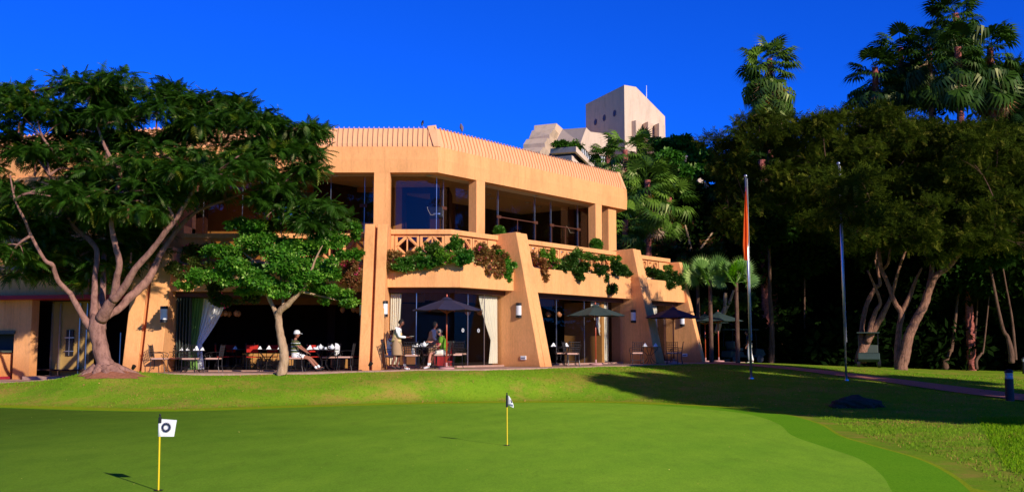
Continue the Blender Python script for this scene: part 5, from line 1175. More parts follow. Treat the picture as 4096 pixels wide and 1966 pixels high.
# man in green
def headphones(t, hc, Rm):
    c = MB(); c.tube([tuple(hc+Rm @ Vector((-.01, .098*math.cos(a), .03+.115*math.sin(a)))) for a in np.linspace(0, PI, 12)], .009, 6)
    for s_ in (-1, 1): c.tube([tuple(hc+Rm @ Vector((-.01, s_*.078, .0))), tuple(hc+Rm @ Vector((-.01, s_*.105, .0)))], .034, 12)
    c.build('headphones', M['black'], t, world=False)
person('grey haired man with headphones, green polo shirt and cream shorts, reaching for a teapot', at_chair(1768, 34.45), PI-.08, sit(.10, .36, .44, .13, head=(.03, 0, -.02), pitch=.35, armR=((.18, -.24, .92), (.42, -.16, .90), (.52, -.12, .92)), armL=((.02, .26, .80), (.20, .18, .70), (.30, .12, .66))), 'skin_light', 'hair_grey', M['shirt_green'], M['shorts_cream'], M['shoe_bw'], scale=1.0, sock=M['shirt_white'], extra=headphones, shortlen=.7)
# man with cap
person('man in a white cap, striped polo shirt and white shorts sitting with legs stretched out', at_chair(1192, 34.4), 0, sit(.03, .42, .78, .07, yaw=-.1, armL=((.12, .22, .83), (.34, .08, .70), (.42, .04, .66)), armR=((.12, -.22, .83), (.34, -.08, .68), (.42, -.04, .63)), ext={'anL': (.80, .05, .13), 'anR': (.72, -.07, .10), 'knL': (.42, .08, .50), 'knR': (.40, -.08, .47), 'toL': (.12, 0, .02), 'toR': (.13, -.02, 0)}), 'skin_tan', 'hair_black', M['striped'], M['shirt_white'], M['black'], scale=1.0, hat=M['white'], sock=M['shirt_white'])
# waitress inside
JW2 = dict(JW); JW2.update(pitch=0, elL=(.02, .22, 1.10), wrL=(.12, .16, .92), hdL=(.16, .14, .84), elR=(.02, -.22, 1.10), wrR=(.16, -.16, 1.0), hdR=(.24, -.14, .97), head=(.13, 0, 1.59), knL=(.03, .08, .5), anL=(.0, .08, .09), knR=(.02, -.08, .5), anR=(0, -.08, .09))
q = PR(-.85, .55, G0); person('second waitress in cream waistcoat standing in shadow behind the glass', q, .3, JW2, 'skin_dark', 'hair_black', M['shirt_white'], M['skirt_tan'], M['black'], scale=.95, female=True, longsleeve=True, vest=M['waist_cream'])
# person in pale trousers in the grove
JP = dict(JW2); JP.update(hipL=(0, .09, .92), hipR=(0, -.09, .92), anR=(-.16, -.08, .09), knR=(-.04, -.08, .5))
q = gz(2985, 1437, .85); person('person in pale trousers standing in the dark grove beyond the path', (12.4, 52.8, gh(12.4, 52.8)), 2.8, JP, 'skin_tan', 'hair_black', M['black'], M['shirt_white'], M['shoe_bw'], scale=1.0, trousers=True)
# ================================================================== vegetation
FERN = T_fern(); FERN2 = T_fern(7, .34, .8, .06); SPRIG = T_sprig(); BRO = T_broad(5, .8, .55); BRO2 = T_broad(6, 1.0, .45); TINY = T_broad(7, 1.0, .5)
def pads(lst, dd):
    out = []
    for q in lst:
        px, py, rx, ry = q[:4]; Y = q[4]; p_ = at(px, py, Y); k = Y/F; out.append((p_.x, p_.y, p_.z, rx*k, (q[5] if len(q) > 5 else dd), ry*k))
    return out
def twigs(mb, bl, anchors, r=.035, n=5):
    A = [Vector(a) for a in anchors]
    for q in sorted(bl, key=lambda q: min((v-Vector(q[:3])).length for v in A)):
        c = Vector(q[:3]); a = min(A, key=lambda v: (v-c).length+max(0, v.z-c.z)*1.5)
        mid = a.lerp(c, .5)+Vector((random.uniform(-.2, .2), random.uniform(-.2, .2), random.uniform(.0, .3)))
        limb(mb, [(*a, r*1.6), (*mid, r*1.1), (*c, r*.5)], n, 3)
        A.append(c)
        for _ in range(3):
            e = c+Vector((random.uniform(-1, 1)*q[3], random.uniform(-1, 1)*q[4], random.uniform(-.6, .8)*q[5]))*.85
            limb(mb, [(*mid, r*.7), (*(mid.lerp(e, .5)+Vector((0, 0, .1))), r*.5), (*e, r*.2)], 4, 2)
# ---- big flamboyant tree, left
FT = thing('flamboyant_tree', 'large spreading tree with feathery dark foliage and smooth pinkish trunk at the left', 'tree', (-13.0, 32.0, .9))
def P3(px, py, Y, rpx): p_ = at(px, py, Y); return (p_.x, p_.y, p_.z, rpx*Y/F)
b = MB()
limb(b, [P3(432, 1500, 32, 48.6), P3(425, 1475, 32, 35.1), P3(412, 1430, 32, 29.7), P3(398, 1370, 32, 30.6), P3(388, 1310, 32, 33.3), P3(398, 1262, 32, 28.8)], 18, 4, .02)
limb(b, [P3(385, 1320, 32, 27.0), P3(352, 1292, 32, 18.0), P3(331, 1262, 31.9, 12.6), P3(290, 1190, 31.7, 10.8), P3(280, 1172, 31.7, 10.8), P3(233, 1123, 31.5, 9.5), P3(214, 1070, 31.3, 9.0), P3(205, 1055, 31.2, 9.0), P3(176, 1035, 31.1, 7.2), P3(124, 941, 30.8, 6.3), P3(100, 880, 30.5, 5.4), P3(60, 800, 30.2, 3.6), P3(40, 700, 30, 2.7)], 12)
limb(b, [P3(385, 1300, 32, 25.2), P3(378, 1262, 32.1, 18.0), P3(377, 1200, 32.2, 13.5), P3(379, 1148, 32.3, 11.7), P3(380, 1107, 32.4, 10.8), P3(388, 1035, 32.5, 10.8), P3(380, 985, 32.6, 10.8), P3(330, 935, 32.7, 10.8), P3(290, 900, 32.7, 8.1), P3(240, 800, 32.8, 6.3), P3(200, 700, 32.8, 4.5), P3(180, 560, 33, 2.7)], 12)
limb(b, [P3(405, 1240, 32.4, 16.2), P3(410, 1169, 32.9, 12.6), P3(413, 1100, 33.2, 10.8), P3(414, 1040, 33.4, 10.8), P3(430, 960, 33.6, 8.1), P3(500, 880, 33.8, 6.3), P3(560, 760, 34, 4.5), P3(600, 620, 34.2, 2.7)], 10)
limb(b, [P3(405, 1275, 31.9, 27.0), P3(432, 1225, 31.7, 21.6), P3(455, 1190, 31.6, 18.0), P3(468, 1110, 31.4, 13.5), P3(478, 1050, 31.2, 12.6), P3(462, 985, 31.1, 11.7), P3(446, 900, 31, 9.9), P3(455, 840, 30.9, 9.0), P3(468, 760, 30.8, 8.1), P3(479, 685, 30.7, 8.1), P3(430, 610, 30.6, 7.2), P3(388, 500, 30.5, 4.5), P3(350, 400, 30.5, 2.7)], 12)
limb(b, [P3(450, 1200, 31.6, 19.8), P3(497, 1148, 31.5, 15.3), P3(543, 1071, 31.3, 13.5), P3(600, 1009, 31.2, 11.7), P3(660, 930, 31, 10.8), P3(700, 880, 31, 9.9), P3(750, 800, 30.9, 8.1), P3(785, 750, 30.8, 7.2), P3(860, 690, 30.6, 4.5), P3(960, 620, 30.4, 2.7)], 12)
limb(b, [P3(425, 1262, 32.4, 18.0), P3(478, 1232, 32.7, 14.4), P3(520, 1188, 32.9, 17.1), P3(570, 1142, 33.1, 17.1), P3(600, 1105, 33.2, 15.3), P3(640, 1020, 33.3, 11.7), P3(700, 930, 33.4, 9.9), P3(780, 850, 33.4, 7.2), P3(900, 800, 33.4, 5.4), P3(1040, 760, 33.2, 3.6), P3(1180, 800, 33, 1.8)], 12)
b.build('trunk', M['bark'], FT, smooth=True)
b = MB()
for a in range(9):
    an = a/9*2*PI+.3; l = random.uniform(.35, .65)*(1.8 if -.6 < math.sin(an) < .3 and math.cos(an) > 0 else 1); c_, s_ = math.cos(an), math.sin(an)
    pts = []
    for k in range(5):
        f_ = k/4; x, y = -12.88+c_*(.25+l*f_), 32+s_*(.2+l*.8*f_); pts.append((x, y, gh(x, y)+.12*(1-f_)**1.5-.05*f_, .15*(1-f_)+.035))
    limb(b, pts, 8, 3)
b.build('roots', M['bark'], FT, smooth=True)
b = MB(); nn = 26; vs = [(-12.85, 31.95, gh(-12.85, 31.95)+.10)]+[(-12.75+math.cos(2*PI*k/nn)*rr_*.62*(1.15+.25*math.sin(k*1.9))+(.4 if math.cos(2*PI*k/nn) > .5 else 0)*rr_, 31.8+math.sin(2*PI*k/nn)*rr_*.6) for rr_ in (.5, 1.0) for k in range(nn)]
vs = [vs[0]]+[(x_, y_, gh(x_, y_)+(.06 if i_ < nn else .012)) for i_, (x_, y_) in enumerate(vs[1:])]
b.add(vs, [(0, 1+k, 1+(k+1) % nn) for k in range(nn)]+[(1+k, 1+nn+k, 1+nn+(k+1) % nn, 1+(k+1) % nn) for k in range(nn)]); o_ = b.build('bare_soil', M['rootdirt'], None, smooth=True); o_['kind'] = 'structure'
pl = [(60, 360, 190, 55, 32), (250, 335, 170, 55, 33), (420, 330, 150, 50, 31), (560, 370, 140, 50, 32), (640, 345, 110, 40, 33), (150, 450, 220, 65, 31), (360, 440, 180, 65, 32), (560, 470, 180, 65, 31), (730, 440, 150, 55, 33), (860, 390, 130, 45, 32), (940, 400, 75, 40, 33), (940, 460, 150, 55, 32), (1080, 490, 140, 50, 33), (1180, 530, 110, 40, 33),
      (1240, 505, 50, 28, 33), (80, 560, 70, 30, 33), (300, 540, 150, 60, 33), (450, 560, 150, 70, 32), (700, 560, 190, 60, 32), (900, 570, 180, 60, 33), (1080, 600, 150, 55, 32), (1220, 620, 80, 40, 33), (1200, 690, 90, 45, 33), (1050, 680, 150, 50, 32), (850, 660, 180, 55, 31), (640, 640, 150, 50, 31),
      (240, 640, 140, 45, 31), (420, 680, 130, 50, 31), (560, 760, 140, 55, 30.4), (720, 690, 150, 50, 30.4), (830, 720, 130, 40, 30.3), (230, 790, 130, 55, 30.3), (400, 800, 140, 55, 30.2), (540, 830, 90, 40, 30.3), (60, 740, 120, 80, 31), (60, 860, 110, 80, 32), (120, 960, 130, 80, 33), (280, 960, 120, 80, 33.5), (430, 980, 110, 90, 34), (540, 930, 80, 60, 34), (40, 1030, 90, 50, 31),
      (200, 1080, 130, 50, 34), (360, 1100, 110, 50, 34.3), (330, 700, 160, 60, 34), (150, 640, 100, 50, 34), (650, 780, 130, 50, 34), (820, 790, 110, 40, 34),
      (1120, 760, 120, 45, 32.6), (1230, 820, 100, 40, 32.6), (1320, 850, 60, 25, 32.6), (1160, 880, 110, 45, 32.8), (1270, 900, 80, 30, 32.8), (1090, 820, 70, 50, 33), (240, 880, 110, 45, 33), (350, 870, 110, 50, 33), (470, 890, 90, 45, 33), (560, 870, 90, 40, 33.5), (320, 1020, 100, 45, 33.6), (440, 1060, 80, 40, 34), (530, 1000, 80, 45, 34), (-120, 420, 150, 120, 32), (-150, 650, 140, 120, 32), (-120, 900, 130, 120, 32)]
pl = [(a_, c_+(26 if c_ < 520 else 0), r1*.95, r2*.8, *rest) for a_, c_, r1, r2, *rest in pl]
pb_ = pads(pl, 1.1)
b = MB(); anch = [P3(*q)[:3] for q in ((60, 800, 30.2, 4), (124, 941, 30.8, 4), (200, 700, 32.8, 4), (290, 900, 32.7, 4), (180, 560, 33, 3), (500, 880, 33.8, 3), (600, 620, 34.2, 3), (479, 685, 30.7, 4), (388, 500, 30.5, 4), (350, 400, 30.5, 3), (700, 880, 31, 3), (785, 750, 30.8, 3), (960, 620, 30.4, 3), (780, 850, 33.4, 3), (1040, 760, 33.2, 3), (900, 800, 33.4, 3))]
twigs(b, pb_, anch, .035); b.build('branches', M['bark'], FT, smooth=True)
fb = fracture(pb_, 7, .32, .66, .55, .95)
V1 = crown(fb, 23000, FERN, .33, (.012, .052, .006), (.048, .135, .009), shell=.30, outw=1.0, down=.12, roll=.35, svar=.35, top=.8, flat=.35)
V2 = crown(fb, 1200, FERN2, .30, (.15, .16, .01), (.10, .20, .01), shell=.7, outw=.9, down=.2, roll=.35, top=.7)
quadmesh('crown', *cat(V1, V2), M['leaf'], FT)
for i in range(14):
    b = MB()
    q = random.choice(pb_); x, y, z = q[0]+random.uniform(-.6, .6)*q[3], q[1]-q[4]*random.uniform(.3, .9), q[2]-q[5]*.5; l = random.uniform(.25, .45); b.hexa([(x-.03, y, z-l), (x+.03, y, z-l), (x+.03, y+.01, z-l), (x-.03, y+.01, z-l), (x-.02, y, z), (x+.04, y, z), (x+.04, y+.01, z), (x-.02, y+.01, z)]); b.build('seed_pod', M['rootdirt'], FT)

# ---- hanging sprays by the far left buttress
# ---- small bright tree in front of the opening
ST_ = thing('small_terrace_tree', 'slim pale trunked tree with bright green lobed leaves in front of the dining opening', 'tree', (-7.6, 33.25, .8))
b = MB()
limb(b, [P3(1128, 1497, 33.2, 22), P3(1128, 1480, 33.2, 20), P3(1136, 1440, 33.2, 18.5), P3(1135, 1400, 33.2, 17), P3(1122, 1340, 33.2, 15.5), P3(1115, 1290, 33.2, 14), P3(1112, 1255, 33.2, 14)], 14, 4, .05)
limb(b, [P3(1112, 1262, 33.2, 14), P3(1122, 1240, 33.1, 13), P3(1150, 1218, 33, 12), P3(1172, 1195, 32.9, 10), P3(1200, 1165, 32.8, 9), P3(1235, 1110, 32.6, 6), P3(1260, 1040, 32.5, 4), P3(1290, 980, 32.5, 2)], 10)
limb(b, [P3(1110, 1262, 33.3, 11), P3(1092, 1225, 33.4, 8), P3(1072, 1180, 33.4, 8), P3(1055, 1120, 33.3, 6), P3(1020, 1050, 33.2, 4), P3(960, 1000, 33, 3)], 8)
limb(b, [P3(1132, 1225, 33.2, 6), P3(1132, 1170, 33.3, 6), P3(1120, 1090, 33.3, 4), P3(1110, 1000, 33.3, 3)], 8)
limb(b, [P3(1200, 1165, 32.8, 6), P3(1270, 1180, 33.5, 4), P3(1350, 1200, 34.2, 2)], 6); limb(b, [P3(1055, 1120, 33.3, 5), P3(940, 1110, 33, 4), P3(800, 1120, 32.8, 2)], 6)
b.build('trunk', M['bark2'], ST_, smooth=True)
pl = [(985, 925, 70, 38, 33.1), (1010, 970, 110, 50, 33), (1130, 980, 110, 55, 32.9), (1240, 970, 90, 45, 32.8), (1320, 965, 70, 40, 33), (910, 1030, 100, 45, 32.9), (1040, 1040, 120, 55, 32.6), (1170, 1050, 120, 60, 32.5), (1290, 1050, 80, 55, 32.8), (850, 1080, 90, 40, 32.7), (960, 1100, 100, 45, 32.6), (1110, 1110, 110, 50, 32.4), (1230, 1110, 90, 45, 32.5), (780, 1125, 55, 25, 32.7), (745, 1145, 25, 16, 32.7), (1130, 1155, 85, 28, 32.3), (1270, 1160, 70, 28, 33.6), (1340, 1190, 60, 24, 34.2), (1385, 1205, 40, 18, 34.3), (1010, 1150, 60, 25, 33.2), (1410, 930, 35, 30, 34), (1390, 990, 45, 40, 34), (930, 1120, 50, 22, 32.8)]
pb2 = pads(pl, .55); fb2 = fracture(pb2, 5, .3, .6, .8, .9)
quadmesh('crown', *cat(crown(fb2, 8200, BRO, .13, (.035, .15, .010), (.09, .27, .018), shell=.35, outw=.6, down=.35, roll=.5, top=.6, clump=5), crown(fb2, 1100, BRO2, .13, (.16, .36, .02), (.2, .38, .05), shell=.8, outw=.7, down=.3)), M['leaf'], ST_)
# ---- planter shrubs
def shrub(name, label, pl, n, T_, size, cA, cB, dd=.28, catg='shrub', grp='shrubs in the balcony planters', extra=None, shell=.3, **k):
    bl = pads(pl, dd) if len(pl[0]) < 6 or pl[0][4] > 5 and len(pl[0]) == 5 else pl
    nb = []
    for q in bl:
        for _ in range(7):
            f_ = random.uniform(.16, .46); nb.append((q[0]+random.uniform(-.9, .9)*q[3], q[1]+random.uniform(-.5, .4)*q[4], q[2]-.05+random.uniform(-.72, .62)*q[5], q[3]*f_, q[4]*f_, q[5]*f_*random.uniform(.7, 1.7)))
    bl = nb; n = int(n*.8); k['clump'] = 5
    c = np.mean([q[:3] for q in bl], axis=0)
    t = thing(name, label, catg, tuple(c), 0, grp)
    v = crown(bl, n, T_, size, cA, cB, shell=shell, **k)
    if extra:
        v = cat(v, crown(bl, int(n*extra[0]), T_, size*.8, extra[1], extra[1], shell=.85))
    quadmesh('foliage', *v, M['leaf'], t)
    b = MB()
    for q in bl[:24:3]: limb(b, [(q[0], q[1]+.1, q[2]-q[5]*.6, .012), (q[0]+random.uniform(-.1, .1), q[1], q[2], .01), (q[0]+random.uniform(-.2, .2), q[1], q[2]+q[5]*.8, .006)], 5, 2)
    b.build('stems', M['bark'], t)
    return t
RUSTA, RUSTB = (.34, .13, .05), (.14, .13, .025); PINK = (.7, .04, .16); GA, GB = (.035, .13, .012), (.07, .2, .015); YG = (.16, .30, .02)
Yp = 35.35
shrub('bougainvillea', 'rust coloured bougainvillea at the left end of the middle planter', [(1575, 1030, 45, 30, Yp), (1560, 1055, 35, 25, Yp), (1625, 1020, 45, 22, Yp)], 900, TINY, .10, RUSTA, RUSTB, extra=(.05, PINK))
shrub('trailing_shrub', 'dark green trailing shrub beside the rust one, left part of the middle planter', [(1620, 1045, 50, 25, Yp-.1), (1610, 1062, 45, 16, Yp-.15), (1660, 1025, 40, 20, Yp)], 700, TINY, .10, GA, GB)
shrub('trailing_shrub', 'fern-like green tuft hanging at the centre of the middle planter', [(1725, 1035, 45, 22, Yp-.1), (1715, 1050, 35, 14, Yp-.15)], 500, TINY, .11, (.02, .11, .012), (.05, .18, .012))
shrub('tall_shrub', 'tall leggy shrub covering the second balustrade panel', [(1725, 975, 35, 25, Yp), (1710, 1000, 40, 25, Yp), (1750, 1000, 30, 20, Yp)], 420, TINY, .095, GA, (.10, .16, .02))
shrub('flowering_shrub', 'yellow-green shrub with magenta flowers in the middle planter', [(1770, 1010, 38, 25, Yp-.1), (1790, 1030, 25, 14, Yp-.1)], 480, TINY, .095, (.08, .24, .015), YG, extra=(.07, PINK))
shrub('tall_shrub', 'tallest dark shrub rising before the kink of the balustrade', [(1835, 965, 32, 25, Yp), (1830, 990, 50, 30, Yp), (1850, 1010, 45, 25, Yp)], 800, TINY, .10, GA, GB)
shrub('trailing_shrub', 'bright green tuft hanging at the kink of the middle planter', [(1845, 1030, 35, 20, 35.2)], 380, TINY, .11, (.02, .13, .012), (.05, .22, .012))
def onp(px, py, t_=2.0):
    d = Vector(ray(px, py)); n_ = Vector((NX, NY, 0)); o_ = Vector((OX, OY, 0))+n_*t_; k = (o_-Vector((0, 0, EYE))).dot(n_)/d.dot(n_); p_ = Vector((0, 0, EYE))+d*k
    return p_
def padR(lst, t_=1.95, dd=.3):
    out = []
    for px, py, rx, ry in lst:
        p_ = onp(px, py, t_); k = p_.y/F; out.append((p_.x, p_.y, p_.z, rx*k, dd, ry*k))
    return out
shrub('bougainvillea', 'wide rust red bougainvillea spilling over the right half of the middle planter', padR([(1900, 1010, 50, 32), (1945, 1020, 50, 35), (1980, 1035, 45, 35), (1930, 1060, 55, 28), (1980, 1080, 40, 22), (1905, 1050, 35, 22), (1950, 990, 45, 20)]), 2400, TINY, .095, RUSTA, RUSTB, extra=(.05, PINK))
shrub('trailing_shrub', 'green shrub trailing down beside the tall orange buttress', padR([(2015, 1040, 25, 30), (2030, 1080, 22, 30), (2045, 1050, 25, 22), (2035, 1105, 16, 18), (2000, 1000, 18, 20)], 2.0), 900, TINY, .10, (.04, .18, .012), (.08, .27, .02))
shrub('bougainvillea', 'rust coloured bougainvillea at the left end of the long right planter', padR([(2150, 1030, 30, 30), (2165, 1070, 35, 25), (2175, 1100, 20, 20)]), 800, TINY, .10, RUSTA, (.16, .10, .02), extra=(.05, PINK))
shrub('flowering_shrub', 'yellow-green shrub with pink flowers left in the long right planter', padR([(2190, 1010, 25, 25), (2200, 1040, 30, 22)]), 500, TINY, .10, (.07, .22, .015), YG, extra=(.07, PINK))
shrub('trailing_shrub', 'dense dark shrub hanging over the left middle of the long right planter', padR([(2245, 1055, 60, 28), (2290, 1070, 60, 28), (2300, 1100, 40, 22), (2310, 1030, 50, 22)]), 2000, TINY, .11, (.02, .07, .01), (.04, .11, .012))
shrub('trailing_shrub', 'dark shrub hanging lowest over the right part of the long right planter', padR([(2380, 1065, 60, 30), (2440, 1080, 60, 30), (2420, 1110, 50, 35), (2430, 1150, 30, 28), (2490, 1080, 45, 22)]), 2400, TINY, .11, (.016, .06, .01), (.035, .10, .012))
shrub('tall_shrub', 'loose green shrub standing against the long balustrade', padR([(2330, 1010, 35, 22), (2370, 1020, 45, 20)]), 450, TINY, .10, GA, (.10, .2, .02))
shrub('flowering_shrub', 'small flowering shrub at the right end of the long right planter', padR([(2455, 1040, 25, 25), (2480, 1055, 30, 18)]), 450, TINY, .10, (.05, .2, .015), YG, extra=(.08, PINK))
shrub('trailing_shrub', 'black-green shrub hanging over the last small planter by the end wall', padR([(2620, 1085, 35, 22), (2670, 1100, 40, 28), (2700, 1115, 35, 28), (2670, 1140, 30, 22), (2720, 1130, 20, 22)]), 1800, TINY, .12, (.016, .06, .01), (.035, .10, .012))
shrub('tall_shrub', 'thin twiggy shrub showing above the last small planter', padR([(2675, 1070, 18, 18)]), 120, TINY, .10, (.10, .2, .02), (.16, .2, .02))
shrub('bougainvillea', 'reddish bougainvillea hanging in shadow left of the middle buttress', [(1405, 1060, 32, 50, 35.0), (1415, 1120, 25, 40, 35.0), (1385, 1100, 30, 30, 35.0), (1390, 1030, 30, 30, 35.1)], 1500, TINY, .09, RUSTA, (.12, .08, .02), extra=(.10, PINK))
shrub('bougainvillea', 'dark bougainvillea with red flowers hanging above the left opening', [(740, 1030, 55, 30, 34.8), (800, 1000, 70, 35, 34.8), (700, 1060, 35, 25, 34.8), (860, 1150, 40, 25, 34.4), (870, 1180, 45, 25, 34.2), (900, 1200, 50, 18, 34.2), (820, 1060, 60, 35, 34.8), (720, 1090, 25, 22, 34.8), (1010, 1180, 40, 20, 34.4)], 2600, TINY, .10, (.03, .09, .012), (.09, .10, .015), extra=(.03, PINK))
# topiaries
def topiary(p_, r, label):
    t = thing('topiary', label, 'potted plant', p_, 0, 'round topiary balls on the balcony')
    b = MB(); b.tube([(0, 0, .3), (0, 0, 1.05)], .018, 6); b.build('stem', M['bark'], t, world=False)
    b = MB(); b.lathe([(.15, 0), (.2, .32), (.21, .34), (.17, .34)], (0, 0, 0), 16); b.build('pot', M['cushion'], t, world=False)
    quadmesh('foliage', *crown([(0, 0, 1.25, r, r, r)], 650, TINY, .09, (.03, .13, .012), (.07, .22, .015), shell=.75), M['leaf'], t, world=False)
topiary(PR(2.92, .62, FL), .19, 'small round topiary ball right of the second upper column'); topiary(PR(9.75, .62, FL), .26, 'round topiary ball left of the third upper column')
# ================================================================== palms
def fan(n=20, spread=2.1, L_=1.0, pet=.9, droop=.45, wid=1.0):
    q = []; q.append([[0, -.02, 0], [0, .02, 0], [pet, .015, -.02], [pet, -.015, -.02]])
    for i in range(n):
        a = -spread+2*spread*(i+.5)/n; l = L_*(.72+.28*math.cos(a*.6)); c_, s_ = math.cos(a), math.sin(a); w = spread*L_/n*.62*wid
        fold = .03*(1 if i % 2 else -1)
        h = np.array([pet, 0, -.02]); m_ = h+np.array([c_*l*.55, s_*l*.55, fold]); e_ = h+np.array([c_*l, s_*l, -droop*l]); sd = np.array([-s_, c_, 0])
        q.append([h, m_-sd*w, m_+sd*w*.2, h]); q.append([h, m_+sd*w*.2, m_+sd*w, h])
        q.append([m_-sd*w, m_-sd*w*.1+(e_-m_)*.5, e_, m_]); q.append([m_, e_, m_+sd*w*.1+(e_-m_)*.5, m_+sd*w])
    return np.array(q, dtype=float)
FAN = fan(18, 2.1, 1.0, .8, .42, 1.0); FANL = fan(15, 2.0, 1.0, .9, .95, .95); DEADF = fan(9, 1.0, 1.0, .8, .2, .5)
def palm_crown(nf=44, nd_=34, R_=1.25, skirt=2.6, zr=1.6, cA=(.012, .04, .006), cB=(.05, .12, .012), skirt_w=.75):
    P_ = []; d_ = []; S_ = []
    nf = int(nf*1.0); R_ = R_*.93; az_ = rng.uniform(0, 2*PI, nf); uu = np.linspace(0, 1, nf); el = 1.15-2.2*uu**.5+rng.normal(0, .16, nf)
    d = np.stack([np.cos(az_)*np.cos(el), np.sin(az_)*np.cos(el), np.sin(el)], 1)
    P0 = np.stack([np.cos(az_)*.12, np.sin(az_)*.12, .15-zr*uu**1.5], 1)
    R1 = orient(d, roll=.22); half = nf//2
    g1 = scatter(FAN, P0[:half], R1[:half], rng.uniform(.85, 1.15, half)*R_*.95, np.array(cA)+(np.array(cB)-np.array(cA))*rng.uniform(0, 1, (half, 1)), .2)
    g2 = scatter(FANL, P0[half:], R1[half:], rng.uniform(.85, 1.15, nf-half)*R_, np.array(cA)+(np.array(cB)-np.array(cA))*rng.uniform(0, .7, (nf-half, 1)), .2)
    az2 = rng.uniform(0, 2*PI, nd_); el2 = rng.uniform(-1.5, -1.15, nd_)
    d2 = np.stack([np.cos(az2)*np.cos(el2), np.sin(az2)*np.cos(el2), np.sin(el2)], 1); P2 = np.stack([np.cos(az2)*.22, np.sin(az2)*.22, rng.uniform(-skirt*.62, -.5, nd_)], 1)
    s = scatter(DEADF, P2, orient(d2, roll=.3), rng.uniform(.7, 1.1, nd_)*R_*skirt_w, np.array((.42, .24, .14))+rng.uniform(-.14, .14, (nd_, 1)), .3)
    return cat(g1, g2), s
def palm_mesh_set(i, **k):
    g, s = palm_crown(**k); return g, s
def palm_trunk(b, H, r=.21, lean=(0, 0)):
    n = int(H/.22); pts = []; rr = []
    for i in range(n+1):
        f_ = i/n; pts.append((lean[0]*f_*f_, lean[1]*f_*f_, H*f_-.4*(1-f_))); rr.append(r*(1.25-.35*min(1, f_*3))*(1.06 if i % 2 else .93))
    b.tube(pts, rr, 12)
PALMP = []
def mkpalm(label, loc, H, grp, lean=(0, 0), r=.21, **k):
    t = thing('fan_palm', label, 'palm tree', loc, random.uniform(0, 6), grp)
    b = MB(); palm_trunk(b, H, r, lean); b.build('trunk', M['palmbark'], t, world=False, smooth=False)
    g, s = palm_crown(**k); o_ = np.array([lean[0], lean[1], H])
    quadmesh('crown', g[0]+o_.astype(np.float32), g[1], M['palmleaf'], t, world=False); quadmesh('dead_frond_skirt', s[0]+o_, s[1], M['deadleaf'], t, world=False)
    return t
def palm_at(px, py, Y, label, grp, base=None, proto=None, **k):
    q = at(px, py, Y); z0 = base if base is not None else gh(q.x, Y)
    return mkpalm(label, (q.x, Y, z0), q.z-z0, grp, **k)
SG = 'tall fan palms against the sky'; MG = 'fan palms behind the clubhouse end'
palm_at(3078, 235, 66, 'tall solitary fan palm against the sky with a long brown frond skirt', SG, nf=78, nd_=130, R_=1.42, skirt=5.6, zr=3.2, skirt_w=1.05, cA=(.03, .075, .01), cB=(.12, .22, .02))
palm_at(3822, 55, 60, 'tallest fan palm, its crown cut by the top edge of the photo', SG, nf=60, nd_=40, R_=1.3, skirt=3.2, zr=2.4)
palm_at(3960, 190, 62, 'fan palm at the right end of the palm cluster with a brown skirt', SG, nf=56, nd_=80, R_=1.4, skirt=5.0, zr=2.4, skirt_w=1.)
palm_at(3715, 190, 64, 'dark fan palm just left of the tallest palm', SG, nf=60, nd_=20, R_=1.35, skirt=2.8, zr=2.6)
palm_at(3600, 190, 66, 'dark fan palm in the left half of the palm cluster', SG, nf=60, nd_=20, R_=1.35, skirt=3.4, zr=2.8)
palm_at(3500, 270, 62, 'leftmost and lowest dark fan palm of the cluster', SG, nf=56, nd_=16, R_=1.25, skirt=2.8, zr=3.0)
palm_at(3830, 190, 58, 'fan palm before the tallest one, hanging green fronds', SG, nf=50, nd_=24, R_=1.25, skirt=3, zr=2.2)
palm_at(2960, 520, 74, 'small fan palm crown beside the acacia canopy edge', SG, nf=30, nd_=12, R_=1.0)
palm_at(2925, 640, 70, 'half hidden fan palm at the left edge of the acacia canopy', SG, nf=34, nd_=14, R_=1.1)
BA, BB = (.035, .10, .010), (.17, .30, .03)
for px, py, Y, lb, k in ((2500, 600, 66, 'fan palm touching the right end of the clubhouse roof', dict(nd_=26)), (2432, 615, 72, 'leftmost fan palm rising behind the ribbed roof edge', dict(nd_=10, R_=1.0)), (2590, 720, 60, 'fan palm with the long pinkish dead skirt beside the clubhouse end', dict(nd_=70, skirt=4.2, skirt_w=.95)), (2575, 600, 74, 'fan palm crown before the base of the tower block', dict(nd_=14)), (2675, 790, 62, 'broad fan palm in the middle of the grove right of the skirted palm', dict(nd_=20)), (2725, 830, 66, 'fan palm at the right of the grove behind the clubhouse end', dict(nd_=22, skirt=3)), (2500, 880, 58, 'low fan palm glimpsed between end column and skirted palm', dict(nd_=12, R_=1.0)), (2620, 880, 64, 'fan palm low in the grove, its pink trunk showing below', dict(nd_=16)), (2800, 900, 68, 'fan palm in half shade under the leafy tree', dict(nd_=14))):
    palm_at(px, py, Y, lb, MG, cA=BA, cB=BB, **{**dict(nf=46, R_=1.15, zr=1.9, skirt=3.2), **k})
for px, py, Y, lb in ((3046, 640, 60, 'pink ringed palm trunk left of the pair behind the orange flag'), (3082, 600, 62, 'pink ringed palm trunk right of the pair behind the orange flag'), (2915, 760, 64, 'slim red palm trunk left of the flagpole, far back'), (2960, 780, 66, 'slim red palm trunk just behind the flagpole'), (3200, 840, 66, 'red palm trunk against the small blue gap'), (3245, 850, 68, 'red palm trunk right of the small blue gap'), (3290, 860, 70, 'short red palm trunk farther right under the canopy')):
    palm_at(px, py, Y, lb, 'palms with red trunks under the acacia canopy', nf=30, nd_=10, R_=1.1, r=.24 if px in (3046, 3082) else .19)
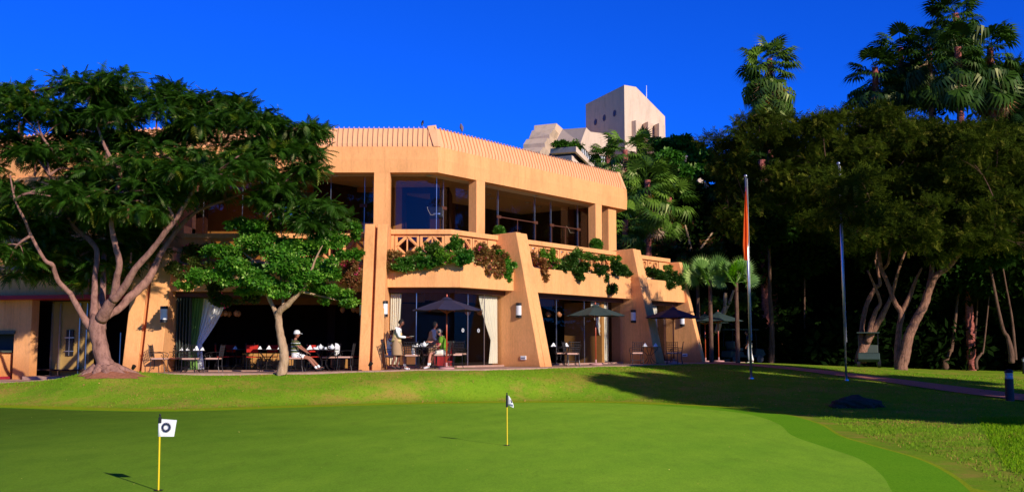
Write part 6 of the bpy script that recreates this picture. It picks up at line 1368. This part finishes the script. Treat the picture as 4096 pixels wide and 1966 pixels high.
# low fan palms, bright
def lowpalm(px, py, Y, R_, label, n=16):
    q = at(px, py, Y); z0 = gh(q.x, Y); t = thing('dwarf_fan_palm', label, 'palm', (q.x, Y, z0), 0, 'low bright fan palms by the end wall')
    b = MB(); b.tube([(0, 0, -.2), (0, 0, q.z-z0)], [.11, .08], 10); b.build('trunk', M['twig'], t, world=False)
    az_ = rng.uniform(0, 2*PI, n); el = rng.uniform(.0, 1.2, n); d = np.stack([np.cos(az_)*np.cos(el), np.sin(az_)*np.cos(el), np.sin(el)], 1)
    F2 = fan(26, 2.3, 1.0, .95, .06); up = None
    y_ = norm(np.cross(np.tile(np.array([.5, -.8, .5]), (n, 1))+rng.normal(0, .25, (n, 3)), d)); R1 = np.stack([d, y_, np.cross(d, y_)], 1)
    v = scatter(F2, np.tile(np.array([0, 0, q.z-z0]), (n, 1)), R1, rng.uniform(.8, 1.1, n)*R_, np.array((.09, .23, .015))+rng.uniform(-.03, .08, (n, 1)), .1); quadmesh('crown', *v, M['palmleaf'], t, world=False)
lowpalm(2790, 1130, 49.5, .72, 'bright low fan palm nearest the end wall'); lowpalm(2840, 1120, 48, .75, 'bright low fan palm with the large lit fan in front'); lowpalm(2945, 1130, 47.5, .72, 'bright low fan palm just left of the flagpole')
# ================================================================== leafy trees
def tree(name, label, base, limbs, pl, n, T_, size, cA, cB, bark, dd=1.2, grp=None, catg='tree', tw=.05, leafm='leaf', extra=None, **k):
    t = thing(name, label, catg, base, 0, grp)
    b = MB(); anch = []
    for L_ in limbs:
        pts = [P3(*q) for q in L_]; limb(b, pts, 12); anch += [q[:3] for q in pts[len(pts)//2:]]
    bl = pads(pl, dd); b.build('trunk', M[bark], t, smooth=True); b = MB(); twigs(b, bl, anch, tw*.6); b.build('branches', M['twig'], t, smooth=True)
    bl = fracture(bl, 4, .35, .7, .8, .8)
    v = crown(bl, n, T_, size, cA, cB, **k)
    if extra: v = cat(v, crown(bl, extra[0], T_, size*.8, extra[1], extra[2], shell=.9, down=.6))
    quadmesh('crown', *v, M[leafm], t); return t
# acacia
Ya = 49.5; sc_ = Ya/45
lm = [[(3606, 1490, Ya, 28.2), (3604, 1470, Ya, 24.2), (3622, 1400, Ya, 20.8), (3640, 1330, Ya, 18.9), (3663, 1281, Ya, 17.5), (3699, 1215, Ya, 16.2), (3712, 1170, Ya, 14.8), (3735, 1115, 49.3, 13.4), (3757, 1091, 49.2, 11.4), (3794, 1069, 49, 9.4), (3845, 1005, 48.6, 8.0), (3889, 946, 48.3, 6.7), (3918, 895, 48, 5.4), (3960, 840, 47.7, 4.7), (4040, 740, 47, 3.4)],
      [(3708, 1180, Ya, 11.4), (3722, 1110, 49.8, 8.8), (3727, 1055, 50, 8.8), (3705, 1020, 50.2, 6.1), (3685, 975, 50.4, 5.4), (3672, 910, 50.6, 4.7), (3650, 800, 50.8, 3.4)], [(3727, 1055, 50, 7.4), (3750, 1004, 50, 6.1), (3787, 946, 49.8, 5.4), (3808, 890, 49.6, 4.0), (3830, 780, 49.5, 2.7)],
      [(3596, 1470, 49.8, 17.5), (3590, 1400, 50, 13.4), (3597, 1310, 50.2, 11.4), (3606, 1252, 50.3, 12.1), (3580, 1210, 50.4, 8.8), (3550, 1130, 50.6, 8.0), (3524, 1070, 50.8, 8.8), (3513, 1000, 51, 8.0), (3508, 960, 51.1, 6.7), (3480, 880, 51.3, 4.0)],
      [(3606, 1252, 50.3, 10.7), (3641, 1179, 50.2, 9.4), (3663, 1120, 50.1, 6.1), (3688, 1069, 50, 3.4)], [(3530, 1080, 50.8, 5.4), (3553, 1050, 50.7, 5.4), (3563, 990, 50.6, 4.0), (3590, 930, 50.4, 2.7)]]
pl = []
for (y_, x0, x1, st, rx, ry) in ((525, 3020, 4200, 130, 110, 42), (560, 2950, 4250, 125, 110, 50), (640, 2930, 4250, 120, 105, 55), (730, 2960, 4250, 125, 105, 55), (810, 3000, 4250, 120, 95, 50), (890, 3330, 4250, 125, 95, 50), (960, 3420, 4250, 135, 80, 40)):
    for x in range(x0, x1, st): pl.append((x+random.uniform(-25, 25), y_+random.uniform(-18, 18)-(10 if 3350 < x < 3650 else 0), rx*random.uniform(.8, 1.15), ry*random.uniform(.8, 1.2), random.uniform(44, 52)))
for x in range(3380, 4200, 75): pl.append((x+random.uniform(-20, 20), random.uniform(930, 1010), random.uniform(35, 70), random.uniform(28, 50), random.uniform(43, 50)))
for x in (2880, 2940, 3190, 3260, 3330): pl.append((x+random.uniform(-20, 20), random.uniform(820, 900), random.uniform(35, 70), random.uniform(28, 50), random.uniform(45, 54)))
pl += [(3330, 720, 60, 40, 36.3), (3390, 780, 60, 45, 36.2), (3350, 850, 55, 45, 36.4), (3430, 700, 60, 40, 37), (3410, 880, 60, 35, 36.6), (3480, 800, 70, 50, 38)]
pl += [(2990, 520, 60, 30, 47), (3060, 495, 60, 25, 46), (3440, 450, 110, 24, 46), (3300, 478, 90, 26, 47), (3600, 480, 80, 22, 47), (2920, 830, 50, 40, 48), (2950, 900, 60, 40, 50)]
tree('acacia_tree', 'wide fine-leaved acacia with pale pods over a rough leaning forked trunk at the right', (19.1, Ya, .5), lm, pl, 38000, SPRIG, .40, (.018, .035, .005), (.065, .09, .008), 'roughbark', dd=1.3, tw=.03, shell=.25, outw=.7, down=.15, roll=.6, top=.7, leafm='leafmatte', extra=(3400, (.16, .18, .02), (.22, .20, .03)), clump=4)
lm = [[(3440, 1450, 55, 24.0), (3450, 1400, 55, 19.2), (3475, 1350, 55, 16.0), (3505, 1300, 54.8, 13.6), (3540, 1240, 54.6, 10.4), (3570, 1170, 54.5, 7.2), (3600, 1060, 54.2, 5.6), (3640, 960, 54, 4.0)], [(3450, 1400, 55, 14.4), (3448, 1310, 55.2, 10.4), (3468, 1215, 55.3, 9.6), (3502, 1150, 55.4, 8.8), (3520, 1130, 55.4, 7.2), (3500, 1040, 55.6, 4.0)], [(3470, 1370, 54.8, 12.0), (3480, 1310, 54.6, 10.4), (3505, 1240, 54.4, 8.8), (3520, 1200, 54.3, 6.4), (3470, 1080, 54, 4.0)]]
tree('leaning_tree', 'darker multi-stemmed tree leaning right just behind the acacia trunk', (19.0, 55, .4), lm, [(3480, 930, 140, 60, 55), (3620, 900, 140, 60, 56), (3360, 900, 120, 60, 57), (3540, 1000, 100, 40, 57)], 3000, SPRIG, .5, (.02, .045, .008), (.05, .08, .01), 'roughbark', leafm='leafmatte')
# bright leafy tree behind the clubhouse end
lm = [[(2700, 1150, 72, 14), (2705, 1000, 72, 11), (2720, 900, 72, 9), (2730, 780, 72, 7), (2700, 680, 72, 4)], [(2720, 900, 72, 7), (2760, 780, 72, 5), (2800, 680, 72, 3)], [(2815, 960, 70, 8), (2820, 840, 70, 7), (2812, 740, 70, 5)]]
pl = [(2700, 580, 60, 30, 73), (2760, 590, 45, 28, 72), (2790, 640, 45, 25, 71), (2840, 650, 40, 20, 71), (2700, 640, 80, 35, 71), (2740, 690, 80, 35, 70), (2820, 700, 50, 25, 70), (2700, 750, 80, 40, 70), (2790, 770, 50, 35, 69), (2830, 790, 35, 25, 69), (2720, 820, 70, 40, 71)]
tree('broadleaf_tree', 'bright green open-crowned tree between tower block and palms', (11.5, 72, .5), lm, pl, 8500, BRO, .33, (.035, .14, .014), (.07, .23, .02), 'bark', dd=1.6, tw=.06, shell=.3, clump=4)
pl = [(2590, 1000, 70, 60, 62), (2700, 1000, 80, 60, 62), (2800, 1020, 80, 55, 62), (2900, 1000, 90, 60, 63), (2760, 930, 80, 50, 64), (2880, 900, 70, 50, 64), (2660, 940, 70, 50, 63), (3000, 960, 60, 60, 64), (2780, 1090, 60, 40, 60), (2700, 1080, 60, 40, 60), (2880, 1080, 80, 40, 61)]
tree('wild_shrub_tree', 'tangled tree with rusty twigs above the low bright fan palms', (11.8, 62, .8), [[(2770, 1200, 62, 10), (2775, 1080, 62, 8), (2760, 980, 62, 6), (2740, 900, 62, 4)], [(2775, 1080, 62, 6), (2800, 1000, 62, 5), (2850, 930, 62, 3)]], pl, 4200, TINY, .30, (.03, .10, .012), (.08, .15, .02), 'bark2', dd=1.3, extra=(900, (.30, .09, .04), (.22, .10, .03)), shell=.2)
lm = [[(2868, 1330, 53, 10), (2880, 1280, 53, 11), (2898, 1240, 53, 11), (2900, 1200, 53, 8), (2902, 1170, 53, 6)], [(2898, 1240, 53, 8), (2915, 1215, 53, 6), (2935, 1160, 53, 4)]]
tree('young_tree', 'slender forked trunk in half light between end wall and flagpole', (11, 53, .8), lm, [(2900, 1210, 60, 30, 54), (2960, 1190, 50, 30, 55), (2860, 1230, 30, 25, 54)], 500, TINY, .3, (.03, .08, .012), (.05, .11, .012), 'bark2', dd=.9)
# ---- grove trees behind (proto + copies)
def grove_proto(i, H, R_, dark):
    t = thing('grove_tree', 'x', 'tree', (0, 0, 0)); b = MB()
    limb(b, [(0, 0, -.3, .26), (.1, 0, H*.25, .2), (.3, .1, H*.5, .16), (.2, .1, H*.8, .08)], 10); anch = [(.2, .1, H*.5), (.2, .1, H*.7)]
    bl = []
    for k in range(15):
        a = random.uniform(0, 2*PI); r = R_*random.uniform(.2, .8); bl.append((math.cos(a)*r, math.sin(a)*r, H*random.uniform(.32, .95), R_*.42, R_*.42, H*.12))
    twigs(b, bl, anch, .05, 4); tr = b.build('trunk', M['roughbark'], t, world=False, smooth=True)
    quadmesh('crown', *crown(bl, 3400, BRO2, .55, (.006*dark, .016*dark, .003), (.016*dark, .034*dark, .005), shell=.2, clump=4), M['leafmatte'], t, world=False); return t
GG = 'dark trees of the grove behind the path'
gl = 'dark tree of the dense grove beyond the brick path, merging with its neighbours'
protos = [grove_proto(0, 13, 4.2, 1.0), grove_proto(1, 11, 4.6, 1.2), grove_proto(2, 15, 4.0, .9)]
spots = []
for i, x in enumerate(np.arange(11, 60, 3.6)): spots.append((x+random.uniform(-1, 1), 66+random.uniform(-2, 3)+max(0, x-40)*.0, i % 3))
for i, x in enumerate(np.arange(9, 66, 4.2)): spots.append((x+random.uniform(-1, 1), 76+random.uniform(-2, 3), (i+1) % 3))
spots += [(30, 58, 1), (34, 55, 0), (27, 60, 2), (37, 60, 1), (24, 62, 0), (5, 80, 1), (2, 84, 2)]
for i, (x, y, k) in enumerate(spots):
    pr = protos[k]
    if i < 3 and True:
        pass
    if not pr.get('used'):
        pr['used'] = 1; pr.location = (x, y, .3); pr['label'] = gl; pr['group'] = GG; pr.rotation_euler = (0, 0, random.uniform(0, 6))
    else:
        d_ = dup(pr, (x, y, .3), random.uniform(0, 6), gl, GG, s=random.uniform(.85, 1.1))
for pr in protos:
    del pr['used']
for o in list(SC.objects):
    if 'used' in o.keys(): del o['used']
# understorey
def stuffmass(name, bl, n, T_, size, cA, cB, label, catg, m='leafmatte', **k):
    v = crown(bl, n, T_, size, cA, cB, **k); o_ = quadmesh(name, *v, M[m]); tag(o_, label, catg, None, 'stuff'); return o_
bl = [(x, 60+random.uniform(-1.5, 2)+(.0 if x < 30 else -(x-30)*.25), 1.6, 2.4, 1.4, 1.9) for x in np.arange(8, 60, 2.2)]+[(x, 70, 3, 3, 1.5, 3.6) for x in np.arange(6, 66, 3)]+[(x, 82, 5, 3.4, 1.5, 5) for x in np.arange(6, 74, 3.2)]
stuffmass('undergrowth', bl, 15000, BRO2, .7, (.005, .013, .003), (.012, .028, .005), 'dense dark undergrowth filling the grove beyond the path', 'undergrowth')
bl = [(q.x, q.y, gh(q.x, q.y)+.25, 1.0, .8, .35) for q in [gz(px, 1470-abs(px-3850)*.02, .2) for px in range(3760, 4060, 28)]]
stuffmass('ground_cover', bl, 1500, TINY, .28, (.04, .14, .012), (.08, .22, .02), 'bright leafy ground cover before the pink walls at the right', 'ground cover', 'leaf')
for px, py, Y, lb in ((2990, 1000, 60, 'slim dark tree trunk left in the shaded grove'),):
    pass
for i, (a, c, r, lb) in enumerate((((3780, 1440, 58), (3810, 1370, 58), 12, 'short thick trunk in front of the left pink wall'), ((3880, 1440, 58), (3900, 1360, 58), 7, 'thin trunk between the left and middle pink walls'), ((3905, 1440, 57), (3935, 1385, 57), 6, 'slanting thin trunk before the middle pink wall'), ((4045, 1410, 52), (4005, 1290, 52), 11, 'pale mottled trunk leaning left near the right edge'), ((4060, 1400, 54), (4020, 1120, 54), 6, 'slender upright trunk at the right edge of the grove'), ((3215, 1400, 60), (3218, 1290, 60), 7, 'thin trunk in the dark middle of the grove'), ((3085, 1440, 57), (3080, 1180, 57), 13, 'thick palm-like trunk with a flared lit foot behind the left flagpole'))):
    r *= .72; p0, p1 = P3(a[0], a[1], a[2], r*1.5), P3(c[0], c[1], c[2], r*.8); t = thing('tree_trunk', lb, 'tree', p0[:3], 0, 'single trunks in the dark grove')
    b = MB(); top = (p1[0]+(p1[0]-p0[0])*1.2, p1[1], p1[2]+3.5, r*.5*a[2]/F); limb(b, [(p0[0], p0[1], p0[2]-.5, p0[3]), p0, ((p0[0]+p1[0])/2+.08, p0[1], (p0[2]+p1[2])/2, r*a[2]/F), p1, top], 10); b.build('trunk', M['twig'], t, smooth=True)
    quadmesh('crown', *crown([(top[0], top[1], top[2]+.6, 1.6, 1.2, 1.1)], 350, BRO2, .5, (.012, .035, .006), (.03, .07, .01)), M['leafmatte'], t)
# dark conifer-like tree at the far right edge, upper
tree('feathery_tree', 'dark feathery tree crown at the right edge below the palms', (33, 64, .3), [[(4250, 1400, 64, 20), (4200, 900, 64, 14), (4120, 560, 64, 8), (4080, 420, 64, 4)]], [(4060, 350, 40, 40, 64), (4040, 420, 60, 40, 64), (4090, 480, 80, 40, 64), (4010, 470, 50, 25, 64), (4150, 400, 80, 80, 64), (4070, 300, 30, 30, 64), (4120, 560, 100, 50, 64)], 1800, FERN, .8, (.01, .035, .012), (.03, .06, .015), 'roughbark', dd=2, leafm='leafmatte')
# ---- trees to the right of and behind the camera's view that shade the lawn and right part of the terrace
def sidetree(v, w, H, R_, zlo, label, n=5200, flat=1.0):
    az_ = math.atan2(sdir.y, sdir.x); sx, sy = math.cos(az_), math.sin(az_); px_, py_ = -sy, sx
    if px_ < 0: px_, py_ = -px_, -py_
    x, y = px_*v+sx*w, py_*v+sy*w
    t = thing('shade_tree', label, 'tree', (x, y, 0), 0, 'shade trees beside the putting green'); b = MB()
    limb(b, [(0, 0, -.3, .3), (.1, 0, H*.2, .24), (.2, .1, H*.5, .18), (.2, .1, H*.8, .08)], 10)
    bl = []
    for k in range(26):
        a = random.uniform(0, 2*PI); r = R_*random.uniform(.1, .85); bl.append((math.cos(a)*r, math.sin(a)*r, random.uniform(zlo, H-.8), R_*.30, R_*.30, .75))
    twigs(b, bl, [(.2, .1, H*.4), (.2, .1, H*.6), (.2, .1, H*.75)], .05, 4); b.build('trunk', M['roughbark'], t, world=False, smooth=True)
    quadmesh('crown', *crown(bl, n, BRO2, .5, (.03, .08, .01), (.06, .14, .012), shell=.1), M['leafmatte'], t, world=False); return t
# side trees (placed in sun coordinates: v across, w towards the sun)
sidetree(24.3, 2.0, 11.2, 2.9, 5.7, 'slim shade tree nearest the putting green at the right', 5200)
sidetree(27.6, 1.0, 12.0, 3.0, 5.2, 'round shade tree second from the green at the right', 5600)
sidetree(31.0, 1.5, 15.6, 3.6, 5.2, 'tall shade tree third from the green beyond the footpath', 5200)
sidetree(35.4, 0.5, 15.6, 3.8, 5.2, 'tallest shade tree farthest right beyond the footpath', 4800)
# ---- grass blades on the lawn bank and the near right rough, and fallen leaves
def lawnpts(n, box_, cond):
    x = rng.uniform(box_[0], box_[1], n); y = rng.uniform(box_[2], box_[3], n)
    k = cond(x, y); x, y = x[k], y[k]
    z = np.concatenate([height(x[i:i+4000], y[i:i+4000]) for i in range(0, len(x), 4000)]) if len(x) else x
    return x, y, z
def blades(x, y, z, h, w, C):
    n = len(x); a = rng.uniform(0, PI, n); dx, dy = np.cos(a)*w, np.sin(a)*w; lx, ly = rng.normal(0, h*.6, n), rng.normal(0, h*.6, n); hh = h*rng.uniform(.5, 1.3, n)
    V = np.stack([np.stack([x-dx, y-dy, z-.005], 1), np.stack([x+dx, y+dy, z-.005], 1), np.stack([x+lx+dx*.2, y+ly+dy*.2, z+hh], 1), np.stack([x+lx-dx*.2, y+ly-dy*.2, z+hh], 1)], 1)
    return V, C
def outgreen(x, y, m=1.15): return (~inside(x, y, gn)) & (bdist(x, y) > m)
patn = [(p[0], p[1]) for p in PATIO]
def patio_y(x): return np.interp(x, [p[0] for p in PATIO], [p[1] for p in PATIO])
pth = np.array([(p.x, p.y) for p in smooth_path([(a, b_, c, 0) for a, b_, c in PATHC], 5)[0]])
def offpath(x, y): return np.sqrt((x[:, None]-pth[:, 0])**2+(y[:, None]-pth[:, 1])**2).min(1) > 1.02
x, y, z = lawnpts(230000, (-19, 22, 11, 46), lambda x, y: (np.abs(x) < y*.53+1) & outgreen(x, y, 1.3) & offpath(x, y) & ((y < patio_y(x)-.06) | (x > 9.6)))
n = len(x); mixv = rng.uniform(0, 1, (n, 1))
patch = (np.sin(x*1.3+y*.7)+np.sin(x*.6-y*1.9+1)+np.sin(x*2.9+2)*.5+rng.normal(0, .8, n))[:, None]
C = np.array((.14, .305, .016))*(1-mixv)+np.array((.25, .40, .022))*mixv
C = np.where((patch > 1.5) & (rng.uniform(0, 1, (n, 1)) < .55), np.array((.42, .27, .07))*(.8+.4*mixv), C)
V, C = blades(x, y, z, .035, .010, C)
go = quadmesh('lawn_blades', V, C, M['leafmatte']); tag(go, 'short rough grass blades on the lawn around the green', 'grass', None, 'stuff')
x, y, z = lawnpts(90000, (4, 16, 10.5, 24), lambda x, y: (x < y*.53+1) & outgreen(x, y, 1.8) & (x > 7.6+(y-16)*.42) & (x < 99))
n = len(x); mixv = rng.uniform(0, 1, (n, 1)); C = np.array((.10, .27, .006))*(1-mixv)+np.array((.26, .40, .012))*mixv
go = quadmesh('rough_blades', *blades(x, y, z, .055, .008, C), M['leafmatte']); tag(go, 'longer rough grass in the lower right corner', 'grass', None, 'stuff')
x, y, z = lawnpts(9000, (-19, 22, 20, 47), lambda x, y: (np.abs(x) < y*.53+1) & outgreen(x, y, .3) & ((y < patio_y(x)-.02) | (x > 9)) & (rng.uniform(0, 1, len(x)) < np.clip((y-22)/14, .05, 1)))
n = len(x); d = norm(rng.normal(0, 1, (n, 3))*np.array([1, 1, .35])); LT = np.array([[[0, 0, 0], [.5, .28, .04], [1, 0, 0], [.5, -.28, .04]]])
C = np.array((.50, .26, .10))*(1-rng.uniform(0, 1, (n, 1)))+np.array((.30, .12, .05))
fl = scatter(LT, np.stack([x, y, z+.03], 1), orient(d, roll=.3), rng.uniform(.03, .075, n), C, .2)
tag(quadmesh('fallen_leaves', *fl, M['leafmatte']), 'small dry fallen leaves scattered over the lawn bank and path edge', 'leaves', None, 'stuff')

x, y, z = lawnpts(420, (-13, 5, 11, 29), lambda x, y: (np.abs(x) < y*.53+1) & inside(x, y, gn)); n = len(x)
d = norm(rng.normal(0, 1, (n, 3))*np.array([1, 1, .2])); C = np.array((.45, .30, .10))*(1-rng.uniform(0, 1, (n, 1)))+np.array((.25, .30, .05))
tag(quadmesh('clippings', *scatter(LT, np.stack([x, y, z+.018], 1), orient(d, roll=.3), rng.uniform(.015, .035, n), C, .2), M['leafmatte']), 'tiny dry leaf bits lying on the putting green', 'leaves', None, 'stuff')
